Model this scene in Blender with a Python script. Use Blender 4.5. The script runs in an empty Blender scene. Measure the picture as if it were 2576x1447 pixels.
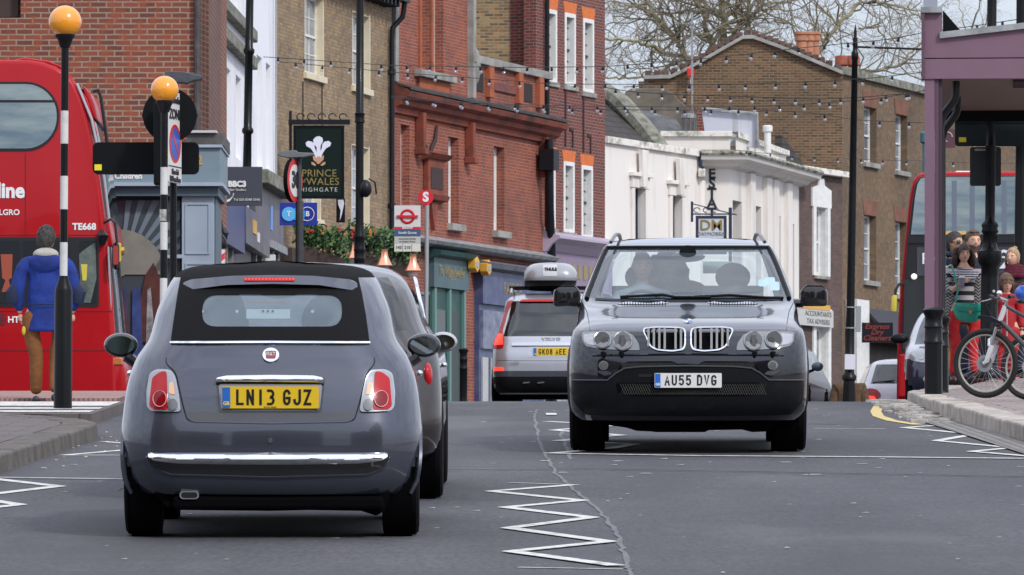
import bpy, bmesh, math, random
from mathutils import Vector, Matrix
random.seed(7)
R=math.radians; PI=math.pi
sc=bpy.context.scene
col=sc.collection
# ---------------- camera, world, sun, exposure ----------------
F=15094.0; CX=1288.0; HZ=1380.0     # focal length, image centre and level line, in pixels of a 2576 wide frame
cam=bpy.data.cameras.new('camera'); camo=bpy.data.objects.new('camera',cam); col.objects.link(camo)
cam.sensor_width=36; cam.lens=F/2576*36; cam.shift_y=(HZ-723.5)/2576
cam.clip_start=.5; cam.clip_end=3000
camo.rotation_euler=(R(90),0,0)
cam.dof.use_dof=True; cam.dof.focus_distance=42; cam.dof.aperture_fstop=30
sc.camera=camo
SUN_EL=R(40); SUN_AZ=R(142)         # compass angle from +Y, clockwise
w=bpy.data.worlds.new('World'); sc.world=w; w.use_nodes=True
nt=w.node_tree; nt.nodes.clear()
def wn(t,**k):
    n=nt.nodes.new(t)
    for a,b in k.items(): setattr(n,a,b)
    return n
sky=wn('ShaderNodeTexSky',sky_type='NISHITA',sun_disc=False,sun_elevation=SUN_EL,sun_rotation=SUN_AZ,altitude=100,air_density=1.2,dust_density=2.5,ozone_density=1)
tc=wn('ShaderNodeTexCoord'); mp=wn('ShaderNodeMapping'); mp.inputs['Scale'].default_value=(1,1,3.2)
nz=wn('ShaderNodeTexNoise'); nz.inputs['Scale'].default_value=5.5; nz.inputs['Detail'].default_value=7; nz.inputs['Roughness'].default_value=.55
cr=wn('ShaderNodeValToRGB'); cr.color_ramp.elements[0].position=.36; cr.color_ramp.elements[1].position=.60
mx=wn('ShaderNodeMixRGB'); mx.inputs[2].default_value=(10.4,10.9,12.2,1)
mm=wn('ShaderNodeMath',operation='MULTIPLY_ADD'); mm.inputs[1].default_value=.45; mm.inputs[2].default_value=.50
bg=wn('ShaderNodeBackground'); bg.inputs['Strength'].default_value=.1
out=wn('ShaderNodeOutputWorld')
L=nt.links.new
L(tc.outputs['Generated'],mp.inputs[0]); L(mp.outputs[0],nz.inputs['Vector']); L(nz.outputs['Fac'],cr.inputs[0]); L(cr.outputs[0],mm.inputs[0])
# overcast luminance: brighter overhead than at the horizon
sx_=wn('ShaderNodeSeparateXYZ'); L(tc.outputs['Generated'],sx_.inputs[0]); ov=wn('ShaderNodeMath',operation='MULTIPLY_ADD'); ov.inputs[1].default_value=.75; ov.inputs[2].default_value=.98; ov.use_clamp=False
mxz=wn('ShaderNodeMath',operation='MAXIMUM'); mxz.inputs[1].default_value=0; L(sx_.outputs[2],mxz.inputs[0]); L(mxz.outputs[0],ov.inputs[0]); sc2=wn('ShaderNodeVectorMath',operation='SCALE')
L(mm.outputs[0],mx.inputs[0]); tint=wn('ShaderNodeVectorMath',operation='MULTIPLY'); tint.inputs[1].default_value=(.80,.98,1.30); L(sky.outputs[0],tint.inputs[0]); L(tint.outputs[0],mx.inputs[1]); L(mx.outputs[0],sc2.inputs[0]); L(ov.outputs[0],sc2.inputs['Scale']); L(sc2.outputs[0],bg.inputs[0]); L(bg.outputs[0],out.inputs[0])
sl=bpy.data.lights.new('sun','SUN'); sl.energy=2.5; sl.angle=R(6); sl.color=(1,.95,.88)
so=bpy.data.objects.new('sun',sl); col.objects.link(so)
sd=Vector((math.sin(SUN_AZ)*math.cos(SUN_EL),math.cos(SUN_AZ)*math.cos(SUN_EL),math.sin(SUN_EL)))
so.rotation_euler=sd.to_track_quat('Z','Y').to_euler(); so.location=(0,0,60)
vs=sc.view_settings; sc.display_settings.display_device='sRGB'; vs.view_transform='Standard'; vs.look='None'; vs.exposure=-.14; vs.gamma=1; vs.use_curve_mapping=False
# ---------------- helpers ----------------
def k_(xd): return (xd-CX)/F
def W(xd,yd,Y): return Vector((k_(xd)*Y,Y,(HZ-yd)/F*Y))
def smin(a,b,k):
    h=max(0,min(1,.5+.5*(b-a)/k)); return b*(1-h)+a*h-k*h*(1-h)
def G(X,Y):      # road height
    a=-1.42+.0462*Y
    t=max(0,min(1,(X-3)/2.5)); s=.018*(1-t)+.006*t
    return smin(a,1.625+s*(Y-65.6),.07)
def PR(Y):       # height of the raised pavement on the right
    T=[(-20,-2.24),(40,.548),(58,1.40),(62,1.55),(65,1.68),(68,1.80),(73.5,2.06),(80,2.3)]
    for (a,b),(c,d) in zip(T,T[1:]):
        if Y<=c: return b+(d-b)*(Y-a)/(c-a)
    return 2.3
def onroad(xd,yd):
    Y=1.42/(.0462-(HZ-yd)/F)
    for _ in range(12):
        X=k_(xd)*Y; e=(HZ-yd)/F*Y-G(X,Y); d=(HZ-yd)/F-.0462
        Y=min(68,Y-e/d)
    return k_(xd)*Y,Y
MATS={}
def mat(name,c,rough=.6,metal=0,var=0,vs_=3,bump=0,bs=40,bd=.01,coat=0,spec=.5,emit=0,trans=0,alpha=1,ior=1.45,sheen=0,c2=None,lo=.35,hi=.65,stretch=None):
    if name in MATS: return MATS[name]
    m=bpy.data.materials.new(name); MATS[name]=m; m.use_nodes=True
    t=m.node_tree; b=t.nodes['Principled BSDF']
    b.inputs['Base Color'].default_value=(*c,1); b.inputs['Roughness'].default_value=rough; b.inputs['Metallic'].default_value=metal
    b.inputs['Coat Weight'].default_value=coat; b.inputs['Coat Roughness'].default_value=.04; b.inputs['Coat IOR'].default_value=1.5
    b.inputs['Specular IOR Level'].default_value=spec; b.inputs['IOR'].default_value=ior
    b.inputs['Transmission Weight'].default_value=trans; b.inputs['Alpha'].default_value=alpha; b.inputs['Sheen Weight'].default_value=sheen
    if emit: b.inputs['Emission Color'].default_value=(*c,1); b.inputs['Emission Strength'].default_value=emit
    if var or c2 or bump:
        tcn=t.nodes.new('ShaderNodeTexCoord'); src=tcn.outputs['Object']
        if stretch:
            mpn=t.nodes.new('ShaderNodeMapping'); mpn.inputs['Scale'].default_value=stretch; t.links.new(src,mpn.inputs[0]); src=mpn.outputs[0]
    if var or c2:
        n=t.nodes.new('ShaderNodeTexNoise'); n.inputs['Scale'].default_value=vs_; n.inputs['Detail'].default_value=8; n.inputs['Roughness'].default_value=.62
        t.links.new(src,n.inputs['Vector'])
        r=t.nodes.new('ShaderNodeValToRGB'); r.color_ramp.elements[0].position=lo; r.color_ramp.elements[1].position=hi
        a=tuple(x*(1-var) for x in c); d=tuple(min(1,x*(1+var)) for x in c) if c2 is None else c2
        r.color_ramp.elements[0].color=(*a,1); r.color_ramp.elements[1].color=(*d,1)
        t.links.new(n.outputs['Fac'],r.inputs[0]); t.links.new(r.outputs[0],b.inputs['Base Color'])
    if bump:
        n=t.nodes.new('ShaderNodeTexNoise'); n.inputs['Scale'].default_value=bs; n.inputs['Detail'].default_value=4
        t.links.new(src,n.inputs['Vector'])
        bn=t.nodes.new('ShaderNodeBump'); bn.inputs['Strength'].default_value=bump; bn.inputs['Distance'].default_value=bd
        t.links.new(n.outputs['Fac'],bn.inputs['Height']); t.links.new(bn.outputs[0],b.inputs['Normal'])
    return m
def brick(name,c1,c2,mortar,c3=None,bw=.225,rh=.075,ms=.009,dirt=.35,dirtc=(.03,.026,.022),ds=.35,axis='wall',off=.5,amt3=.5,bump=.5,rough=.85,patch=None):
    """bricks or slabs: each one takes its own tone; large soft stains over them"""
    if name in MATS: return MATS[name]
    m=bpy.data.materials.new(name); MATS[name]=m; m.use_nodes=True; t=m.node_tree; b=t.nodes['Principled BSDF']; N=t.nodes.new; l=t.links.new
    tcn=N('ShaderNodeTexCoord'); sp=N('ShaderNodeSeparateXYZ'); cb=N('ShaderNodeCombineXYZ'); l(tcn.outputs['Object'],sp.inputs[0])
    if axis=='wall':
        ad=N('ShaderNodeMath'); l(sp.outputs[0],ad.inputs[0]); l(sp.outputs[1],ad.inputs[1]); l(ad.outputs[0],cb.inputs[0]); l(sp.outputs[2],cb.inputs[1])
    else: l(sp.outputs[0],cb.inputs[0]); l(sp.outputs[1],cb.inputs[1])
    wob=N('ShaderNodeTexNoise'); wob.inputs['Scale'].default_value=7; l(cb.outputs[0],wob.inputs['Vector'])
    vm=N('ShaderNodeVectorMath'); vm.operation='MULTIPLY_ADD'; vm.inputs[1].default_value=(.014,.010,0); l(wob.outputs['Color'],vm.inputs[0]); l(cb.outputs[0],vm.inputs[2])
    bt=N('ShaderNodeTexBrick'); bt.offset=off; bt.inputs['Scale'].default_value=1; bt.inputs['Brick Width'].default_value=bw; bt.inputs['Row Height'].default_value=rh
    bt.inputs['Mortar Size'].default_value=ms; bt.inputs['Mortar Smooth'].default_value=.15; bt.inputs['Bias'].default_value=0
    bt.inputs['Color1'].default_value=(*c1,1); bt.inputs['Color2'].default_value=(*c2,1); bt.inputs['Mortar'].default_value=(*mortar,1)
    l(vm.outputs[0],bt.inputs['Vector']); cur=bt.outputs['Color']
    if c3:
        n=N('ShaderNodeTexNoise'); n.inputs['Scale'].default_value=5.5; n.inputs['Detail'].default_value=3; l(cb.outputs[0],n.inputs['Vector'])
        r=N('ShaderNodeValToRGB'); r.color_ramp.elements[0].position=.5; r.color_ramp.elements[1].position=.62
        l(n.outputs['Fac'],r.inputs[0]); mu=N('ShaderNodeMath'); mu.operation='MULTIPLY'; mu.inputs[1].default_value=amt3; l(r.outputs[0],mu.inputs[0])
        x=N('ShaderNodeMixRGB'); x.inputs[2].default_value=(*c3,1); l(mu.outputs[0],x.inputs[0]); l(cur,x.inputs[1]); cur=x.outputs[0]
    if dirt:
        n=N('ShaderNodeTexNoise'); n.inputs['Scale'].default_value=ds; n.inputs['Detail'].default_value=7; n.inputs['Roughness'].default_value=.65; l(tcn.outputs['Object'],n.inputs['Vector'])
        r=N('ShaderNodeValToRGB'); r.color_ramp.elements[0].position=.42; r.color_ramp.elements[1].position=.72
        l(n.outputs['Fac'],r.inputs[0]); mu=N('ShaderNodeMath'); mu.operation='MULTIPLY'; mu.inputs[1].default_value=dirt; l(r.outputs[0],mu.inputs[0])
        x=N('ShaderNodeMixRGB'); x.inputs[2].default_value=(*dirtc,1); l(mu.outputs[0],x.inputs[0]); l(cur,x.inputs[1]); cur=x.outputs[0]
    l(cur,b.inputs['Base Color']); b.inputs['Roughness'].default_value=rough
    bn=N('ShaderNodeBump'); bn.inputs['Strength'].default_value=bump; bn.inputs['Distance'].default_value=.012; bn.invert=True
    l(bt.outputs['Fac'],bn.inputs['Height']); l(bn.outputs[0],b.inputs['Normal'])
    return m
class MB:
    def __init__(s): s.v=[]; s.f=[]
    def add(s,vs,fs):
        o=len(s.v); s.v+= [tuple(v) for v in vs]; s.f+=[tuple(i+o for i in f) for f in fs]; return s
    def box(s,x0,x1,y0,y1,z0,z1):
        v=[(x,y,z) for x in (x0,x1) for y in (y0,y1) for z in (z0,z1)]
        return s.add(v,[(0,1,3,2),(4,6,7,5),(0,4,5,1),(2,3,7,6),(0,2,6,4),(1,5,7,3)])
    def quad(s,a,b,c,d): return s.add([a,b,c,d],[(0,1,2,3)])
    def prism(s,pts,y0,y1):         # polygon in x,z pulled from y0 to y1
        n=len(pts); v=[(p[0],y0,p[1]) for p in pts]+[(p[0],y1,p[1]) for p in pts]
        return s.add(v,[tuple(range(n)),tuple(range(2*n-1,n-1,-1))]+[(i,i+n,(i+1)%n+n,(i+1)%n) for i in range(n)])
    def poly3(s,pts,off):            # polygon pulled along a vector
        n=len(pts); o=Vector(off); v=[Vector(p) for p in pts]; v+=[p+o for p in v]
        return s.add(v,[tuple(range(n)),tuple(range(2*n-1,n-1,-1))]+[(i,i+n,(i+1)%n+n,(i+1)%n) for i in range(n)])
    def lathe(s,prof,c=(0,0,0),n=20,axis='z'):
        vs=[];m=len(prof)
        for i in range(n):
            a=2*PI*i/n
            for r,h in prof:
                x,y=r*math.cos(a),r*math.sin(a)
                p=(x,y,h) if axis=='z' else ((x,h,y) if axis=='y' else (h,x,y))
                vs.append((p[0]+c[0],p[1]+c[1],p[2]+c[2]))
        fs=[(i*m+j,((i+1)%n)*m+j,((i+1)%n)*m+j+1,i*m+j+1) for i in range(n) for j in range(m-1)]
        if prof[0][0]>1e-6: fs.append(tuple(i*m for i in range(n))[::-1])
        if prof[-1][0]>1e-6: fs.append(tuple(i*m+m-1 for i in range(n)))
        return s.add(vs,fs)
    def tube(s,pts,r,n=8,closed=False):
        pts=[Vector(p) for p in pts]; N_=len(pts); rr=r if isinstance(r,(list,tuple)) else [r]*N_
        vs=[]; up=None
        for i,p in enumerate(pts):
            if closed: d=(pts[(i+1)%N_]-pts[i-1])
            else: d=(pts[min(i+1,N_-1)]-pts[max(i-1,0)])
            if d.length<1e-9: d=Vector((0,0,1))
            d.normalize()
            if up is None: up=Vector((0,0,1)) if abs(d.z)<.9 else Vector((1,0,0))
            a=(up-d*up.dot(d))
            if a.length<1e-6: a=d.orthogonal()
            a.normalize(); b=d.cross(a); up=a
            for j in range(n):
                t=2*PI*j/n; vs.append(p+a*(rr[i]*math.cos(t))+b*(rr[i]*math.sin(t)))
        fs=[]
        for i in range(N_ if closed else N_-1):
            for j in range(n): fs.append((i*n+j,i*n+(j+1)%n,((i+1)%N_)*n+(j+1)%n,((i+1)%N_)*n+j))
        if not closed: fs+= [tuple(range(n))[::-1],tuple(range((N_-1)*n,N_*n))]
        return s.add(vs,fs)
    def ball(s,c,r,n=16,m=10,sc_=(1,1,1)):
        prof=[(r*math.sin(PI*j/m),-r*math.cos(PI*j/m)) for j in range(m+1)]
        o=len(s.v); s.lathe([(max(p[0],1e-7),p[1]) for p in prof],(0,0,0),n)
        for i in range(o,len(s.v)):
            v=s.v[i]; s.v[i]=(v[0]*sc_[0]+c[0],v[1]*sc_[1]+c[1],v[2]*sc_[2]+c[2])
        return s
    def build(s,name,m,parent=None,smooth=False,bevel=0,loc=None,rot=None,seg=2,angle=40):
        me=bpy.data.meshes.new(name); me.from_pydata(s.v,[],s.f); me.validate()
        bm=bmesh.new(); bm.from_mesh(me); bmesh.ops.remove_doubles(bm,verts=bm.verts,dist=1e-5)
        bmesh.ops.recalc_face_normals(bm,faces=bm.faces)
        if bevel: bmesh.ops.bevel(bm,geom=[e for e in bm.edges if len(e.link_faces)==2 and e.calc_face_angle(0)>.5],offset=bevel,segments=seg,affect='EDGES',profile=.5,clamp_overlap=True)
        bm.to_mesh(me); bm.free()
        return link(name,me,m,parent,smooth,loc,rot,angle)
def link(name,me,m,parent=None,smooth=False,loc=None,rot=None,angle=40):
    o=bpy.data.objects.new(name,me); col.objects.link(o)
    if m: me.materials.clear(); me.materials.append(m)
    if parent: o.parent=parent
    if loc: o.location=loc
    if rot: o.rotation_euler=rot
    if smooth:
        me.polygons.foreach_set('use_smooth',[True]*len(me.polygons))
        if angle<180: me.set_sharp_from_angle(angle=R(angle))
    return o
def thing(name,label,cat,loc=(0,0,0),rot=(0,0,0),group=None,scale=None):
    o=bpy.data.objects.new(name,None); col.objects.link(o); o.empty_display_size=.3
    o.location=loc; o.rotation_euler=rot; o['label']=label; o['category']=cat
    if scale: o.scale=scale
    if group: o['group']=group
    return o
def tag(o,label,cat,group=None):
    o['label']=label; o['category']=cat
    if group: o['group']=group
    return o
def struct(o,kind='structure'): o['kind']=kind; return o
def kids(o): return [c for c in bpy.data.objects if c.parent==o]
def copy_tree(o,parent=None):
    c=o.copy(); col.objects.link(c); c.parent=parent
    for ch in kids(o): copy_tree(ch,c)
    return c
def applied(o,keep=True):
    dg=bpy.context.evaluated_depsgraph_get(); me=bpy.data.meshes.new_from_object(o.evaluated_get(dg),depsgraph=dg)
    return me
def text(s,size,m,parent,loc,name='lettering',sx=1,bold=0,al='CENTER',rot=(PI/2,0,0),ext=.004,sp=1):
    cu=bpy.data.curves.new('t','FONT'); cu.body=s; cu.size=size; cu.align_x=al; cu.align_y='CENTER'; cu.offset=bold; cu.extrude=ext; cu.space_character=sp
    cu.resolution_u=3
    o=bpy.data.objects.new('t',cu); col.objects.link(o)
    dg=bpy.context.evaluated_depsgraph_get(); me=bpy.data.meshes.new_from_object(o.evaluated_get(dg),depsgraph=dg)
    bpy.data.objects.remove(o); bpy.data.curves.remove(cu); me.name=name
    for v in me.vertices: v.co.x*=sx
    return link(name,me,m,parent,False,loc,rot)
def sheet(name,m,strip,parent=None,up=.004,fn=None):
    """a painted strip on the road: list of (left,right) point pairs in world x,y"""
    fn=fn or G; b=MB(); v=[]
    for a,c in strip: v+=[(a[0],a[1],fn(a[0],a[1])+up),(c[0],c[1],fn(c[0],c[1])+up)]
    b.add(v,[(2*i,2*i+1,2*i+3,2*i+2) for i in range(len(strip)-1)]); return b.build(name,m,parent)
def painted(name,m,pts,width,up=.004,closed=False,sub=8):
    """zig-zag or line of constant width in world x,y"""
    b=MB()
    for (x0,y0),(x1,y1) in zip(pts,pts[1:]):
        d=Vector((x1-x0,y1-y0)); n=Vector((-d.y,d.x)).normalized()*width/2; k=max(2,int(d.length/.4)); v=[]
        for i in range(k+1):
            t=i/k; x=x0+d.x*t; y=y0+d.y*t
            for s_ in (-1,1): v.append((x+n.x*s_,y+n.y*s_,G(x+n.x*s_,y+n.y*s_)+up))
        b.add(v,[(2*i,2*i+1,2*i+3,2*i+2) for i in range(k)]); up+=.0006
    return b.build(name,m)

def ribbon(name,m,pts,width,up=.004,seed=0,jit=.35):
    """one unbroken strip with mitred corners and a ragged width"""
    b=MB(); v=[]; r=random.Random(seed); P=[Vector(p) for p in pts]
    for i,p in enumerate(P):
        d=(P[min(i+1,len(P)-1)]-P[max(i-1,0)]); n=Vector((-d.y,d.x)).normalized()*width/2*(1+r.uniform(-jit,jit))
        for s_ in (-1,1): v.append((p.x+n.x*s_,p.y+n.y*s_,G(p.x+n.x*s_,p.y+n.y*s_)+up))
    b.add(v,[(2*i,2*i+1,2*i+3,2*i+2) for i in range(len(P)-1)]); return b.build(name,m)
def arc(cx,cy,rx,ry,a,b_,n=9): return [(cx+rx*math.cos(R(a+(b_-a)*i/n)),cy+ry*math.sin(R(a+(b_-a)*i/n))) for i in range(n+1)]
GLY={'L':[[(0,1),(0,0),(1,0)]],'N':[[(0,0),(0,1)],[(.06,.95),(.94,.05)],[(1,0),(1,1)]],'1':[[(.5,0),(.5,1)]],'3':[[(0,1)]+arc(.45,.75,.5,.25,90,-80)+arc(.45,.26,.55,.26,80,-90)+[(0,0)]],
'G':[arc(.5,.72,.5,.28,20,180)+arc(.5,.28,.5,.28,180,360)+[(1,.45),(.55,.45)]],'J':[[(1,1)]+arc(.5,.28,.5,.28,0,-180)],'Z':[[(0,1),(1,1),(0,0),(1,0)]],'A':[[(0,0),(.5,1),(1,0)],[(.18,.32),(.82,.32)]],
'U':[[(0,1)]+arc(.5,.28,.5,.28,180,360)+[(1,1)]],'5':[[(.95,1),(.08,1),(.04,.55),(.3,.62)]+arc(.5,.32,.5,.32,75,-150)],'D':[[(0,0),(0,1),(.5,1)]+arc(.5,.7,.5,.3,90,0)+arc(.5,.3,.5,.3,0,-90)+[(0,0)]],'V':[[(0,1),(.5,0),(1,1)]],
'K':[[(0,0),(0,1)],[(1,1),(0,.4)],[(.35,.62),(1,0)]],'0':[arc(.5,.72,.5,.28,0,180)+arc(.5,.28,.5,.28,180,360)+[(1,.72)]],'8':[arc(.5,.76,.42,.24,-90,270,16),arc(.5,.26,.5,.26,90,450,16)],'E':[[(1,1),(0,1),(0,0),(1,0)],[(0,.52),(.85,.52)]],
'6':[[(.8,1),(.15,.55)]+arc(.5,.3,.5,.3,160,-200,18)],'X':[[(0,0),(1,1)],[(0,1),(1,0)]],'T':[[(0,1),(1,1)],[(.5,1),(.5,0)]]}
def platetext(txt,h,wtot,m,parent,cx,y,cz):
    cw=h*.60; st=h*.155; gaps=sum(1 for c in txt if c!=' '); adv=(wtot)/(len(txt)-.45); x=cx-wtot/2; b=MB()
    for c in txt:
        if c==' ': x+=adv*.55; continue
        w_=min(cw,adv*.74)
        for pl in GLY[c]:
            P=[Vector((x+st/2+p[0]*(w_-st),cz-h/2+st/2+p[1]*(h-st))) for p in pl]; n=len(P); Lf=[];Rt=[]
            for i in range(n):
                d1=(P[i]-P[i-1]).normalized() if i else (P[1]-P[0]).normalized(); d2=(P[i+1]-P[i]).normalized() if i<n-1 else d1
                if i==0: d1=d2
                n1=Vector((-d1.y,d1.x)); n2=Vector((-d2.y,d2.x)); q=n1+n2; k=1/max(.45,(q.length_squared/2)); q=q*k*st/2
                e=Vector((0,0)); 
                if i==0: e=-d2*st/2 if c in 'LEUDJ' or True else e
                if i==n-1: e=d1*st/2
                Lf.append(P[i]+q+e); Rt.append(P[i]-q+e)
            v=[(a.x,y,a.y) for pr in zip(Lf,Rt) for a in pr]; b.add(v,[(2*i,2*i+1,2*i+3,2*i+2) for i in range(n-1)]); y-=.00015
        x+=adv
    return b.build('lettering',m,parent)
# ---------------- ground, road, pavements ----------------
def asphalt():
    m=bpy.data.materials.new('asphalt'); MATS['asphalt']=m; m.use_nodes=True; t=m.node_tree; b=t.nodes['Principled BSDF']; N=t.nodes.new; l=t.links.new
    tcn=N('ShaderNodeTexCoord')
    def noise(s,d,st=None):
        n=N('ShaderNodeTexNoise'); n.inputs['Scale'].default_value=s; n.inputs['Detail'].default_value=d; n.inputs['Roughness'].default_value=.6
        if st:
            p=N('ShaderNodeMapping'); p.inputs['Scale'].default_value=st; l(tcn.outputs['Object'],p.inputs[0]); l(p.outputs[0],n.inputs['Vector'])
        else: l(tcn.outputs['Object'],n.inputs['Vector'])
        return n
    a=noise(.9,6,(1,.25,1)); r=N('ShaderNodeValToRGB'); r.color_ramp.elements[0].position=.3; r.color_ramp.elements[1].position=.7
    r.color_ramp.elements[0].color=(.045,.045,.053,1); r.color_ramp.elements[1].color=(.078,.077,.087,1); l(a.outputs['Fac'],r.inputs[0])
    g=noise(34,3,(1,.22,1)); r2=N('ShaderNodeValToRGB'); r2.color_ramp.elements[0].position=.32; r2.color_ramp.elements[1].position=.72
    r2.color_ramp.elements[0].color=(.62,.62,.62,1); r2.color_ramp.elements[1].color=(1.25,1.23,1.24,1); l(g.outputs['Fac'],r2.inputs[0])
    x=N('ShaderNodeMixRGB'); x.blend_type='MULTIPLY'; x.inputs[0].default_value=1; l(r.outputs[0],x.inputs[1]); l(r2.outputs[0],x.inputs[2])
    # worn pale specks and scraps
    c=noise(9,5,(1,.3,1)); r3=N('ShaderNodeValToRGB'); r3.color_ramp.elements[0].position=.70; r3.color_ramp.elements[1].position=.76; l(c.outputs['Fac'],r3.inputs[0])
    y=N('ShaderNodeMixRGB'); y.inputs[2].default_value=(.30,.29,.28,1); l(r3.outputs[0],y.inputs[0]); l(x.outputs[0],y.inputs[1])
    # darker repair bands across the road
    d=noise(.55,2,(.12,1.6,1)); r4=N('ShaderNodeValToRGB'); r4.color_ramp.elements[0].position=.56; r4.color_ramp.elements[1].position=.58; l(d.outputs['Fac'],r4.inputs[0])
    mu=N('ShaderNodeMath'); mu.operation='MULTIPLY'; mu.inputs[1].default_value=.45; l(r4.outputs[0],mu.inputs[0])
    z=N('ShaderNodeMixRGB'); z.inputs[2].default_value=(.048,.047,.053,1); l(mu.outputs[0],z.inputs[0]); l(y.outputs[0],z.inputs[1])
    # oil and tyre-polished tracks running with the traffic, blotches of old repairs
    def dark(src,amt,col,lo,hi,noi):
        rr=N('ShaderNodeValToRGB'); rr.color_ramp.elements[0].position=lo; rr.color_ramp.elements[1].position=hi; l(noi.outputs['Fac'],rr.inputs[0]); mm_=N('ShaderNodeMath'); mm_.operation='MULTIPLY'; mm_.inputs[1].default_value=amt; l(rr.outputs[0],mm_.inputs[0])
        q=N('ShaderNodeMixRGB'); q.inputs[2].default_value=(*col,1); l(mm_.outputs[0],q.inputs[0]); l(src,q.inputs[1]); return q.outputs[0]
    cur=dark(z.outputs[0],.55,(.040,.039,.043),.50,.66,noise(1.1,3,(1,.05,1)))
    cur=dark(cur,.5,(.115,.112,.12),.56,.70,noise(.5,6,(1,.35,1)))
    cur=dark(cur,.6,(.035,.034,.036),.66,.72,noise(1.6,5,(1,.5,1)))
    l(cur,b.inputs['Base Color']); b.inputs['Roughness'].default_value=.78
    bn=N('ShaderNodeBump'); bn.inputs['Strength'].default_value=.5; bn.inputs['Distance'].default_value=.006; l(noise(60,3).outputs['Fac'],bn.inputs['Height']); l(bn.outputs[0],b.inputs['Normal'])
    return m
ASP=asphalt()
b=MB(); xs=[-400,-60,-20,-9,-6,-4,-2,0,2,3,3.5,4,4.5,5,5.5,7,10,20,60,400]; ys=[-400,-100,-30,0,10,20,30,40,50,55]+[57+i*.75 for i in range(24)]+[76,80,90,100,120,140,180,260,500,1500]
b.add([(x,y,G(x,min(y,260))) for y in ys for x in xs],[(j*len(xs)+i,j*len(xs)+i+1,(j+1)*len(xs)+i+1,(j+1)*len(xs)+i) for j in range(len(ys)-1) for i in range(len(xs)-1)])
struct(b.build('road',ASP,smooth=True,angle=180))
stone=mat('kerb_stone',(.21,.19,.17),.8,var=.35,vs_=5,bump=.4,bs=30)
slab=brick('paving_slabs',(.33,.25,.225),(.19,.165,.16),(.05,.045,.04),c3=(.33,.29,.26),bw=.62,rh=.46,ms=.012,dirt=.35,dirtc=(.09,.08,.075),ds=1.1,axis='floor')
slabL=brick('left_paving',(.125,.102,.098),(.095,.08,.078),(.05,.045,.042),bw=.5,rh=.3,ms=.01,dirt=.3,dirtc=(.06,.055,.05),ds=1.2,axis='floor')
setts=brick('setts_mat',(.30,.285,.27),(.22,.20,.185),(.05,.045,.04),bw=.17,rh=.12,ms=.018,dirt=.3,dirtc=(.05,.045,.04),ds=2,axis='floor',bump=1.0)
# left pavement: kerb line X about -3.6, up to the side road at Y 56
def kl(Y): return -3.62+.012*(Y-42)-max(0,Y-50.5)**2*.07
def pave(name,m,ys,xa,xb,zf,parent=None,skirt=.16):
    b=MB(); v=[]
    for y in ys: v+=[(xa(y),y,zf(y)),(xb(y),y,zf(y)),(xa(y),y,zf(y)-skirt),(xb(y),y,zf(y)-skirt)]
    n=len(ys); f=[]
    for i in range(n-1):
        o=4*i; f+=[(o,o+1,o+5,o+4),(o,o+4,o+6,o+2),(o+1,o+3,o+7,o+5)]
    f+=[(0,2,3,1),(4*n-4,4*n-3,4*n-1,4*n-2)]
    return struct(b.add(v,f).build(name,m,parent))
fr=lambda a,b_,n:[a+(b_-a)*i/n for i in range(n+1)]
pl=lambda y:G(-4,y)+.125
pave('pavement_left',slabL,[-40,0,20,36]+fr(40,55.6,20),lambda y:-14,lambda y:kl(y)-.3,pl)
b=MB(); y=36.0
while y<55.2:
    L_=.85 if y<50 else .55
    y2=min(y+L_-.012,55.6); a=[(kl(y)-.295,y),(kl(y),y),(kl(y2),y2),(kl(y2)-.295,y2)]
    h=.128+random.uniform(-.004,.004)
    v=[(p[0],p[1],G(-4,p[1])+h) for p in a]+[(p[0]+(.015 if i in(1,2) else 0),p[1],G(-4,p[1])-.03) for i,p in enumerate(a)]
    b.add(v,[(0,1,2,3),(7,6,5,4),(0,4,5,1),(1,5,6,2),(2,6,7,3),(3,7,4,0)]); y+=L_
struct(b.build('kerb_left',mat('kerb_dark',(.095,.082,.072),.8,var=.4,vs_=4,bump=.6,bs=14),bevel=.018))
# zebra crossing over the side road and the pink ribbed paving behind it
white=mat('road_paint',(.60,.59,.56),.7,c2=(.20,.20,.20),vs_=11,lo=.50,hi=.68)
whitew=mat('road_paint_worn',(.50,.49,.47),.75,c2=(.22,.22,.22),vs_=7,lo=.42,hi=.62)
yellow=mat('road_paint_yellow',(.62,.47,.17),.75,c2=(.45,.36,.17),vs_=6)
sb=MB()
for i,(a,c) in enumerate([(56.1,56.75),(57.4,58.0),(58.7,60.6)]):
    sb.add([(-9,a,G(-4,a)+.10+.005),(-3.95,a,G(-4,a)+.105),(-3.95,c,G(-4,c)+.105),(-9,c,G(-4,c)+.105)],[(0,1,2,3)])
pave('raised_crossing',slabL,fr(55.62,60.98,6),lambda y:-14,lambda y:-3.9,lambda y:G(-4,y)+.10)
struct(sb.build('zebra_bars',white))
tact=brick('tactile_pink',(.40,.23,.20),(.36,.21,.185),(.20,.12,.11),bw=.05,rh=.4,ms=.01,dirt=.2,axis='floor',off=0,bump=1)
pave('tactile_paving',tact,fr(61,65,5),lambda y:-14,lambda y:-4.0,lambda y:G(-4,y)+.13)
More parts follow.
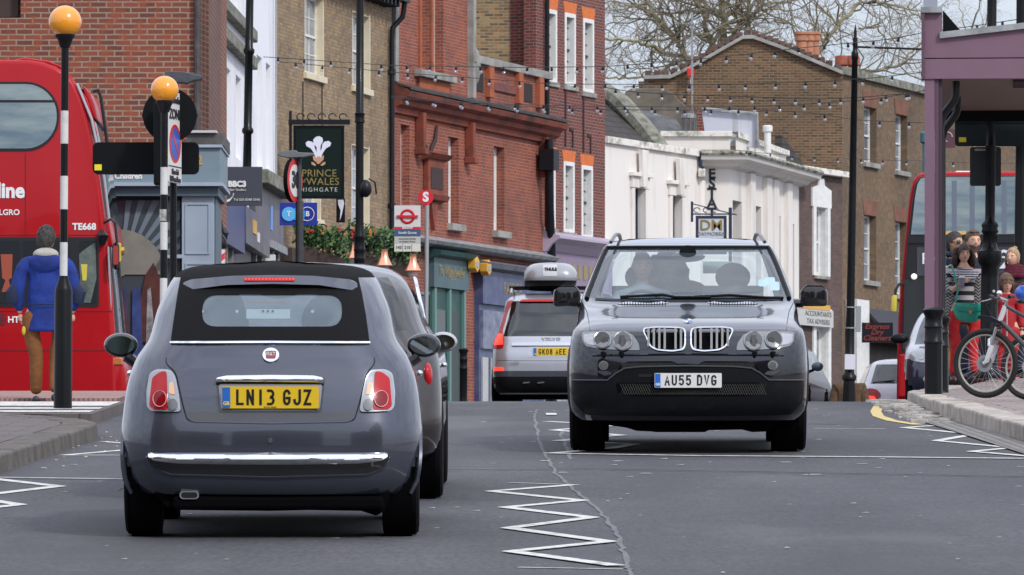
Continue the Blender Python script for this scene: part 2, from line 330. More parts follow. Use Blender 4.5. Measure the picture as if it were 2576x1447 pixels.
# right pavement, raised, with granite kerb and setts in the gutter
def kr(Y): return 4.36-.010*(Y-50) - (.10 if Y<58 else .10-.03*(Y-58)) if Y<66 else 4.34+.16*(Y-66)
ysr=[-40,0,20,36]+fr(40,78,50)
pave('pavement_right',slab,ysr,lambda y:kr(y)+.3,lambda y:22,lambda y:PR(y),skirt=.6)
b=MB(); y=36.0
while y<70:
    y2=y+.86; a=[(kr(y),y),(kr(y)+.3,y),(kr(y2)+.3,y2),(kr(y2),y2)]; h=random.uniform(-.006,.01)
    v=[(p[0],p[1],PR(p[1])+.006+h) for p in a]+[(p[0]-(.02 if i in(0,3) else 0),p[1],PR(p[1])-.45) for i,p in enumerate(a)]
    b.add(v,[(0,1,2,3),(7,6,5,4),(0,4,5,1),(1,5,6,2),(2,6,7,3),(3,7,4,0)]); y+=.875
struct(b.build('kerb_right',mat('kerb_pale',(.36,.32,.28),.8,var=.3,vs_=4,bump=.5,bs=14),bevel=.02))
st=[((kr(y)-.34,y),(kr(y)-.005,y)) for y in fr(36,66,40)]
struct(sheet('gutter_setts',setts,st,up=.012))
sb=MB()
rs=random.Random(3)
for i in range(150):                                   # loose uneven setts near the pavement corner
    y=rs.uniform(56,66.5); x=kr(y)-rs.uniform(.02,.42); s=rs.uniform(.05,.085); z=G(x,y); h=rs.uniform(.012,.035)
    sb.box(x-s,x+s,y-s*.8,y+s*.8,z-.02,z+h)
struct(sb.build('corner_setts',mat('sett_stone',(.30,.28,.26),.8,var=.45,vs_=6),bevel=.008))
# painted marks, placed on the road by where the photograph shows them
ZA=lambda x,y:onroad((1700+x/1.0751)/1.59,(1550+y/1.0751)/1.59)
ZB=lambda x,y:onroad((x/1.7007)/1.59,(1450+y/1.7007)/1.59)
def zig(name,Z,pts,wd,m=white): struct(painted(name,m,[Z(*p) for p in pts],wd))
zig('zigzag_centre',ZA,[(640,420),(285,448),(675,488),(345,518),(718,562),(360,608),(790,667),(370,710),(825,772)],.105)
struct(painted('worn_line_near',whitew,[ZA(360,411),ZA(640,420)],.06)); struct(painted('worn_line_bottom',whitew,[ZA(400,776),ZA(850,784)],.05))
zig('zigzag_far',ZA,[(520,147),(830,164),(552,185),(845,207),(566,231),(900,246),(800,265),(535,287)],.11)
struct(painted('approach_line',white,[ZA(540,286),ZA(1200,297),ZA(1900,302),ZA(2576,309)],.13,up=.007))
zig('zigzag_right',ZA,[(2190,165),(2060,174),(2365,203),(2200,231),(2525,262),(2350,278),(2600,299)],.10)
struct(painted('yellow_line',yellow,[ZA(1950,83),ZA(1938,104),ZA(1950,125),ZA(2010,145),ZA(2120,162)],.11))
struct(painted('centre_dash',white,[ZA(520,117),ZA(566,117)],.75,up=.008))
zig('zigzag_left_edge',ZB,[(-60,792),(400,845),(-60,900)],.11)
zig('zigzag_left_edge_near',ZB,[(-60,940),(135,970),(-60,992)],.10)
zig('zigzag_left_far',ZB,[(1000,585),(430,634),(1000,634)],.09)
zig('zigzag_left_stub',ZB,[(700,541),(1000,562)],.09)
struct(painted('cross_line_left',white,[ZB(-60,788),ZB(1000,802)],.07,up=.009))
seam=mat('seam_tar',(.17,.166,.172),.8,c2=(.12,.117,.125),vs_=6)
def wav(pts,n,amp,seed):
    rr=random.Random(seed); o=[]
    for a,c in zip(pts,pts[1:]):
        for i in range(n): t=i/n; o.append((a[0]+(c[0]-a[0])*t+rr.uniform(-amp,amp),a[1]+(c[1]-a[1])*t))
    return o+[pts[-1]]
struct(ribbon('road_seam',seam,wav([ZA(480,95),ZA(470,130),ZA(495,240),ZA(560,370),ZA(640,440),ZA(760,540),ZA(830,640),ZA(870,770),ZA(900,830)],14,.012,1),.024,up=.0035))
struct(ribbon('road_crack',seam,wav([ZA(580,190),ZA(600,240),ZA(630,310)],6,.015,2),.03,up=.003))
dk=mat('trench_joint',(.07,.068,.07),.85)
struct(ribbon('trench_joint_dark',dk,wav([ZA(60,355),ZA(700,350),ZA(1400,362),ZA(2576,384)],14,.01,4),.05,up=.003))
struct(ribbon('trench_joint_pale',seam,wav([ZA(60,360),ZA(700,354),ZA(1400,366),ZA(2576,388)],14,.01,5),.035,up=.0032))
struct(painted('drain_slot',dk,[ZA(1640,157),ZA(1785,159)],.09,up=.003)); struct(painted('drain_slot',whitew,[ZA(1670,177),ZA(1980,179)],.07,up=.0033))
b=MB(); rs=random.Random(11)
spk=[(830,318,50),(1225,322,20),(1552,323,60),(1880,331,58),(950,371,58),(1680,376,62),(2065,385,24),(515,317,50),(595,367,50),(870,458,20),(785,490,12),(1870,559,20),(2290,740,22),(1280,797,25),(1555,690,30),(620,310,18),(2560,342,40),(2250,338,16),(840,480,18)]
for x,y,w_ in spk:
    a=ZA(x-w_/2,y); c=ZA(x+w_/2,y); h=.05; z=lambda p,q:G(p,q)+.004
    b.add([(a[0],a[1]-h,z(a[0],a[1]-h)),(c[0],c[1]-h,z(c[0],c[1]-h)),(c[0]-.02,c[1]+h,z(c[0],c[1]+h)),(a[0]+.02,a[1]+h,z(a[0],a[1]+h))],[(0,1,2,3)])
for i in range(150):
    Y=rs.uniform(29,62); X=rs.uniform(-3.4,4); s=rs.uniform(.008,.028)*Y/35
    b.add([(X-s,Y-s*2.,G(X,Y-s*2)+.004),(X+s,Y-s*1.6,G(X,Y-s*1.6)+.004),(X+s*.7,Y+s*2,G(X,Y+s*2)+.004)],[(0,1,2)])
struct(b.build('paint_scraps',whitew))
b=MB()
for i in range(26):
    Y=rs.uniform(43,54); X=kl(Y)+rs.uniform(.02,.35)**1; s=rs.uniform(.005,.013); b.ball((X,Y,G(X,Y)+s*.3),s,6,4,(1.3,1,.5))
struct(b.build('gutter_grit',mat('grit',(.42,.40,.36),.9,var=.5,vs_=30)),'stuff')
# ---------------- buildings ----------------
class Fac:
    """local frame of a facade: x along it, y into the building, z up from its foot"""
    def __init__(s,xd,Y0,tan=None,zb=None):
        s.th=PI/2 if tan is None else math.atan(tan); s.Y0=Y0; s.X0=k_(xd)*Y0; s.zb=G(s.X0,Y0)-.1 if zb is None else zb; s.phi=PI/2-s.th
    def u(s,xd):
        k=k_(xd); return (k*s.Y0-s.X0)/(math.sin(s.th)-k*math.cos(s.th))
    def z(s,yd,u): return (HZ-yd)/F*(s.Y0+u*math.cos(s.th))-s.zb
    def p(s,xd,yd): u=s.u(xd); return (u,s.z(yd,u))
    def loc(s): return (s.X0,s.Y0,s.zb)
    def rect(s,x1,x2,y1,y2):         # y1,y2 read at the left edge
        u1=s.u(x1); return u1,s.u(x2),s.z(y2,u1),s.z(y1,u1)
WHT=mat('white_gloss',(.72,.72,.70),.4,var=.08,vs_=6); CREAM=mat('cream_paint',(.66,.58,.42),.55,var=.08,vs_=3)
GLS=mat('window_glass',(.035,.045,.055),.06,spec=.9); BLIND=mat('blind_glass',(.36,.36,.36),.25,var=.15,vs_=2,coat=.6)
PALE=mat('pale_glass',(.22,.25,.29),.15,var=.4,vs_=1.5,coat=.8)
LEAD=mat('lead',(.25,.26,.27),.55,var=.3,vs_=4); BLK=mat('black_iron',(.007,.0075,.010),.4,var=.2,vs_=12,coat=.1,spec=.3); DPIPE=mat('cast_pipe',(.009,.010,.015),.45,spec=.3)
def wall(name,m,root,u0,u1,z0,z1,holes=(),th=.3,y=0):
    """a wall with real openings: front, reveals"""
    us=sorted({u0,u1,*[h[0] for h in holes],*[h[1] for h in holes]}); us=[a for a in us if u0<=a<=u1]
    zs=sorted({z0,z1,*[h[2] for h in holes],*[h[3] for h in holes]}); zs=[a for a in zs if z0<=a<=z1]
    b=MB()
    for i in range(len(us)-1):
        for j in range(len(zs)-1):
            cu=(us[i]+us[i+1])/2; cz=(zs[j]+zs[j+1])/2
            if any(h[0]<cu<h[1] and h[2]<cz<h[3] for h in holes): continue
            b.quad((us[i],y,zs[j]),(us[i+1],y,zs[j]),(us[i+1],y,zs[j+1]),(us[i],y,zs[j+1]))
    for h in holes:
        a,c,d,e=max(h[0],u0),min(h[1],u1),max(h[2],z0),min(h[3],z1)
        b.quad((a,y,d),(a,y+th,d),(a,y+th,e),(a,y,e)); b.quad((c,y,d),(c,y+th,d),(c,y+th,e),(c,y,e))
        b.quad((a,y,d),(c,y,d),(c,y+th,d),(a,y+th,d)); b.quad((a,y,e),(c,y,e),(c,y+th,e),(a,y+th,e))
    for a in (u0,u1): b.quad((a,y,z0),(a,y+th,z0),(a,y+th,z1),(a,y,z1))
    b.quad((u0,y,z1),(u1,y,z1),(u1,y+th,z1),(u0,y+th,z1))
    return b.build(name,m,root)
def sash(root,u0,u1,z0,z1,y=.14,fm=None,pm=None,nx=2,nz=3,fw=.055,bar=.022,sill=None,sm=None,meet=.5,lab=None,nz2=None,liner=None,sillh=.09,sillp=.1):
    fm=fm or WHT; pm=pm or GLS; b=MB(); d=.07
    if liner: # painted lining of the opening, proud of the brick reveal
        l=MB(); t=.02; l.box(u0,u0+t,-.003,y+.08,z0,z1); l.box(u1-t,u1,-.003,y+.08,z0,z1); l.box(u0+t,u1-t,-.003,y+.08,z1-t,z1)
        l.box(u1,u1+.05,-.004,.01,z0,z1+.05); u0+=t;u1-=t;z1-=t
    zm=z0+(z1-z0)*meet
    b.box(u0,u0+fw,y,y+d,z0,z1); b.box(u1-fw,u1,y,y+d,z0,z1); b.box(u0+fw,u1-fw,y,y+d,z1-fw,z1); b.box(u0+fw,u1-fw,y,y+d,z0,z0+fw*1.3)
    b.box(u0+fw,u1-fw,y-.012,y+d,zm-.025,zm+.025)
    a,c=u0+fw,u1-fw
    for i in range(1,nx):
        x=a+(c-a)*i/nx; b.box(x-bar/2,x+bar/2,y+.012,y+.05,z0+fw,z1-fw)
    for lo,hi,n in ((z0+fw,zm,nz2 if nz2 else nz),(zm,z1-fw,nz)):
        for i in range(1,n):
            q=lo+(hi-lo)*i/n; b.box(a,c,y+.014,y+.048,q-bar/2,q+bar/2)
    o=b.build('window',fm,root)
    if lab: o['label']=lab
    MB().box(u0+fw*.5,u1-fw*.5,y+.03,y+.045,z0+.02,z1-.02).build('pane',pm,o)
    if liner: l.build('lining',liner,o)
    if sill is not None:
        MB().box(u0-.1,u1+.1,-sillp,.16,z0-sillh,z0-.002).build('sill',sm or WHT,o,bevel=.01)
    return o
def rectwall(f,*holes): return [f.rect(*h) for h in holes]
def bld(name,label,f,cat='building',group=None):
    t=thing(name,label,cat,f.loc(),(0,0,f.phi),group); return t
def fpoly(f,pts,y0,y1,name,m,root,bevel=0):
    return MB().prism([f.p(*p) for p in pts],y0,y1).build(name,m,root,bevel=bevel)
# --- A: red brick gable at the far left, frontal
BA=brick('brick_orange_red',(.23,.058,.034),(.115,.036,.028),(.27,.20,.135),c3=(.27,.062,.026),dirt=.15,dirtc=(.10,.05,.04),ms=.011,amt3=.6)
fA=Fac(-60,82.6); A=bld('brick_house','big orange red brick gable end rising behind the bus and round yellow beacons',fA,'house')
uR=fA.u(496); wall('wall',BA,A,0,uR,-.2,10,(fA.rect(-60,52,-60,45),),th=.3)
MB().box(0,fA.u(52)-.05,.2,.28,fA.z(45,0)+.03,10).build('dark_opening',mat('dark_wood',(.05,.03,.025),.6),A)
MB().box(0,uR-.02,.32,9,-.2,10.02).build('house_core',BA,A)
BA2=brick('brick_weathered',(.17,.06,.045),(.10,.045,.035),(.2,.15,.11),dirt=.6,dirtc=(.04,.03,.03),ds=.8)
b=MB()
for i,x in enumerate((499,506,513)): b.box(fA.u(x)-.055,fA.u(x)+.045,-.05+.22*i,4,2.8,10)
b.build('corner_pilaster',BA2,A)
MB().tube([(fA.u(497),-.06,3.0),(fA.u(497),-.06,10)],.045,8).build('downpipe',mat('old_pipe',(.06,.05,.05),.6,var=.5,vs_=5),A,True)
# --- children's shop in front of it
BG=mat('shop_blue_grey',(.17,.235,.275),.5,var=.08,vs_=2); BG2=mat('shop_pale_blue',(.32,.39,.47),.5,var=.06,vs_=2); BG3=mat('shop_dark_blue',(.075,.115,.145),.5,var=.1,vs_=3)
fS=Fac(150,80.6); S=bld('children_shop','blue grey shopfront with a rising sun fanlight and white lettering on its fascia',fS,'shop')
q=fS.p
def sq(x1,x2,y1,y2,y0,y1_,name,m,root=None,bev=0,ff=fS): return MB().box(ff.u(x1),ff.u(x2),y0,y1_,ff.z(y2,0),ff.z(y1,0)).build(name,m,root if root else S,bevel=bev)
sq(150,540,470,1040,.25,1.9,'shop_core',BG3)
sq(150,556,372,462,-.12,1.9,'fascia',BG,bev=.012)
sq(150,560,366,373,-.17,1.9,'fascia_moulding',BG2); sq(150,562,461,470,-.2,1.9,'cornice',BG2)
sq(150,550,470,494,-.10,1.9,'architrave',BG3)
sq(458,537,494,1040,-.02,.25,'pilaster',BG2); 
for a,c in ((512,640),(662,760),(780,900)):
    bb=MB(); u0,u1,z0,z1=fS.u(466),fS.u(528),fS.z(c,0),fS.z(a,0)
    bb.box(u0,u1,-.035,-.022,z1-.02,z1); bb.box(u0,u1,-.035,-.022,z0,z0+.02); bb.box(u0,u0+.02,-.035,-.022,z0+.02,z1-.02); bb.box(u1-.02,u1,-.035,-.022,z0+.02,z1-.02); bb.build('panel_moulding',BG2,S)
sq(410,458,641,650,-.06,.1,'transom',BG2)
text('ue Children',.105,WHT,S,(fS.u(312),-.125,fS.z(445,0)),bold=.004)
text('2',.17,mat('gilt',(.62,.42,.14),.35,.7),S,(fS.u(503),-.125,fS.z(406,0)),name='number',bold=.006)
# window: fan of pale rays over a dim display
u0,u1=fS.u(255),fS.u(452); zt=fS.z(503,0); zc=fS.z(690,0); z0=fS.z(1035,0); uc=fS.u(300)
MB().box(u0,u1,.12,.14,z0,zt).build('shop_window',mat('shop_glass',(.05,.065,.08),.25,coat=.5),S)
rays=MB(); Rr=fS.u(414)-uc
for i in range(1,9,1):
    a=R(4+i*9.6); c=R(4+i*9.6+4.6); pts=[]
    for ang,rad in ((a,Rr),(a,4),(c,4),(c,Rr)):
        x=uc+rad*math.cos(ang); z=zc+rad*math.sin(ang)
        if rad>Rr: t=min((u1-uc)/max(1e-3,math.cos(ang)),(zt-zc)/math.sin(ang)); x=uc+t*math.cos(ang); z=zc+t*math.sin(ang)
        pts.append((x,z))
    rays.prism(pts,.100,.118)
rays.build('sun_rays',mat('ray_blue_grey',(.14,.18,.22),.5),S)
MB().prism([(uc+Rr*math.cos(R(t)),zc+Rr*math.sin(R(t))) for t in range(0,181,12)],.099,.117).build('rising_sun',mat('sun_disc',(.21,.20,.17),.5,var=.2,vs_=2),S)
mb=MB(); mb.prism([fS.p(*p) for p in ((350,760),(365,690),(385,660),(402,700),(420,780),(415,860),(352,860))],.085,.112); mb.build('display_figure',mat('display_red',(.07,.018,.014),.6,var=.4,vs_=4),S)
MB().prism([fS.p(*p) for p in ((332,730),(352,720),(362,1000),(330,1000))],.08,.112).build('display_dress',mat('display_blue',(.025,.045,.17),.6,var=.4,vs_=5),S)
MB().prism([fS.p(*p) for p in ((370,730),(378,722),(402,1000),(362,1000))],.08,.112).build('display_dress',mat('display_grey',(.22,.21,.22),.6,var=.5,vs_=9),S)
sq(470,562,336,366,-.1,1.9,'lead_roof',mat('lead_roof',(.085,.08,.078),.7,var=.4,vs_=3)); sq(468,546,330,336,-.16,1.9,'roof_edge',mat('pale_flashing',(.5,.5,.5),.5))
# --- B: white rendered building, seen almost along its face
WR=mat('white_render',(.80,.81,.86),.75,c2=(.58,.585,.60),vs_=.8,bump=.2,bs=20,lo=.5,hi=.75,stretch=(1,1,.3)); MOSS=mat('mossy_stone',(.30,.29,.26),.9,c2=(.10,.11,.07),vs_=5,bump=.8)
fB=Fac(522,98,.035); B=bld('white_rendered_house','white rendered house seen edge on with two mossy sloping string courses',fB,'house')
uB=fB.u(626); hs=[]
def vr(f,x1,x2,yt,yb): u1,u2=f.u(x1),f.u(x2); return (u1,u2,f.z(yb,(u1+u2)/2),f.z(yt,u1))
hB=[vr(fB,538,552,141,345),vr(fB,566,580,165,372),vr(fB,593,606,187,400),vr(fB,556,570,-50,20),vr(fB,584,598,-50,42)]
wall('wall',WR,B,0,uB,-.2,10.5,hB,th=.22)
for h in hB:
    sash(B,*h,y=.15,fm=WHT,pm=BLIND,nx=2,nz=2,meet=.5,fw=.08)
MB().box(.0,uB,.24,8,-.2,10.4).build('house_core',WR,B)
for (x1,y1),(x2,y2) in (((533,66),(626,158)),((546,8),(626,88))):
    a,c=fB.p(x1,y1); d,e=fB.p(x2,y2); mb=MB(); mb.box(a,uB,-.16,0,(c+e)/2-.12,(c+e)/2+.09); mb.build('string_course',MOSS,B,bevel=.02)
# shop level of B
DK=mat('shop_charcoal',(.045,.046,.052),.5,var=.2,vs_=2); PUR=mat('shop_plum_grey',(.10,.095,.125),.45,var=.25,vs_=1.5)
MB().box(0,uB,-.04,.1,0,fB.z(452,0)).build('shopfront',DK,B)
f1=fB.p(590,540)[1]; 
# B2: continuation beyond the lamp post
fB2=Fac(626,107,.062); B2=bld('white_plastered_house','plain white plastered house between the tall lamp post and the brown brick pub',fB2,'house')
uB2=fB2.u(697); h2=[vr(fB2,646,659,137,420),vr(fB2,669,680,157,440)]
wall('wall',WR,B2,0,uB2,-.2,12,h2,th=.22)
for h in h2: sash(B2,*h,y=.15,pm=BLIND,nx=2,nz=2,fw=.08)
MB().box(0,uB2,.24,18,-.2,11.9).build('house_core',WR,B2)
MB().tube([(fB2.u(688),-.05,4),(fB2.u(688),-.05,12)],.02,6).build('downpipe',mat('grey_pipe',(.3,.3,.3),.5),B2,True)
zz=fB2.z(425,0); MB().box(0,uB2,-.35,0,zz-.25,zz).build('shop_cornice',MOSS,B2,bevel=.02)
MB().box(0,uB2,-.12,0,zz-1.15,zz-.25).build('fascia',PUR,B2); MB().box(0,uB2,-.2,0,zz-1.3,zz-1.16).build('fascia_ledge',LEAD,B2); MB().box(0,uB2,-.05,0,-.2,zz-1.3).build('shopfront',DK,B2)
for i in range(5): MB().box(uB2*i/5+.1,uB2*i/5+.25,-.12,-.051,-.2,zz-1.31).build('mullion',mat('stall_grey',(.2,.2,.2),.5),B2)
MB().box(uB2*.52,uB2*.58,-.135,-.121,zz-.95,zz-.5).build('blue_mark',mat('blue_mark',(.12,.3,.8),.4),B2)
# big tilted-looking fascia of the shop before it
mb=MB(); a0,a1=fB.u(587),fB.u(648); za,zb_=fB.z(518,a0),fB.z(611,a0)
mb.box(a0,a1,-.22,-.041,zb_,za); mb.build('fascia',PUR,B); 
MB().box(fB.u(604),fB.u(613),-.235,-.221,fB.z(575,a0),fB.z(540,a0)).build('fascia_emblem',mat('amber',(.62,.36,.06),.4),B)
MB().box(fB.u(616),fB.u(621),-.235,-.221,fB.z(590,a0),fB.z(565,a0)).build('fascia_letter',WHT,B)
MB().box(0,a0-.01,-.2,-.041,fB.z(600,0),fB.z(470,0)).build('blue_panel',mat('navy_panel',(.012,.025,.13),.4),B)
MB().box(a1+.1,a1+.35,-.3,-.041,0,fB.z(560,0)).build('white_post',WHT,B)
for i in range(4): MB().box(.3+i*1.1,.42+i*1.1,-.12,-.041,0,zb_-.1).build('mullion',mat('stall_grey',(.2,.2,.2),.5),B)
# --- C: brown brick pub
BC=brick('brick_london_stock',(.36,.25,.145),(.22,.155,.10),(.19,.155,.115),c3=(.42,.27,.11),dirt=.55,dirtc=(.07,.055,.04),ds=.45,amt3=.5,ms=.009)
fC=Fac(697,125,.231); C_=bld('brick_pub','three storey brown brick pub with cream lined sash windows and a hanging sign',fC,'pub')
uC=fC.u(985); H=lambda f,x1,x2,yt,yb:(f.u(x1),f.u(x2),f.z(yb,f.u(x1)),f.z(yt,f.u(x1)))
hC=[H(fC,766,813,-20,181),H(fC,886,930,27,214),H(fC,884,928,362,572),H(fC,764,806,332,545)]
zg=fC.z(6,uC); wall('wall',BC,C_,0,uC,-.2,zg+.05,hC,th=.26); MB().add([(-.05,-.1,zg+.12),(uC+.05,-.1,zg+.12),(uC+.05,8.9,zg+.12),(-.05,8.9,zg+.12),(-.05,4.4,zg+2.2),(uC+.05,4.4,zg+2.2)],[(0,1,5,4),(2,3,4,5),(0,4,3),(1,2,5),(0,3,2,1)]).build('roof',mat('roof_slate',(.07,.07,.075),.7,var=.3,vs_=2),C_)
MB().box(0.01,uC-.01,.28,8.8,-.2,zg).build('house_core',BC,C_)
for i,h in enumerate(hC): sash(C_,*h,y=.15,pm=PALE,nx=3,nz=2,fw=.06,sill=1,sm=CREAM,liner=CREAM,sillh=.14,sillp=.08)
g=MB(); g.box(-.02,uC+.06,-.42,-.11,zg-.02,zg+.12); 
for i in range(27): g.box(.1+i*.34,.17+i*.34,-.38,-.002,zg-.18,zg-.022)
g.build('eaves_gutter',DPIPE,C_)
MB().tube([(uC-.2,-.36,zg),(uC-.18,-.30,zg-.35),(uC-.3,-.1,zg-.6),(uC-.32,-.09,zg-.9),(uC-.32,-.09,0)],.06,10).build('downpipe',DPIPE,C_,True)
for z_ in (2,5,8): MB().lathe([(.085,z_),(.085,z_+.12)],(uC-.32,-.09,0),10).build('pipe_collar',DPIPE,C_)
b=MB(); 
for x in (760,808): 
    u=fC.u(x); b.tube([(u,-.02,fC.z(330,u)),(u,-.02,fC.z(205,u))],.012,5)
b.build('sign_stay',BLK,C_)
zP=fC.z(618,0); MB().box(0,uC,-.1,0,-.2,zP).build('pub_front',mat('pub_dark',(.04,.028,.022),.5,var=.5,vs_=2),C_)
MB().box(.1,uC-.1,-.3,-.101,zP-.55,zP-.05).build('planter_ledge',mat('dark_wood',(.05,.03,.025),.6),C_)
for i in range(6): MB().box(uC*(i+.1)/6,uC*(i+.9)/6,-.13,-.101,.8,zP-.8).build('pub_window',PALE,C_)
MB().box(uC*.45,uC*.95,-.32,-.301,zP-.42,zP-.18).build('name_board',mat('pub_board',(.02,.018,.015),.5),C_)
text('PRINCE OF WALES',.2,mat('gilt',(.62,.42,.14),.35,.7),C_,(uC*.7,-.325,zP-.30),sx=1.4,bold=.004)
# --- D: red terracotta building
BD=brick('brick_red_rubber',(.29,.072,.046),(.20,.050,.038),(.34,.18,.13),c3=(.42,.12,.045),dirt=.6,dirtc=(.075,.035,.032),ds=.7,ms=.0095,amt3=.45,bump=.6)
TER=mat('terracotta',(.24,.058,.035),.75,c2=(.05,.03,.027),vs_=1.6,bump=.4,bs=9,lo=.45,hi=.7); ORR=mat('orange_rubbed',(.36,.10,.045),.8,c2=(.12,.045,.03),vs_=2.5,lo=.5,hi=.75)
STN=mat('grey_stone',(.36,.35,.33),.85,c2=(.20,.20,.18),vs_=2.5,bump=.5,bs=12)
fD=Fac(985,134.6,.344); D_=bld('red_brick_building','red brick building with heavy terracotta cornice above green and blue shops',fD)
uD=fD.u(1378); uM=fD.u(1183)
zCor=fD.z(238,0); zTop=14.5; zPar=fD.z(135,uM)
lowH=[H(fD,1008,1030,312,520),H(fD,1128,1154,343,562),H(fD,1242,1269,367,580)]
upH=[H(fD,1062,1088,-60,172),H(fD,1092,1120,-60,181)]
zB=fD.z(612,fD.u(1085))
wall('wall',BD,D_,0,uD,zB,zCor,lowH,th=.3)
wall('upper_wall',BD,D_,0,uM,zCor,zTop,upH,th=.3,y=.05)
MB().box(0,uM,.36,9,-.2,zTop-.02).build('house_core',BD,D_); MB().box(uM,uD,.36,9,-.2,zCor-.1).build('side_core',BD,D_)
for h in lowH: sash(D_,*h,y=.2,pm=PALE,nx=1,nz=1,fw=.15,sill=1,sm=STN,sillh=.16,sillp=.16)
for h in upH: sash(D_,*h,y=.26,pm=PALE,nx=1,nz=1,fw=.17)
b=MB(); u1,u2=fD.u(1058),fD.u(1125); zz=fD.z(176,u1); b.box(u1-.3,u2+.3,-.14,.05,zz-.16,zz); b.build('long_sill',STN,D_,bevel=.01)
for h in upH[:1]+upH[1:]: MB().box(h[0]-.12,h[0],-.0,.049,zz,zTop-.1).build('brick_jamb',ORR,D_)
MB().box(fD.u(1055),fD.u(1130),-.01,.049,zz-1.2,zz-.17).build('apron_panel',ORR,D_)
prof=[(0,-.42),(-.10,-.40),(-.12,-.28),(-.24,-.22),(-.26,-.12),(-.42,-.05),(-.46,.06),(-.40,.12),(0,.24)]
def mould(name,m,root,prof,u0,u1,z): 
    n=len(prof); b=MB(); b.add([(u,p[0],z+p[1]) for u in (u0,u1) for p in prof],[(i,i+1,n+i+1,n+i) for i in range(n-1)]+[(n-1,0,n,2*n-1)]+[tuple(range(n)),tuple(range(2*n-1,n-1,-1))]); return b.build(name,m,root)
mould('cornice',TER,D_,prof,-.05,uD+.25,zCor)
mould('cornice_lead',mat('black_lead',(.05,.045,.045),.7,var=.4,vs_=4),D_,[(0,.26),(-.43,.14),(-.48,.1),(-.48,.16),(0,.30)],-.05,uD+.27,zCor)
for x in (1047,1172,1358):
    u=fD.u(x); b=MB(); b.prism([(u-.07,zCor-1.15),(u+.07,zCor-1.15),(u+.1,zCor-.3),(u-.1,zCor-.3)],-.22,0); b.box(u-.13,u+.13,-.28,0,zCor-1.25,zCor-1.1); b.build('bracket',TER,D_,bevel=.02)
b=MB(); uc=fD.u(1072); 
for s in (-1,1): b.tube([(uc+s*.12,-.05,zCor-1.25),(uc+s*.2,-.06,zCor-1.05),(uc+s*.45,-.06,zCor-.85),(uc+s*.6,-.05,zCor-.5)],[.02,.05,.05,.03],6)
b.build('scroll',mat('sooty_terracotta',(.05,.03,.03),.8),D_,True)
# niche plaque
u1,u2=fD.u(1064),fD.u(1104); z1,z2=fD.z(392,u1),fD.z(495,u1)
b=MB(); b.box(u1,u2,-.14,0,z2,z1); nb=b.build('plaque_frame',TER,D_,bevel=.02)
MB().box(u1+.14,u2-.14,-.155,-.141,z2+.2,z1-.25).build('plaque_panel',mat('sooty_terracotta',(.05,.03,.03),.8),D_); mould('plaque_hood',TER,D_,[(0,-.1),(-.2,-.05),(-.3,.06),(0,.14)],u1-.16,u2+.16,z1); mould('plaque_sill',TER,D_,[(0,-.1),(-.2,-.05),(-.24,.06),(0,.1)],u1-.1,u2+.1,z2); MB().prism([(u1+.3,z2-.1),(u2-.3,z2-.1),((u1+u2)/2,z2-.75)],-.1,0).build('plaque_drop',TER,D_)
for x in (988,1183): u=fD.u(x); MB().box(u-.06,u+.14,-.1,.2,zCor+.3,zTop).build('stone_strip',STN,D_)
b=MB(); b.ball((uM+.25,0,fD.z(165,uM)),.3,12,8,(.8,.5,1.6)); b.build('scroll_stone',STN,D_,True)
# parapet of the low part
wall('parapet',BD,D_,uM,uD,zCor+.2,zPar-.2,th=.3)
MB().box(uM,uD+.05,-.12,.4,zPar-.2,zPar-.02).build('coping',STN,D_,bevel=.01)
for x in (1226,1300,1352): u=fD.u(x); MB().box(u-.16,u+.16,-.12,0,zCor+.4,zPar-.202).build('parapet_pier',ORR,D_)
ua,ub=fD.u(1240),fD.u(1295); MB().box(ua,ub,-.05,0,zCor+.6,zPar-.55).build('carved_panel',mat('carved_brick',(.22,.075,.06),.8,c2=(.12,.05,.05),vs_=6,bump=1,bs=8),D_)
for x1,x2 in ((1192,1214),(1308,1338)): MB().box(fD.u(x1),fD.u(x2),-.02,0,zCor+.5,zPar-.4).build('dark_recess',mat('soot',(.035,.025,.025),.9),D_)  # flat dark panels stand in for recesses in the parapet
b=MB(); u=fD.u(1352); b.tube([(u,-.3,zCor-.35),(u,-.3,zCor-1.0),(u+.1,-.28,zCor-2.0),(u+.75,-.12,zCor-3.2),(u+.8,-.12,zCor-4.4),(u+.8,-.12,0)],.1,10); b.box(u-.2,u+.2,-.48,-.12,zCor-1.1,zCor-.6); b.build('rainwater_pipe',DPIPE,D_,True)
# shops under D
mould('shop_string',LEAD,D_,[(0,-.1),(-.25,-.04),(-.3,.04),(0,.16)],0,uD,zB)
GRN=mat('shop_green',(.025,.075,.07),.45,var=.25,vs_=2); BLU=mat('shop_blue',(.045,.06,.16),.4,c2=(.10,.12,.2),vs_=2.2)
MB().box(0,uD,.1,.35,-.2,zB).build('shop_pier',BD,D_)
u1,u2=fD.u(1080),fD.u(1168); MB().box(u1,u2,-.12,.1,zB-1.0,zB-.25).build('green_fascia',mat('fascia_sea_green',(.07,.125,.14),.45,var=.15,vs_=2),D_); mould('green_cornice',GRN,D_,[(0,-.12),(-.3,-.02),(-.34,.08),(0,.14)],u1-.1,u2+.1,zB-.25); MB().box(u1,u2,-.02,.1,-.2,zB-1.0).build('green_shopfront',GRN,D_)
for t in (.08,.5,.92): MB().box(u1+(u2-u1)*t-.06,u1+(u2-u1)*t+.06,-.09,-.021,-.2,zB-1.0).build('green_mullion',mat('mullion_green',(.12,.24,.22),.4),D_)
MB().box(u1+.3,u1+1.0,-.035,-.021,.7,zB-1.5).build('shop_pane',GLS,D_); MB().box(u2-1.1,u2-.4,-.035,-.021,.2,zB-1.5).build('shop_door',mat('door_dark_green',(.008,.025,.022),.3),D_)
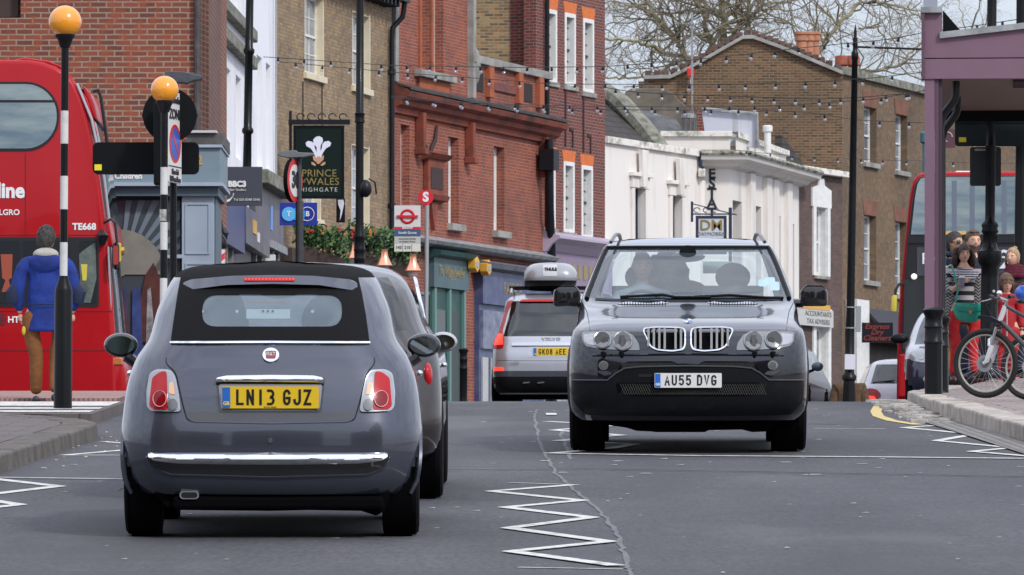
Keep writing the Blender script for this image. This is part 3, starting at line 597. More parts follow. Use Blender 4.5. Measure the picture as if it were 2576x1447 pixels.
text('The Village Jeweller',.36,mat('gilt_dull',(.35,.28,.14),.5,.3),D_,((u1+u2)/2,-.125,zB-.62),sx=.62)
u3,u4=fD.u(1203),uD; MB().box(u3,u4,-.12,.1,zB-1.25,zB-.45).build('blue_fascia',BLU,D_); mould('blue_cornice',mat('grey_cornice',(.16,.17,.2),.6,var=.3,vs_=4),D_,[(0,-.12),(-.3,-.02),(-.36,.1),(0,.18)],u3-.3,u4,zB-.40); MB().box(u3,u4,-.02,.1,-.2,zB-1.25).build('blue_shopfront',BLU,D_)
MB().box(u3+.1,u4-.1,-.09,-.021,zB-2.3,zB-1.4).build('blue_sign_panel',mat('panel_faded_blue',(.10,.12,.22),.4,c2=(.26,.28,.34),vs_=3),D_)
for i in range(5): MB().box(u3+.15+i*.62,u3+.55+i*.62,-.06,-.021,.4,zB-2.5).build('shop_pane',BLIND,D_)
text('FABRICA',.42,mat('gilt_dull',(.35,.28,.14),.5,.3),D_,((u3+u4)/2-.4,-.125,zB-.85),sx=.8)
YEL=mat('alarm_yellow',(.66,.36,.05),.4)
for i,x in enumerate((1160,1190)):
    u=fD.u(x+7); a=MB(); a.prism([(u+.17*math.cos(R(30+60*j)),fD.z(666+8*i,u)+.19*math.sin(R(30+60*j))) for j in range(6)],-.34,-.14); t=a.build('alarm_box',YEL,None,bevel=.02); t.location=D_.location; t.rotation_euler=D_.rotation_euler
    tag(t,['yellow hexagonal alarm box at the right end of the green shop fascia','yellow hexagonal alarm box at the left end of the blue shop fascia'][i],'alarm box','alarm boxes on the shops')
    MB().box(u-.1,u+.08,-.352,-.341,fD.z(666+8*i,u)-.07,fD.z(666+8*i,u)+.05).build('badge',mat('badge_grey',(.35,.35,.36),.4),t)
# --- E: tall dark red brick house
BE=brick('brick_deep_red',(.20,.042,.034),(.085,.032,.034),(.24,.17,.14),c3=(.25,.055,.035),dirt=.2,dirtc=(.07,.04,.04),ds=.8,ms=.010)
BY=brick('brick_yellow_sooty',(.36,.255,.13),(.10,.08,.055),(.33,.27,.17),c3=(.36,.14,.05),dirt=.35,dirtc=(.04,.035,.025),ds=.9,ms=.011,amt3=.4)
fE=Fac(1372,144.9,.418); E_=bld('tall_brick_house','tall narrow deep red brick house with white sashes under bright orange flat arches',fE,'house')
uE=fE.u(1522); hE=[]
for x1,x2,yt,yb in ((1372,1400,21,203),(1420,1447,31,213),(1466,1493,45,230),(1368,1396,394,572),(1417,1444,405,583),(1462,1490,415,598)):
    hE.append(H(fE,x1,x2,yt,yb))
wall('wall',BE,E_,-.35,uE,-.2,15.5,hE,th=.25)
MB().box(-.33,uE-.02,.26,9,-.2,15.4).build('house_core',BE,E_)
OR=mat('orange_arch',(.62,.16,.045),.8,var=.12,vs_=8)
for h in hE:
    o=sash(E_,h[0],h[1],h[2],h[3],y=.12,fm=mat('sash_black',(.03,.035,.045),.4),pm=BLIND,nx=3,nz=3,fw=.06,bar=.03,sill=1,sm=STN,sillh=.12,sillp=.06)
    t=.1; b=MB(); b.box(h[0],h[0]+t,-.02,.11,h[2],h[3]); b.box(h[1]-t,h[1],-.02,.2,h[2],h[3]); b.box(h[0]+t,h[1]-t,-.02,.11,h[3]-t,h[3]); b.box(h[0]+t,h[1]-t,-.02,.11,h[2],h[2]+t*.8); b.build('box_frame',WHT,o)
    MB().prism([(h[0]-.02,h[3]+.003),(h[1]+.02,h[3]+.003),(h[1]+.10,h[3]+.27),(h[0]-.10,h[3]+.27)],-.012,.002).build('flat_arch',OR,E_)
ub=-.12; MB().tube([(ub,-.1,-.1),(ub,-.1,15.5)],.055,8).build('downpipe',DPIPE,E_,True)
for i in range(2):
    u=fE.u(1430+i*45); z_=fE.z(318+i*16,u); b=MB(); b.box(u-.25,u-.19,-.03,0,z_-.5,z_+.9); b.box(u-.19,u+.12,-.03,0,z_-.5,z_-.44) if 0 else b.box(u+.05,u+.28,-.03,0,z_-.1,z_-.03); b.box(u+.22,u+.28,-.03,0,z_-.5,z_-.1); b.build('cable',mat('cable_dark',(.04,.02,.02),.6),E_)
zL=fE.z(612,0)
mould('lilac_cornice',mat('lilac_light',(.42,.36,.46),.5),E_,[(0,-.25),(-.15,-.2),(-.3,-.02),(-.5,.1),(-.5,.16),(0,.3)],-.3,uE+.3,zL); LIL=mat('lilac',(.26,.20,.29),.5,var=.1,vs_=2)
MB().box(-.3,uE+.2,-.12,0,zL-1.1,zL-.2).build('lilac_fascia',LIL,E_); MB().box(-.3,uE+.2,-.08,-.001,-.2,zL-1.1).build('lilac_shopfront',LIL,E_)
for i in range(9): MB().box(.35+i*.36,.55+i*.36,-.135,-.121,zL-.8,zL-.45).build('gold_character',mat('gilt_dull',(.35,.28,.14),.5,.3),E_)
for i in range(3): MB().box(.2+i*1.1,1.1+i*1.1,-.1,-.081,.5,zL-1.4).build('shop_pane',PALE,E_)
# E side wall, yellow sooty brick facing the camera
fEs=Fac(1196,144.3); u0=0; u1=fEs.u(1374); 
o=wall('side_wall',BY,E_,-(u1)-.02,-.36,6,15.5,th=.2,y=0); o.matrix_parent_inverse=Matrix.Identity(4)
o.rotation_euler=(0,0,-fE.phi); 
MB().box(fE.u(1372)-.62,-.351,-.004,.3,6.,15.5).build('corner_quoin',BE,E_)
# --- F: white corner building
WF=mat('stucco_white',(.76,.72,.68),.8,c2=(.50,.46,.41),vs_=1.2,bump=.25,bs=14,lo=.52,hi=.8,stretch=(1.6,1.6,.25)); WFd=mat('stucco_dirty',(.74,.71,.66),.85,c2=(.24,.24,.19),vs_=3.5,bump=.4,bs=8,lo=.48,hi=.66)
NAVY=mat('navy_frame',(.018,.025,.06),.4)
fF=Fac(1522,148.5,.467); Fb=bld('white_stucco_wing','low white stucco wing with keystoned windows under a dark tiled roof',fF)
uF=fF.u(1762); zF=fF.z(360,0); hF=[H(fF,1593,1620,472,800),H(fF,1688,1712,492,820)]
wall('wall',WF,Fb,0,uF,-.2,zF,hF,th=.28); MB().box(0,uF,.3,7,-.2,zF-.3).build('house_core',WF,Fb)
MB().box(-.02,uF+.02,-.1,.3,zF+.002,zF+.17).build('coping',WFd,Fb,bevel=.01)
for h in hF:
    sash(Fb,*h,y=.17,fm=NAVY,pm=PALE,nx=1,nz=1,fw=.05,meet=.55)
    u1,u2,z1,z2=h; b=MB(); b.box(u1-.16,u1,-.06,0,z1,z2+.0); b.box(u2,u2+.16,-.06,0,z1,z2); b.box(u1-.2,u2+.2,-.08,0,z2,z2+.28); b.box(u1-.28,u2+.28,-.16,0,z2+.28,z2+.38); c=(u1+u2)/2; b.prism([(c-.12,z2+.02),(c+.12,z2+.02),(c+.2,z2+.95),(c-.2,z2+.95)],-.2,-.081); b.build('window_surround',WF,Fb,bevel=.01)
# dark tiled roof and stone verge behind the parapet
TIL=brick('roof_tiles',(.055,.05,.05),(.035,.033,.035),(.012,.012,.012),c3=(.12,.06,.05),bw=.3,rh=.17,ms=.012,dirt=.4,dirtc=(.04,.045,.03),ds=1,bump=1,amt3=.2)
def rp(f,x,y,d): v=W(x,y,f.Y0+d); return v
b=MB()
b.poly3([rp(fF,1515,362,1.5),rp(fF,1515,225,7),rp(fF,1550,235,7),rp(fF,1608,300,6),rp(fF,1662,372,4.5),rp(fF,1662,400,3.2)],(0,.12,-.05)); o=b.build('tiled_roof',TIL,Fb); o.matrix_parent_inverse=(Matrix.Translation(Fb.location)@Matrix.Rotation(fF.phi,4,'Z')).inverted()
inv=o.matrix_parent_inverse.copy()
def wp(mb,name,m,parent,inv_=None,smooth=False,bevel=0):   # part given in world coordinates
    o=mb.build(name,m,parent,smooth,bevel=bevel); o.matrix_parent_inverse=(Matrix.Translation(parent.location)@Matrix.Rotation(parent.rotation_euler.z,4,'Z')).inverted(); return o
mb=MB(); mb.tube([rp(fF,1515,228,6.6),rp(fF,1560,258,5.6),rp(fF,1620,325,4.8),rp(fF,1672,395,4)],.26,8); wp(mb,'stone_verge',MOSS,Fb,smooth=True)
mb=MB(); mb.poly3([W(1560,290,158),W(1572,262,158),W(1700,300,158),W(1735,345,157),W(1720,395,156),W(1600,395,156)],(0,.3,0)); wp(mb,'slate_roof',mat('slate_grey',(.085,.085,.09),.7,var=.35,vs_=3),Fb)
# chimney stack behind, rendered
cs=thing('chimney_stack','broad sooty rendered chimney stack with sloping shoulders behind the tiled roof','chimney',tuple(W(1640,300,160)))
mb=MB(); mb.poly3([W(x,y,159.5) for x,y in ((1568,340),(1572,232),(1590,222),(1660,222),(1690,232),(1712,255),(1740,280),(1752,330),(1752,400),(1568,400))],(0,1.4,0)); wp(mb,'stack',mat('sooty_render',(.17,.15,.12),.9,c2=(.07,.06,.05),vs_=1.3,bump=.4),cs,bevel=.03)
mb=MB(); mb.tube([W(1687,378,157),W(1687,330,157)],.11,8); wp(mb,'green_pipe',mat('verdigris',(.16,.42,.36),.6),cs)
cp=thing('chimney_cowl','grey louvred chimney cowl on a pale pot beside the blank white panel','chimney',tuple(W(1733,372,156)))
mb=MB(); mb.lathe([(.16,-.0),(.2,.12),(.17,.35)],tuple(W(1733,372,156)),14); wp(mb,'pot',STN,cp,smooth=True)
mb=MB(); c=W(1733,352,156)
for i in range(9): a=2*PI*i/9; mb.tube([c+Vector((.17*math.cos(a),.17*math.sin(a),.12)),c+Vector((.19*math.cos(a),.19*math.sin(a),.56))],.022,5)
mb.lathe([(.21,.56),(.19,.66),(.02,.7)],tuple(c),14); wp(mb,'cowl',mat('zinc',(.2,.21,.22),.5,.6),cp)
cp2=thing('chimney_stump','short broken red brick chimney with a dark hood beside the white panel','chimney',tuple(W(1768,375,157)))
mb=MB(); mb.box(*[W(1750,0,157).x,W(1808,0,157).x],157,157.8,W(0,372,157).z,W(0,276,157).z); wp(mb,'stump',BE,cp2)
mb=MB(); c=W(1795,362,156.5); mb.ball((c.x,c.y,c.z),.38,14,8,(1,.8,.75)); wp(mb,'hood',mat('slate_dark',(.06,.058,.055),.8,var=.3),cp2,smooth=True)
# blank white panel above
pn=thing('roof_hoarding','blank weather streaked white panel standing on the roof','panel',tuple(W(1835,370,156.2)))
mb=MB(); mb.poly3([W(*p,156.2) for p in ((1765,274),(1905,287),(1905,372),(1777,362))],(0,.12,0)); wp(mb,'board',mat('hoarding_white',(.50,.52,.60),.5,c2=(.27,.28,.24),vs_=1.1,lo=.52,hi=.68,stretch=(2.6,1,.18)),pn)
mb=MB(); mb.tube([W(1765,274,156.1),W(1905,287,156.1),W(1905,372,156.1)],.05,6); wp(mb,'frame',LEAD,pn)
vp=thing('vent_pipe','white capped vent pipe on the parapet in front of the brown gable','pipe',tuple(W(1931,380,157)))
mb=MB(); c=W(1931,385,157); mb.lathe([(.09,0),(.09,.55),(.13,.56),(.13,.70),(.1,.72)],tuple(c),14); wp(mb,'pipe',WHT,vp,smooth=True)
# corner part: chamfer with vertical lettering, then the long right flank
fG=Fac(1762,154.2); Gb=bld('white_corner_building','white stucco corner building with a deep mossy cornice and lettering down its chamfered corner',fG)
uG=fG.u(1838); zc=fG.z(392,0); zt=fG.z(352,0)
MB().box(0,uG,0,.4,-.2,zc).build('chamfer_wall',WF,Gb)
MB().box(fG.u(1660),uG,.3,.6,zc-.1,zt+.10).build('attic_front',WF,Gb); MB().box(fG.u(1662),uG+.05,.2,.6,zt+.102,zt+.24).build('attic_coping',WFd,Gb,bevel=.01)
for i,ch in enumerate('ESTATE'): text(ch,.37,mat('letter_black',(.02,.02,.025),.5),Gb,(fG.u(1791),-.012,fG.z(438+24.8*i,0)),bold=.012)
fH=Fac(1838,154.2,.278); inv=lambda p:p
def sub(f,root,mb,name,m,bevel=0,smooth=False):       # geometry given in another facade's frame
    M=Matrix.Translation(f.loc())@Matrix.Rotation(f.phi,4,'Z'); mb.v=[tuple(M@Vector(v)) for v in mb.v]; return wp(mb,name,m,root,smooth=smooth,bevel=bevel)
uH=fH.u(2010); hH=[vr(fH,1833+8,1868,503+4,760),vr(fH,1905-7,1914,516,760),vr(fH,1957,1973,541,800),vr(fH,2026-64,2001-2,563,830)]
def subwall(f,root,name,m,u0,u1,z0,z1,holes,th):
    n=len(bpy.data.objects); o=wall(name,m,None,u0,u1,z0,z1,holes,th=th); M=Matrix.Translation(f.loc())@Matrix.Rotation(f.phi,4,'Z')
    o.data.transform(M); o.parent=root; o.matrix_parent_inverse=(Matrix.Translation(root.location)@Matrix.Rotation(root.rotation_euler.z,4,'Z')).inverted(); return o
zc2=fH.z(392,0)
hH=[vr(fH,1843,1866,503,760),vr(fH,1894,1915,516,760),vr(fH,1948,1964,541,780),vr(fH,1978,1998,560,810)]
subwall(fH,Gb,'flank_wall',WF,0,uH,-.2,zc2,hH,.35)
for h in hH: mb=MB(); mb.box(h[0],h[1],.28,.3,h[2],h[3]); sub(fH,Gb,mb,'dark_pane',NAVY)
for xx in (1890,1932,1950,1984):
    u=fH.u(xx-14); mb=MB(); mb.box(u,u+.55,-.14,0,0,zc2-.35); sub(fH,Gb,mb,'pilaster',WF)
mb=MB(); mb.box(.0,uH-.1,.36,8,-.2,zc2-.1); sub(fH,Gb,mb,'building_core',WF)
pr=[(0,-.34),(-.2,-.28),(-.3,-.2),(-.55,-.13),(-.6,-.02),(0,.05)]
n=len(pr)
def sweep(pr,z,pts):      # cornice carried round the corner; pts are world x,y with outward normals
    b=MB(); v=[]
    for (x,y,nx,ny) in pts: v+=[(x-nx*p[0],y-ny*p[0],z+p[1]) for p in pr]
    n=len(pr); b.add(v,[(j*n+i,j*n+i+1,(j+1)*n+i+1,(j+1)*n+i) for j in range(len(pts)-1) for i in range(n-1)]); return b
c0=Vector((fG.X0,fG.Y0)); c1=Vector((fG.X0+uG,fG.Y0)); dH=Vector((math.sin(fH.th),math.cos(fH.th))); nH=Vector((dH.y,-dH.x)); c2=c1+dH*(uH+.2)
bis=(Vector((0,-1))+nH); bis=bis/ (bis.length**2/2)
ring=[(c0.x,c0.y,0,-1),(c1.x,c1.y,bis.x,bis.y),(c2.x,c2.y,nH.x,nH.y),(c2.x-nH.x*.5,c2.y-nH.y*.5,nH.x*.2,nH.y*.2)]
zw=zc+fG.zb
wp(sweep(pr,zw,ring),'cornice',WF,Gb)
wp(sweep([(-.62,-.03),(-.66,.03),(-.62,.09),(0,.16)],zw,ring),'cornice_top',mat('mossy_lead',(.42,.40,.35),.9,c2=(.07,.08,.045),vs_=7,lo=.42,hi=.58,bump=1,bs=6),Gb)
zat=zt+fG.zb
ring2=[(c1.x-.2,c1.y+.3,0,-1),(c1.x+.15,c1.y+.45,.6,-.8),(c2.x-.1-nH.x*.3,c2.y-nH.y*.3,nH.x,nH.y)]
wp(sweep([(0,zw-zat),(0,.1)],zat,ring2[1:]),'attic_flank',WF,Gb); wp(sweep([(.3,.1),(-.1,.1),(-.1,.24),(.3,.25)],zat,ring2[1:]),'attic_flank_coping',WFd,Gb)
mb=MB(); mb.tube([W(1763,545,153.9),W(1763,455,153.9)],.12,10); wp(mb,'downpipe',WF,Gb,smooth=True); mb=MB(); x0=W(1756,0,153.8).x; x1=W(1774,0,153.8).x; mb.box(x0,x1,153.6,153.9,W(0,447,153.8).z,W(0,425,153.8).z); wp(mb,'hopper_head',WFd,Gb,bevel=.03)
mb=MB(); c=W(1762,418,153.7); mb.tube([c+Vector((0,0,.3)),c,c+Vector((.08,-.06,-.08))],.05,8); wp(mb,'overflow_pipe',NAVY,Gb,smooth=True)
# --- G: small dark brick house
BG_=brick('brick_plum',(.15,.085,.075),(.09,.06,.055),(.11,.09,.075),dirt=.6,dirtc=(.035,.03,.025),ds=.7,ms=.008)
fI=Fac(2010,162,.475); I_=bld('plum_brick_house','small plum brick house with a white surround window and accountants sign',fI,'house')
uI=fI.u(2119); zI=fI.z(432,0); hI=[H(fI,2050,2078,520,693),H(fI,2050,2080,822,1000)]
wall('wall',BG_,I_,0,uI,-.2,zI,hI,th=.3); MB().box(0,uI,.32,5,-.2,zI-.3).build('house_core',BG_,I_)
MB().box(-.05,uI+.05,-.2,.5,zI,zI+.16).build('coping',WFd,I_,bevel=.02); MB().poly3([(0,.5,zI+.16),(uI*.5,.5,zI+.16),(uI*.45,.5,zI+.4),(0,.5,zI+1.0)],(0,.2,0)).build('slope_roof',TIL,I_)
for h in hI:
    sash(I_,*h,y=.18,pm=PALE,nx=1,nz=1,fw=.09,liner=WHT,sill=1,sm=STN)
    u1,u2,z1,z2=h; b=MB(); b.box(u1-.2,u1,-.05,0,z1,z2); b.box(u2,u2+.2,-.05,0,z1,z2); b.prism([(u1-.28,z2),(u2+.28,z2),(u2+.28,z2+.48),((u1+u2)/2+.2,z2+.60),((u1+u2)/2+.15,z2+.78),((u1+u2)/2-.15,z2+.78),((u1+u2)/2-.2,z2+.60),(u1-.28,z2+.5)],-.05,0); b.build('white_surround',WHT,I_)
u1,u2=fI.u(2006)-.3,fI.u(2083); zs=fI.z(775,u1)
MB().box(u1,u2,-.16,-.02,zs-.45,zs).build('sign_board',mat('sign_offwhite',(.5,.5,.48),.5),I_); MB().box(u1,u2-.25,-.17,-.02,zs,zs+.14).build('amber_strip',YEL,I_)
MB().box(u1,u2+.1,-.1,-.02,zs+.0,zs+.9).build('white_fascia',WHT,I_) if 0 else None
LBK=mat('letter_black',(.02,.02,.025),.5)
text('ACCOUNTANTS',.19,mat('letter_grey',(.12,.12,.13),.5),I_,((u1+u2)/2+.15,-.165,zs-.12),sx=1.3); text('TAX ADVISERS',.19,mat('letter_grey',(.12,.12,.13),.5),I_,((u1+u2)/2+.15,-.165,zs-.33),sx=1.3)
# --- H: the great brown gable and its flank
BH=brick('brick_brown_gable',(.185,.108,.053),(.060,.041,.028),(.27,.19,.11),c3=(.22,.095,.055),dirt=.65,dirtc=(.055,.045,.028),ds=.28,ms=.011,amt3=.45)
fJ=Fac(1620,166.5); J_=bld('gabled_brick_house','large brown brick gable end under the bare plane tree with a flank of sash windows',fJ,'house')
gp=[(1620,700),(1620,200),(1686,198),(1730,178),(1868,99),(1893,98),(1960,122),(2076,170),(2119,188),(2119,1040)]
P_=[fJ.p(*p) for p in gp]; P_[0]=(P_[0][0],-.2); P_[-1]=(P_[-1][0],-.2)
MB().prism(P_,0,6).build('gable_wall',BH,J_)
b=MB()
cop=P_[1:-1]
for (a,c),(d,e) in zip(cop,cop[1:]):
    b.poly3([(a,-.16,c),(d,-.16,e),(d,-.16,e+.10),(a,-.16,c+.10)],(0,.5,0))
b.build('stone_coping',STN,J_)
b=MB()
for (a,c),(d,e) in zip(cop,cop[1:]):
    n=max(1,int(math.hypot(d-a,e-c)/.19))
    for i in range(n):
        x=a+(d-a)*(i+.5)/n; z=c+(e-c)*(i+.5)/n; b.box(x-.082,x+.082,-.08,.6,z+.11,z+.24)
b.build('coping_bricks',mat('dark_brick',(.10,.06,.05),.8,var=.4,vs_=3),J_)
fK=Fac(2119,166.5,.378); uK=fK.u(2560); zK=fK.z(188,0)
hK=[H(fK,2174,2205,267,407),H(fK,2253,2282,286,428),H(fK,2174,2204,540,705),H(fK,2252,2280,556,740),H(fK,2340,2370,310,450)]
o=wall('flank_wall',brick('brick_brown_flank',(.185,.12,.07),(.12,.083,.052),(.15,.115,.08),c3=(.30,.17,.08),dirt=.55,dirtc=(.05,.04,.03),ds=.4,ms=.008),J_,0,uK,-.2,zK,hK,th=.3)
Mk=(Matrix.Translation(fJ.loc()).inverted())@Matrix.Translation(fK.loc())@Matrix.Rotation(fK.phi,4,'Z'); o.data.transform(Mk)
n0=set(bpy.data.objects)
for h in hK: sash(J_,*h,y=.2,pm=PALE,nx=2,nz=2,fw=.06,sill=1,sm=STN,sillh=.14)
for h in hK: MB().prism([(h[0]-.03,h[3]+.003),(h[1]+.03,h[3]+.003),(h[1]+.18,h[3]+.42),(h[0]-.18,h[3]+.42)],-.014,0).build('brick_arch',mat('arch_brown',(.19,.085,.055),.85,var=.2,vs_=3),J_)
MB().box(-.02,uK,-.12,.5,zK,zK+.22).build('flank_coping',MOSS,J_)
MB().box(.02,uK,.32,6,-.2,zK-.02).build('flank_core',BH,J_)
for o in set(bpy.data.objects)-n0: o.data.transform(Mk)
# white shop doorway and dark shopfront at the foot of the flank
n0=set(bpy.data.objects)
u1=fK.u(2142); z5=fK.z(755,u1)
MB().box(u1-.6,u1+.55,-.35,-.02,-.2,z5).build('white_shop_pier',WHT,J_); MB().box(u1+.6,uK,-.2,-.02,-.2,z5-1.2).build('dark_shopfront',mat('pub_dark',(.04,.028,.022),.5),J_); MB().poly3([(u1+.6,-.2,z5-.2),(uK,-.2,z5-.2),(uK,-1.2,z5-1.2),(u1+.6,-1.2,z5-1.2)],(0,.02,-.08)).build('black_awning',mat('awning_black',(.02,.022,.03),.6),J_)
for i in range(3): MB().box(u1+1.2+i*1.6,u1+2.3+i*1.6,-.24,-.201,.3,z5-2).build('shop_pane',PALE,J_)
for o in set(bpy.data.objects)-n0: o.data.transform(Mk)
t_=thing('shop_sign','small black dry cleaners sign with red slanting letters left of the right bus','sign',tuple(W(2207,862,150)))
x0,x1=W(2168,0,150).x-t_.location.x,W(2246,0,150).x-t_.location.x; hz_=(862-812)/F*150
MB().box(x0,x1,-.05,.05,0,hz_).build('board',mat('sign_black',(.012,.012,.016),.4,spec=.2),t_)
for i_,w_ in enumerate(('Express','Dry','Cleaners')):
    o_=text(w_,.185,mat('letter_red',(.22,.03,.025),.5),t_,(0,-.055,hz_*(.80-.29*i_)),bold=.003,sx=1.05); o_.data.transform(Matrix.Shear('XZ',4,(.25,0)) if 0 else Matrix(((1,.25,0,0),(0,1,0,0),(0,0,1,0),(0,0,0,1))))
ch=thing('chimney','row of tall terracotta chimney pots on the right slope of the brown gable','chimney',tuple(W(2032,150,168)))
for i,x in enumerate((2016,2033,2048)):
    c=W(x,172,168.4+.3*i); mb=MB(); mb.lathe([(.17,-.3),(.155,0),(.15,.75),(.19,.77),(.19,.85),(.165,.86),(.165,.93),(.2,.95),(.2,1.02),(.14,1.03),(.13,.6)],tuple(c),18); wp(mb,'chimney_pot',mat('pot_terracotta',(.46,.20,.12),.75,c2=(.34,.15,.09),vs_=4),ch,smooth=True)
x0,x1=W(2000,0,168.2).x,W(2062,0,168.2).x; mb=MB(); mb.box(x0,x1,168,169.6,W(0,210,168).z,W(0,168,168).z); wp(mb,'stack',BH,ch)
for i,x in enumerate((2118,2146)):
    c=W(x,185,170); mb=MB(); mb.lathe([(.13,-.2),(.14,.2),(.2,.24),(.2,.42),(.17,.5)],tuple(c),12); t=mb.build('chimney_pot',mat('pot_red',(.34,.10,.06),.8,var=.3),None,True); tag(t,['short red chimney pot just left of the tall lamp post, nearer the gable','short red chimney pot right beside the tall lamp post'][i],'chimney pot','short red chimney pots')
an=thing('tv_aerial','thin tall television aerial mast above the left slope of the brown gable','aerial',tuple(W(1741,250,166)))
mb=MB(); mb.tube([W(1741,262,166),W(1741,35,166)],.03,6); mb.tube([W(1735,300,166),W(1741,262,166),W(1748,310,166)],.02,5); wp(mb,'mast',mat('galvanised',(.3,.31,.33),.5,.4),an)
mb=MB(); mb.tube([W(1700,60,165.8),W(1762,62,166.2)],.015,5)
for i in range(9): x=1702+i*7; mb.tube([W(x,57,165.7),W(x,64,166.1)],.01,4)
wp(mb,'antenna_rods',MATS['galvanised'],an)
fb=thing('red_alarm_box','small red alarm box on the left slope of the brown gable','alarm box',tuple(W(1737,183,166.3))); mb=MB(); c=W(1737,183,166.3); mb.box(c.x-.1,c.x+.1,c.y-.1,c.y,c.z-.12,c.z+.12); wp(mb,'casing',mat('alarm_red',(.6,.03,.02),.4),fb,bevel=.02); mb=MB(); mb.tube([W(1737,192,166.3),W(1742,230,166.3),W(1740,262,166.2)],.025,5); wp(mb,'cable',WHT,fb)
# houses further back at the right, behind the bus
fL=Fac(2405,200,.25,zb=1.6); o=bld('far_brick_house','distant brown brick house seen under the purple canopy above the right bus',fL,'house'); MB().box(0,14,0,.3,-.2,8.6).build('wall',BH,o); MB().poly3([(0,0,8.6),(14,0,8.6),(14,4,10.2),(0,4,10.2)],(0,.02,-.1)).build('roof',TIL,o)
for i in range(4): sash(o,1.2+i*3,2.2+i*3,5.2,7,y=-.07,pm=PALE)
# ---------------- street furniture ----------------
AMB=mat('amber_globe',(.80,.30,.012),.22,coat=.8,spec=.6); POLEB=mat('pole_black',(.004,.005,.006),.38,coat=.06,spec=.22,var=.2,vs_=9); POLEW=mat('pole_white',(.58,.575,.565),.5,c2=(.42,.415,.40),vs_=11,lo=.5,hi=.8)
def beacon(label,x,Y,yball,rball,bands,wpole,ybase,ytaper,lean,basew):
    s=F/Y; X=k_(x)*Y; zb=(HZ-ybase)/F*Y; zz=lambda yd:(HZ-yd)/F*Y-zb
    t=thing('belisha_beacon',label,'beacon',(X,Y,zb),(0,lean,0),'Belisha beacons at the crossing')
    r=wpole/2/s; MB().ball((0,0,zz(yball)),rball/s,32,20).build('globe',AMB,t,True,angle=180)
    zt=zz(yball)-rball/s*.92
    MB().lathe([(r*1.3,zt-.10),(r*1.9,zt-.03),(rball/s*.62,zt),(rball/s*.62,zt+.035)],(0,0,0),20).build('globe_collar',BLK,t,True)
    for i,(a,b_) in enumerate(bands):
        c='wb'[i%2==0] if False else None
        MB().lathe([(r,zz(b_)+.0005),(r,zz(a)-.0005)],(0,0,0),20).build('pole_band',(POLEB if i%2==0 else POLEW),t,True)
    rb=basew/2/s
    MB().lathe([(rb*1.02,0),(rb,.02),(rb*.97,zz(ytaper)-.12),(rb*.9,zz(ytaper)-.09),(r*1.25,zz(ytaper)-.005),(r*1.25,zz(ytaper)+.02)],(0,0,0),24).build('base',POLEB,t,True)
    return t
beacon('tall zebra crossing beacon in front of the man in blue, foremost of the two',158,55.3,55,41,[(95,279),(279,362),(362,443),(443,527),(527,610),(610,696)],19.5,1027,700,R(.35),46)
beacon('smaller zebra crossing beacon with its globe against the round black sign back',410,62,226,35,[(262,421),(421,490),(490,559),(559,629),(629,700),(700,768),(768,850),(850,930)],18.5,1021,940,R(.3),30)
t=thing('litter_sticker','torn pale sticker on the black band of the smaller beacon','sticker',tuple(W(411,542,61.9)))
MB().box(-.035,.035,-.06,-.045,-.06,.06).build('paper',mat('sticker_grey',(.30,.30,.28),.6,var=.5,vs_=20),t)
# traffic sign group behind the smaller beacon
Y=64.5; s=F/Y
def at(x,y,Y,zb): return (k_(x)*Y, (HZ-y)/F*Y-zb)
zb=G(-3.6,Y)+.13; ts=thing('direction_sign','black backed wide direction sign with a yellow label, seen from behind','traffic sign',(k_(436)*Y,Y,zb))
X0=k_(436)*Y; q2=lambda x,y:(k_(x)*Y-X0,(HZ-y)/F*Y-zb)
SB=mat('sign_back_black',(.006,.007,.008),.5,spec=.12); SBG=mat('sign_back_grey',(.035,.04,.042),.55,spec=.2)
def rrect(x1,z1,x2,z2,r,n=5):
    p=[]
    for cx,cz,a in ((x2-r,z2-r,0),(x1+r,z2-r,90),(x1+r,z1+r,180),(x2-r,z1+r,270)):
        for i in range(n+1): t=R(a+90*i/n); p.append((cx+r*math.cos(t),cz+r*math.sin(t)))
    return p
a=q2(232,438); c=q2(500,357); MB().prism(rrect(a[0],a[1],c[0],c[1],.06),.06,.09).build('sign_board',SB,ts)
a=q2(237,428); c=q2(255,413); MB().box(a[0],c[0],.05,.058,a[1],c[1]).build('yellow_label',mat('label_yellow',(.72,.62,.03),.5),ts)
MB().lathe([(.038,0),(.038,q2(436,250)[1])],(0,0,0),14).build('post',POLEB,ts,True)
MB().lathe([(.055,0),(.055,1.0)],(0,0,0),14).build('post_base',POLEB,ts,True)
t=thing('round_sign','plain round black sign back beyond the smaller beacon globe','traffic sign',(k_(427)*64.3,64.3,zb)); a=at(427,290,64.3,zb)
MB().lathe([(68/s,0),(68/s,.03)],(0,0,a[1]),40,'y').build('disc',SB,t); MB().box(-.3,.3,.03,.05,a[1]-.02,a[1]+.02).build('rail',SBG,t)
t=thing('sign_light_box','narrow black box sign seen edge on beside the striped pole','traffic sign',(k_(400)*64.1,64.1,zb)); a=at(388,466,64.1,zb); c=at(419,259,64.1,zb); xo=k_(400)*64.1
MB().box(a[0]-xo,c[0]-xo,-.12,.12,a[1],c[1]).build('casing',SB,t,bevel=.015)
t=thing('luminaire','flat dark sign lamp on a short arm above the smaller beacon','sign lamp',(k_(460)*64.6,64.6,zb)); a=at(412,204,64.6,zb); c=at(512,180,64.6,zb); xo=k_(460)*64.6
LUM=mat('lamp_dark_grey',(.06,.065,.075),.45,var=.3,vs_=6)
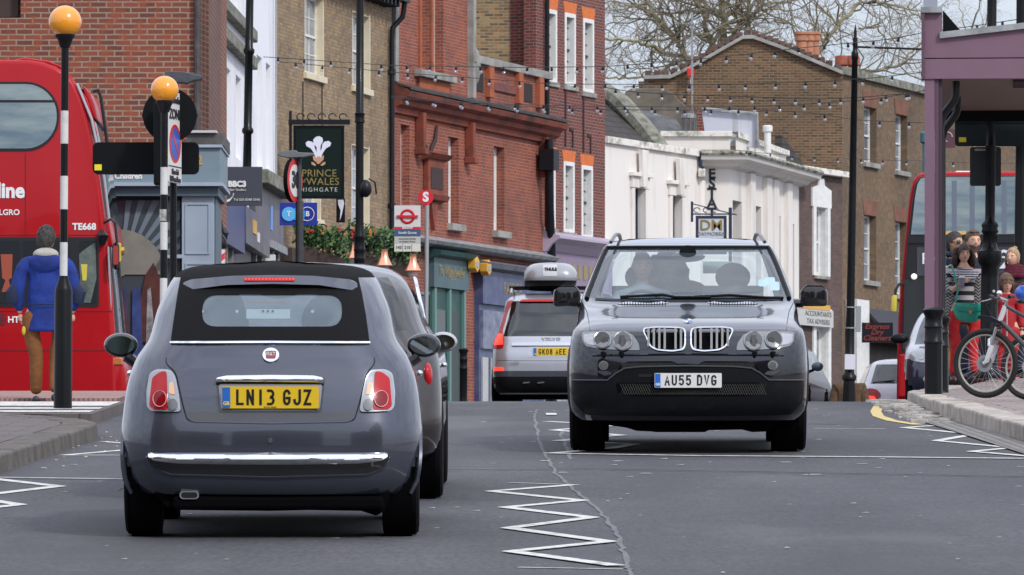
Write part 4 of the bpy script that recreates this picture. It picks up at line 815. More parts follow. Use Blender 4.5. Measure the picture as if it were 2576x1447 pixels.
MB().prism([(a[0]-xo,a[1]+.03),(a[0]-xo+.02,c[1]),(.02,c[1]-.01),(c[0]-xo,a[1]+.05),(c[0]-xo-.02,a[1]+.01),(.12,a[1]+.0),(.05,a[1]-.03),(-.12,a[1]-.02)],-.09,.09).build('lamp_head',LUM,t,bevel=.008)
MB().tube([(-.1,.0,a[1]),(-.1,.0,a[1]-.3)],.02,8).build('arm',LUM,t,True)
fz=Fac(423,63.9,.25,zb=0); t=thing('parking_zone_sign','white controlled zone parking sign with a blue and red roundel, turned side on','parking sign',fz.loc(),(0,0,fz.phi))
SW=mat('sign_white',(.60,.59,.58),.45); u2=fz.u(457); z1=fz.z(457,0); z2=fz.z(228,0)
MB().box(0,u2,0,.02,z1,z2).build('plate',SW,t,bevel=.004); zl=fz.z(416,0); MB().box(0.01,u2-.01,-.003,-.0005,zl-.006,zl+.006).build('divider',LBK,t)
text('Controlled',.105,LBK,t,(u2/2,-.004,fz.z(256,0)+.03),sx=.85,bold=.002); text('ZONE',.15,LBK,t,(u2/2,-.004,fz.z(290,0)+.02),bold=.003); text('Mon-Fri',.085,LBK,t,(u2/2,-.004,fz.z(430,0)),sx=.9,bold=.002); text('10.00 am-Noon',.085,LBK,t,(u2/2,-.004,fz.z(446,0)-.01),sx=.72,bold=.002)
zc=fz.z(358,0); MB().lathe([(.205,-.004),(.205,-.001)],(u2/2,0,zc),36,'y').build('red_ring',mat('sign_red',(.50,.02,.02),.4),t); MB().lathe([(.165,-.006),(.165,-.004)],(u2/2,0,zc),36,'y').build('blue_disc',mat('sign_blue',(.03,.09,.42),.4),t)
a=R(-40); MB().prism([(u2/2+math.cos(a)*.17*i-math.sin(a)*.018*j,zc+math.sin(a)*.17*i+math.cos(a)*.018*j) for i,j in ((-1,-1),(1,-1),(1,1),(-1,1))],-.008,-.006).build('red_bar',MATS['sign_red'],t)
# 30 sign
f3=Fac(718,84,.33,zb=0); t=thing('speed_limit_sign','round red ringed 30 speed limit sign on a grey post before the pub sign','speed sign',(k_(742)*84,84,G(-3,84)))
cx=fz0=None; s84=F/84; zz=lambda y:(HZ-y)/F*84-G(-3,84)
for i,rt in enumerate((f3.phi,)):
    zc=zz(455); dx=k_(733)*84-k_(742)*84
    n_=(math.cos(f3.th),-math.sin(f3.th))
    for name,r,m,yy in (('ring',.30,MATS['sign_red'],.05),('face',.225,SW,.054),('backing',.302,SB,-.01)):
        MB().lathe([(r,-.004 if name!='backing' else -.05),(r,0)],(0,0,0),36,'y').build(name,m,t,loc=(dx+n_[0]*yy,n_[1]*yy,zc),rot=(0,0,rt))
    o=text('30',.32,LBK,t,(dx+n_[0]*.064,n_[1]*.064,zc),sx=.95,bold=.010); o.rotation_euler=(PI/2,0,rt)
MB().lathe([(.055,0),(.055,zz(505)),(.03,zz(503)),(.03,zz(396))],(.06,.06,0),14).build('post',mat('post_grey_dark',(.04,.042,.05),.5,var=.2),t,True)
MB().prism([(-.24,zz(392)),(-.22,zz(381)),(.02,zz(379)),(.05,zz(384)),(.27,zz(386)),(.27,zz(391)),(.12,zz(396)),(-.1,zz(398))],-.07,.07).build('sign_lamp',mat('lamp_grey',(.14,.15,.16),.5,var=.2),t,bevel=.008)
# hanging signs
def hang(label,x1,x2,y1,y2,Y,m,name='hanging_sign',fm=None,fw=.05,cat='sign',dp=.08):
    z0=(HZ-y2)/F*Y; X1=k_(x1)*Y; X2=k_(x2)*Y; t=thing(name,label,cat,((X1+X2)/2,Y,z0)); w_=(X2-X1)/2; h=(HZ-y1)/F*Y-z0
    MB().box(-w_+ (fw if fm else 0),w_-(fw if fm else 0),-dp/2+.01,dp/2-.01,0+(fw if fm else 0),h-(fw if fm else 0)).build('board',m,t,bevel=.004)
    if fm:
        b=MB(); b.box(-w_,-w_+fw,-dp/2,dp/2,0,h); b.box(w_-fw,w_,-dp/2,dp/2,0,h); b.box(-w_+fw,w_-fw,-dp/2,dp/2,0,fw); b.box(-w_+fw,w_-fw,-dp/2,dp/2,h-fw,h); b.build('frame',fm,t)
    L_=lambda x,y,Yt=Y: (k_(x)*Yt-(X1+X2)/2,-dp/2-.002,(HZ-y)/F*Yt-z0)
    return t,L_,w_,h
PG=mat('pub_sign_green',(.006,.014,.012),.45,spec=.15); GI=mat('gilt',(.62,.42,.14),.35,.7); GIL=mat('gilt_paint',(.24,.18,.055),.5)
t,Lp,w_,h=hang('dark green hanging pub sign with three white feathers and gold lettering',738,866,316,500,124.3,PG,fm=SB)
b=MB(); b.box(-w_-.1,w_+.12,-.06,.06,h+.02,h+.12); b.tube([(-w_-.06,0,h-1.3),(-w_-.06,0,h+.3)],.03,6)
for i in range(5): 
    c=-w_+.15+i*.22; b.tube([(c+.08*math.cos(R(a)),0,h+.18+.07*math.sin(R(a))) for a in range(0,300,40)],.012,4)
b.build('iron_bracket',BLK,t)
text('PRINCE',.21,GIL,t,Lp(803,437),sp=1.05); text('WALES',.21,GIL,t,Lp(812,458),sp=1.05); text('of',.12,GIL,t,Lp(763,456)); text('HIGHGATE',.125,mat('letter_pale',(.45,.44,.40),.5),t,Lp(802,478),sp=1.35)
FW=mat('feather_white',(.66,.66,.76),.6); FT=mat('feather_tan',(.48,.27,.17),.6)
def feather(pts,m,name='feather',dy=0):
    b=MB(); b.prism([(Lp(*p)[0],Lp(*p)[2]) for p in pts],-.048-dy,-.036); b.build(name,m,t)
feather([(795,395),(797,372),(789,362),(788,352),(795,345),(803,343),(811,347),(813,356),(808,364),(806,372),(808,395)],FW)
for sg in (-1,1):
    m_=lambda pts:[(801+sg*(p[0]-801),p[1]) for p in pts]
    feather(m_([(795,398),(789,384),(782,374),(771,368),(769,360),(775,355),(785,357),(791,363),(792,372),(797,386),(800,398)]),FW,dy=.001)
    feather(m_([(799,404),(793,394),(787,391),(788,402),(794,408)]),FT,'coronet',.003); feather(m_([(796,416),(789,409),(783,408),(784,414),(792,418)]),FT,'ribbon')
feather([(797,394),(806,394),(807,410),(801,414),(796,410)],FT,'coronet',.002)
t,L2,w_,h=hang('small dark sign with a white feather hanging below the big pub sign',846,868,500,560,124.6,SB,name='feather_sign',cat='sign'); MB().prism([(L2(*p)[0],L2(*p)[2]) for p in ((850,503),(864,503),(866,512),(860,540),(855,556),(857,530),(851,515))],-.045,-.03).build('feather',FW,t)
t,L3,w_,h=hang('dark grey square hair salon sign with white lettering above the shops',567,660,420,518,97,mat('salon_grey',(.055,.06,.08),.4),name='projecting_sign')
text('BBC3',.125,WHT,t,L3(597,464),bold=.007); text('Hair Studios',.056,WHT,t,L3(597,478)); text('Tel 020 8348 3545',.056,WHT,t,L3(621,503))
MB().prism([(L3(*p)[0],L3(*p)[2]) for p in ((568,510),(578,507),(586,496),(589,488),(587,486),(586,494),(578,501),(568,504))],-.05,-.036).build('swoosh',WHT,t)
t,L4,w_,h=hang('royal blue bank sign with three overlapping circles behind the speed sign post',704,798,510,567,106,mat('bank_blue',(.015,.03,.28),.35),name='projecting_sign')
for x,m,ra in ((727,mat('circle_light',(.10,.42,.80),.4),.125),(751,mat('circle_mid',(.03,.25,.70),.4),.125)):
    c=L4(x,539); MB().lathe([(ra,-.012),(ra,.0)],(c[0],c[1]-(.0 if x<740 else -.004),c[2]),28,'y').build('circle',m,t)
c=L4(773,539); MB().tube([(c[0]+.12*math.cos(R(a)),c[1]-.004,c[2]+.12*math.sin(R(a))) for a in range(0,360,15)],.007,5,True).build('ring',WHT,t)
for x,ch in ((727,'T'),(751,'S'),(774,'B')): c=L4(x,539); text(ch,.12,WHT,t,(c[0],c[1]-.014,c[2]),bold=.004)
t,L5,w_,h=hang('framed hanging estate agent sign lettered DM above the black car roof',1750,1828,543,640,148,mat('agent_white',(.55,.58,.62),.4),fm=NAVY,fw=.07)
text('DM',.36,GIL,t,L5(1789,568),sx=1.05,bold=.006); text('DAYMORRIS',.13,mat('letter_steel',(.2,.22,.26),.5),t,L5(1789,589),sx=.95)
b=MB(); b.box(-w_-.12,-w_-.06,-.03,.03,h-.15,h+.35); b.tube([(-w_-.1,0,h+.3),(w_+.25,0,h+.02)],.014,5); b.tube([(-w_-.1,0,h+.04),(w_+.2,0,h+.04)],.02,5); b.box(w_+.05,w_+.13,-.03,.03,-1,h+.2)
for c in (-.35,-.12,.1): b.tube([(c+.08*math.cos(R(a)),0,h+.14+.06*math.sin(R(a))) for a in range(0,300,40)],.012,4)
b.build('iron_bracket',NAVY,t)
# bus stop flag
Y=100; zb=G(-1.4,Y); X=k_(1069)*Y; zz=lambda y:(HZ-y)/F*Y-zb; t=thing('bus_stop_sign','red and white bus stop flag with a round S on top of its grey pole','bus stop',(X,Y,zb))
RED=mat('stop_red',(.60,.015,.03),.35); NV=mat('stop_navy',(.05,.09,.19),.4); lx=lambda x:k_(x)*Y-X
MB().tube([(.01,0,0),(.035,0,zz(512))],.035,12).build('pole',mat('pole_grey',(.36,.37,.38),.35,.3),t,True)
MB().lathe([(.125,-.03),(.125,.03)],(lx(1071),0,zz(497)),28,'y').build('stop_disc',RED,t); MB().lathe([(.04,zz(516)),(.04,zz(509))],(.035,0,0),12).build('red_cap',RED,t)
text('S',.21,WHT,t,(lx(1071),-.035,zz(497)),bold=.010)
for nm,m,y1,y2 in (('roundel_panel',SW,517,571),('red_band',RED,571.2,577),('name_band',NV,577.2,595),('towards_panel',mat('stop_grey',(.45,.45,.42),.4),595.2,613),('route_panel',mat('stop_cream',(.62,.61,.54),.4),613.2,633)):
    MB().box(lx(992),lx(1058),-.015,.015,zz(y2),zz(y1)).build(nm,m,t)
c=(lx(1025),zz(545)); MB().tube([(c[0]+.105*math.cos(R(a)),-.02,c[1]+.105*math.sin(R(a))) for a in range(0,360,10)],.021,4,True).build('roundel',RED,t); MB().box(c[0]-.175,c[0]+.175,-.046,-.016,c[1]-.02,c[1]+.02).build('roundel_bar',RED,t)
text('BUS STOP',.040,WHT,t,(c[0],-.017,zz(574)),bold=.002); text('South Grove',.058,WHT,t,(c[0],-.017,zz(586)),bold=.001); text('towards East Finchley',.036,LBK,t,(c[0],-.017,zz(601)),sx=.9); text('or Golders Green',.036,LBK,t,(c[0],-.017,zz(608)))
text('143',.07,LBK,t,(lx(1003),-.017,zz(623)),bold=.001); text('210',.07,LBK,t,(lx(1025),-.017,zz(623)),bold=.001); MB().box(lx(1013)-.003,lx(1013)+.003,-.018,-.0151,zz(632),zz(614)).build('divider',LBK,t); MB().box(lx(1036)-.003,lx(1036)+.003,-.018,-.0151,zz(632),zz(614)).build('divider',LBK,t)
# lamp columns
def column(label,x0,y0,x1,y1,Y,prof,name='lamp_column',fin=False,n=18):
    """axis from (x1,y1) at the foot to (x0,y0) at the top; prof = [(yd, width px)]"""
    a=W(x1,y1,Y); c=W(x0,y0,Y); t=thing(name,label,'lamp post',tuple(a),(0,math.atan2(c.x-a.x,c.z-a.z),0),'tall black lamp columns'); Ln=(c-a).length; s=F/Y
    MB().lathe([(w_/2/s,max(0,Ln*(y1-yd)/(y1-y0))) for yd,w_ in prof],(0,0,0),n).build('column',POLEB,t,True,angle=50); return t,Ln
t,_=column('tall black lamp column directly above the grey car roof, beside the pub sign',906,-40,903,1040,78,[(1040,30),(960,30),(690,27),(685,30),(680,27),(655,27),(652,30),(648,27),(632,27),(629,30),(625,27),(600,27),(597,30),(592,26),(560,21),(310,20),(308,27),(300,24),(290,24),(286,27),(283,20),(-40,19)])
MB().tube([(.12,-.0,3.05),(.2,-.02,3.0),(.22,-.02,2.85)],.012,5).build('cable',BLK,t); MB().ball((.08,-.05,2.92),.09,12,8,(.9,1,1.3)).build('flood_lamp',BLK,t,True)
column('thick black lamp column standing in front of the white rendered house',629,-40,621,455,99,[(455,24),(420,22),(338,20),(335,27),(330,30),(324,27),(320,21),(138,20),(134,27),(126,29),(120,20),(-40,19)])
t,Ln=column('black lamp column with a spiked finial and a paper notice, left of the red bus',2152,60,2135,1030,96,[(1030,34),(1000,32),(958,28),(955,36),(945,36),(940,24),(820,22),(720,20),(500,19),(150,15),(148,18),(132,18),(128,12),(118,11),(112,15),(106,11),(100,13),(92,8),(80,8),(60,.5)])
s=F/96; zq=lambda y:Ln*(1030-y)/970
MB().box(-13/s,13/s,-.12,-.11,zq(930),zq(892)).build('paper_notice',mat('paper',(.62,.62,.70),.7),t); MB().tube([(0,0,zq(118)),(170/s,0,zq(121))],.018,6).build('wire_arm',BLK,t)
for y in (775,827): MB().lathe([(.09,zq(y)),(.09,zq(y)+.02)],(0,0,0),12).build('steel_band',mat('galvanised',(.3,.31,.33),.5,.4),t)
MB().box(.09,.17,-.02,.02,zq(835),zq(770)).build('bracket_plate',mat('galvanised',(.3,.31,.33),.5,.4),t)
# ornate column by the shelter, with the backs of two signs
t,Ln=column('thick ornate black lamp column with a fluted collar, standing beside the woman in stripes',2496,-60,2487,952,72.6,
 [(952,66),(945,68),(938,60),(925,46),(905,42),(893,48),(888,44),(700,43),(672,43),(668,50),(660,60),(640,62),(632,60),(628,44),(620,38),(612,34),(590,33),(586,40),(582,44),(575,38),(568,44),(562,40),(556,26),(540,25),(372,25),(370,27),(365,27),(363,25),(305,25),(303,28),(298,28),(296,25),(-60,24)],n=24)
s=F/72.6; X0=k_(2487)*72.6; z0=(HZ-952)/F*72.6
b=MB()
for i in range(16): a=2*PI*i/16; b.box(math.cos(a)*.078-.006,math.cos(a)*.078+.006,math.sin(a)*.078-.006,math.sin(a)*.078+.006,1.64,1.73)
b.build('fluting',POLEB,t)
MB().box(-.008,.0,-.12,-.10,1.28,1.30) ; MB().ball((.045,-.098,1.05),.018,8,6,(1,.3,1)).build('gum_spot',mat('gum',(.5,.48,.42),.7),t)
ds=thing('direction_sign','wide dark green direction sign back with a yellow label behind the ornate column','traffic sign',(k_(2492)*72.9,72.9,z0+2.5)); lx=lambda x:k_(x)*72.9-k_(2492)*72.9; lz=lambda y:(HZ-y)/F*72.9-z0-2.5
DG=mat('sign_back_green',(.018,.026,.028),.5,spec=.2); MB().prism(rrect(lx(2402),lz(368),lx(2640),lz(301),.04),-.015,.015).build('sign_board',DG,ds); MB().box(lx(2412),lx(2430),-.024,-.016,lz(358),lz(346)).build('yellow_label',MATS['label_yellow'],ds)
for y in (306,362): MB().box(lx(2404),lx(2638),-.03,-.0155,lz(y)-.015,lz(y)+.015).build('rail',DG,ds)
qs=thing('square_sign','squarish dark grey sign back clamped under the wide one on the ornate column','traffic sign',(k_(2478)*72.75,72.75,z0+2.0)); lx=lambda x:k_(x)*72.75-k_(2478)*72.75; lz=lambda y:(HZ-y)/F*72.75-z0-2.0
MB().prism(rrect(lx(2440),lz(468),lx(2518),lz(370),.03),-.012,.012).build('sign_board',SBG,qs); MB().box(lx(2452),lx(2505),-.04,-.0125,lz(380),lz(375)).build('clamp',mat('galvanised',(.3,.31,.33),.5,.4),qs)
column('plain black lamp column at the right edge of the picture, behind the bicycles',2570,-60,2568,945,78.5,[(950,44),(700,40),(690,36),(430,30),(370,28),(366,32),(360,28),(-60,26)])
# bollards
def bollard(label,x,ytop,ybot,Y,wpx):
    s=F/Y; zb=(HZ-ybot)/F*Y; t=thing('bollard',label,'bollard',(k_(x)*Y,Y,zb),group='black cast iron bollards'); h=(ybot-ytop)/s; r=wpx/2/s
    pf=[(r*1.22,0),(r*1.2,.03),(r*1.0,.08),(r*.98,.10),(r*.97,h*.62),(r*1.06,h*.63),(r*1.06,h*.645),(r*.96,h*.66),(r*.95,h*.78),(r*1.04,h*.79),(r*1.04,h*.805),(r*.94,h*.82),(r*.93,h*.9),(r*1.12,h*.93),(r*1.24,h*.955),(r*1.24,h*.97),(r*1.05,h*.985),(r*.6,h*.998),(.001,h)]
    MB().lathe(pf,(0,0,0),10).build('shaft',POLEB,t,True,angle=35); return t
bollard('black bollard in front of the small dark car at the pavement corner',2349,773,1016,64,46)
bollard('black bollard half hidden directly behind the corner one',2368,795,1003,65.6,38)
bollard('lone black bollard at the kerb left of the silver estate car',1166,875,1020,80,20)
cb=thing('street_cabinet','narrow grey blue street cabinet behind the bus stop pole','cabinet',(k_(1057)*103,103,G(-1,103))); zz=(HZ-742)/F*103-G(-1,103); MB().box(-.14,.14,-.1,.1,0,zz).build('casing',mat('cabinet_blue_grey',(.12,.15,.20),.5,var=.2),cb,bevel=.02); MB().box(-.16,.16,-.12,.12,zz,zz+.05).build('lid',LEAD,cb)
# purple shelter canopy at the right
PUP=mat('canopy_purple',(.175,.098,.14),.5,var=.05,vs_=3,bump=.08,bs=60); PUD=mat('canopy_purple_dark',(.10,.05,.08),.5)
Y=67; f=Fac(2326,Y,zb=PR(67)); t=thing('bus_shelter','purple timber canopy on a slim post with a lead edged roof','shelter',f.loc(),(0,0,f.phi-R(4.6)))
p=lambda x,y:(f.u(x),f.z(y,0)); D_p=5.2
MB().prism([p(2326,146),p(2326,32),p(2370,32),p(2370,86),p(2800,40),p(2800,146)],0,.12).build('fascia',PUP,t)
a=p(2326,199); c=p(2800,149); MB().box(a[0],c[0],-.02,.12,a[1],c[1]).build('lower_fascia',PUP,t); MB().box(a[0]-.035,a[0]-.002,-.06,.14,p(0,200)[1],p(0,34)[1]).build('corner_board',PUD,t)
MB().prism([p(2364,98),p(2364,82),p(2800,36),p(2800,50)],-.05,.2).build('roof_edge',LEAD,t); MB().box(*[p(2317,0)[0],p(2370,0)[0]],-.07,.2,p(0,33)[1],p(0,19)[1]).build('lead_cap',LEAD,t)
MB().box(p(2323,0)[0],p(2358,0)[0],.0,.2,p(0,18.9)[1],p(0,-60)[1]).build('grey_pier',mat('pier_grey',(.27,.29,.35),.6),t)
MB().prism([p(2371,20),p(2371,80),p(2418,74),],.3,.5).build('dark_gable',SB,t)
u0=p(2326,0)[0]; SOF=mat('soffit_brown',(.21,.15,.12),.6,c2=(.16,.11,.09),vs_=6,stretch=(.3,6,1)); zs=a[1]
bb=MB()
for i in range(26): bb.box(u0,p(2800,0)[0],.125+i*.2,.125+i*.2+.188,zs+.03,zs+.06)
bb.build('soffit',SOF,t)
MB().box(u0,p(2800,0)[0],.13,.12+D_p+.1,zs+.07,zs+.5).build('roof_void',SB,t)
MB().box(u0,p(2800,0)[0],D_p+.13,D_p+.25,zs-.1,zs+.5).build('rear_fascia',SB,t)
MB().box(u0,u0+.11,-.0,.11,0,zs-.002).build('post',PUP,t); MB().box(u0+.112,u0+.155,.02,.13,0,zs-.002).build('post_trim',PUD,t); MB().box(u0+.157,u0+.195,.05,.16,0,zs-.002).build('post_shadow_rail',mat('canopy_purple_deep',(.05,.028,.045),.5),t)  # two strips of darker purple run down beside the post
for i,(dy,yd) in enumerate(((.35,197),(2.6,255))):
    zz=zs-.0; xo=p(2395,0)[0]; MB().tube([(xo+.04,dy,zs),(xo+.04,dy,zs-.16),(xo+.02,dy,zs-.22),(u0+.2,dy,zs-.38),(u0+.17,dy,zs-.5),(u0+.17,dy,0)],.045,10).build('downpipe',BLK,t,True)
bb=MB()
for i in range(6): bb.box(p(2548,0)[0],p(2800,0)[0],.3+i*.16,.36+i*.16,zs-.02,zs+.02)
bb.build('louvre',mat('canopy_purple_deep',(.05,.028,.045),.5),t)
ls=thing('maroon_sign','small maroon sign with a pale emblem hanging beyond the purple post','sign',(k_(2383)*76,76,3)); MB().box(-.1,.1,-.01,.01,(HZ-372)/F*76-3,(HZ-325)/F*76-3).build('board',mat('maroon',(.09,.035,.045),.5),ls); MB().tube([(.06*math.cos(R(a_))+.0,-.014,(HZ-345)/F*76-3+.06*math.sin(R(a_))) for a_ in range(0,300,30)],.009,4).build('emblem',mat('emblem_pale',(.4,.36,.36),.5),ls)
tl=thing('teal_bracket','teal painted post and bracket in front of the brown flank wall','bracket',(k_(2325)*99,99,1.9)); zz=lambda y:(HZ-y)/F*99-1.9; TEAL=mat('teal',(.03,.13,.15),.5); MB().tube([(0,0,0),(0,0,zz(330))],.03,8).build('post',TEAL,tl,True); MB().box(-.02,.6,-.02,.02,zz(352),zz(345)).build('arm',TEAL,tl); MB().lathe([(.03,zz(362)),(.07,zz(358)),(.07,zz(335)),(.03,zz(330))],(0,0,0),10).build('head',TEAL,tl,True)
# pub greenery and copper lamps
def foliage(label,x1,x2,y1,y2,Y,seed,sl=0,nl=2600):
    r=random.Random(seed); X1,X2=k_(x1)*Y,k_(x2)*Y; Z1,Z2=(HZ-y2)/F*Y,(HZ-y1)/F*Y; t=thing('window_box',label,'planter',((X1+X2)/2,Y,Z1),group='planted boxes along the pub front'); xc=(X1+X2)/2; w_=(X2-X1)/2; h=Z2-Z1
    fl=MB(); b=[MB(),MB(),MB()]; cl=[(r.uniform(-1,1),r.uniform(-.5,.5),r.uniform(.15,.85),r.uniform(.14,.30)) for _ in range(34)]
    for i in range(nl):
        c=r.choice(cl); d=Vector((r.gauss(0,1),r.gauss(0,1),r.gauss(0,1))).normalized()*c[3]*r.uniform(.5,1.05)
        q=Vector((c[0]*w_*.92+d.x,c[1]*.5+d.y,c[2]*h-sl*c[0]*.28+d.z)); s=r.uniform(.028,.055)
        n=Vector((r.gauss(0,1),r.gauss(0,1)-.5,r.gauss(0,1)+.5)).normalized(); a=n.orthogonal().normalized()*s; e=n.cross(a).normalized()*s*.5
        b[r.choice((0,0,1,2))].quad(q-a,q-e*1.2,q+a,q+e*1.2)
    for i,(nm,cc) in enumerate((('leaf_green',(.045,.105,.03)),('leaf_dark',(.02,.055,.022)),('leaf_light',(.10,.17,.045)))): b[i].build('foliage',mat(nm,cc,.55),t)
    for i in range(7):
        q=Vector((r.uniform(-w_,w_)*.95,-.40,h*r.uniform(.7,1.0)-.05))
        fl=MB()
        for k in range(7): fl.ball(q+Vector((r.uniform(-.03,.03),r.uniform(-.02,.02),r.uniform(-.03,.03))),r.uniform(.012,.022),5,4,(1,.5,1))
        fl.build('flower',mat('petals_red',(.45,.03,.03),.6) if i%3 else mat('petals_orange',(.55,.20,.02),.6),t)
    MB().box(-w_*.95,w_*.95,-.2,.2,-.25+.0,.05).build('trough',MATS['dark_wood'],t,rot=(0,math.atan(sl*.28/w_),0)); return t
foliage('lush green planting with red and orange flowers left of the black lamp column',755,872,566,640,123.5,1,sl=.6)
foliage('lush green planting with small flowers right of the black lamp column',884,960,572,640,125,2,sl=.4,nl=1800); foliage('lush green planting at the far end of the pub, beside the bus stop flag',958,1045,590,656,127,3,sl=.5,nl=1800)
COP=mat('copper',(.95,.42,.27),.25,.9)
for i,(x,y) in enumerate(((826,618),(893,630),(967,648),(1039,661))):
    Y=120-i*1.2+4; c=W(x,y,Y); t=thing('copper_lamp',['copper bell lamp on a swan neck, leftmost of the four along the pub','copper bell lamp half hidden behind the black lamp column','copper bell lamp between the black lamp column and the bus stop flag','copper bell lamp directly below the bus stop flag'][i],'lamp',tuple(c),group='copper swan neck lamps')
    MB().lathe([(.045,.17),(.07,.16),(.06,.12),(.075,.02),(.14,-.12),(.165,-.16),(.155,-.17),(.06,.0)],(0,0,0),18).build('shade',COP,t,True,angle=60); MB().ball((0,0,-.22),.10,12,8,(1,1,1.1)).build('glass_globe',mat('globe_glass',(.6,.6,.6),.1,alpha=.22),t,True)
    MB().tube([(0,0,.16)]+[(-.13+.13*math.cos(R(a)),0,.28+.16*math.sin(R(a))) for a in range(0,181,20)]+[(-.3,.1,.25)],.016,6).build('swan_neck',BLK,t,True)
# barber pole and lantern by the blue grey shop
Y=84; c=W(551,655,Y); t=thing('barber_pole','red and white striped barber pole with a black domed cap','barber pole',tuple(c)); s=F/Y
m=bpy.data.materials.new('barber_stripes'); m.use_nodes=True; tn=m.node_tree; wv=tn.nodes.new('ShaderNodeTexWave'); wv.wave_type='BANDS'; wv.bands_direction='Z'; wv.inputs['Scale'].default_value=2.2; mpn=tn.nodes.new('ShaderNodeMapping'); mpn.inputs['Rotation'].default_value=(0,R(38),0); tco=tn.nodes.new('ShaderNodeTexCoord'); rr=tn.nodes.new('ShaderNodeValToRGB'); rr.color_ramp.interpolation='CONSTANT'; rr.color_ramp.elements[1].position=.5; rr.color_ramp.elements[0].color=(.6,.03,.03,1); rr.color_ramp.elements[1].color=(.62,.60,.62,1)
tn.links.new(tco.outputs['Object'],mpn.inputs[0]); tn.links.new(mpn.outputs[0],wv.inputs['Vector']); tn.links.new(wv.outputs['Fac'],rr.inputs[0]); tn.links.new(rr.outputs[0],tn.nodes['Principled BSDF'].inputs['Base Color']); tn.nodes['Principled BSDF'].inputs['Roughness'].default_value=.2
MB().lathe([(.085,-.35),(.085,.16)],(0,0,0),18).build('striped_tube',m,t,True); MB().lathe([(.10,.16),(.115,.2),(.11,.28),(.06,.36),(.02,.4)],(0,0,0),18).build('cap',BLK,t,True); MB().lathe([(.11,-.45),(.11,-.35)],(0,0,0),18).build('foot',BLK,t,True)
c=W(556,598,84.4); t=thing('lantern','small black wall lantern above the striped barber pole','lantern',tuple(c)); MB().lathe([(.05,-.2),(.10,.05),(.12,.06),(.03,.17),(.015,.24)],(0,0,0),6).build('lantern_case',BLK,t); MB().tube([(0,0,.24)]+[(-.1+.1*math.cos(R(a)),0,.24+.08*math.sin(R(a))) for a in range(0,181,30)],.012,5).build('hook',BLK,t,True)
# ---------------- string lights over the street ----------------
BUL=mat('bulb_glass',(.55,.58,.64),.05,spec=1,coat=1,alpha=.5); SOK=mat('bulb_socket',(.01,.01,.012),.5)
bm_=MB(); bm_.lathe([(.019,-.005),(.022,-.06)],(0,0,0),7); nf=len(bm_.f); bm_.ball((0,0,-.085),.028,8,6,(1,1,1.1))
me=bpy.data.meshes.new('bulb'); me.from_pydata(bm_.v,[],bm_.f); me.materials.append(SOK); me.materials.append(BUL)
for i,p_ in enumerate(me.polygons): p_.material_index=0 if i<nf else 1; p_.use_smooth=True
def strand(label,pts,Ya,Yb,pitch,bulbs=True):
    t=thing('string_lights',label,'string lights',tuple(W(pts[0][0],pts[0][1],Ya)),group='strings of bulbs across the street'); o0=t.location; n=len(pts)
    # smooth path by x
    x0,x1=pts[0][0],pts[-1][0]; P3=[]
    def yat(x):
        for (a,b_),(c,d) in zip(pts,pts[1:]):
            if a<=x<=c: return b_+(d-b_)*(x-a)/(c-a)
        return pts[-1][1]
    N_=int((x1-x0)/20)
    for i in range(N_+1): x=x0+(x1-x0)*i/N_; yy=(yat(max(x0,x-30))+yat(x)*2+yat(min(x1,x+30)))/4; P3.append(W(x,yy,Ya+(Yb-Ya)*i/N_)-o0)
    MB().tube(P3,.0065,5).build('cable',SOK,t)
    x=x0+pitch*.6; k=0
    while x<x1-10:
        i=(x-x0)/(x1-x0)*N_; j=int(i); q=P3[j].lerp(P3[min(j+1,N_)],i-j); o=bpy.data.objects.new('bulb',me); col.objects.link(o); o.parent=t; o.location=q; o.rotation_euler=(rb.uniform(-.15,.15),rb.uniform(-.2,.2),0); x+=pitch*rb.uniform(.93,1.07)
rb=random.Random(5)
strand('topmost string of bulbs, crossing the sky in front of the tree',[(662,143),(985,165),(1300,170),(1520,168),(1700,155),(1900,134),(2030,119),(2250,98),(2330,80),(2420,70),(2620,40)],104,84,63)
strand('second string of bulbs from the top, crossing below the tree branches',[(700,155),(985,182),(1200,197),(1400,212),(1520,212),(1750,214),(1950,209),(2100,203),(2200,196),(2340,180)],106,92,72)
strand('string of bulbs starting at the pub corner, third from the top',[(985,242),(1120,255),(1250,262),(1520,268),(1800,270),(2000,264),(2200,250),(2340,225)],112,95,66)
strand('string of bulbs hanging just below the third one, across the brown gable',[(985,246),(1200,264),(1520,276),(1700,277),(1900,276),(2050,284),(2150,302),(2340,310)],113,97,70)
strand('string of bulbs crossing the brown gable between its neighbours',[(1515,217),(1570,230),(1700,238),(1900,244),(2060,250),(2180,244),(2300,234),(2345,222)],100,96,57)
strand('lowest string of bulbs, fixed to the white attic wall',[(1842,376),(1900,384),(2000,392),(2100,398),(2230,403),(2340,405),(2420,409),(2640,412)],150,110,58)
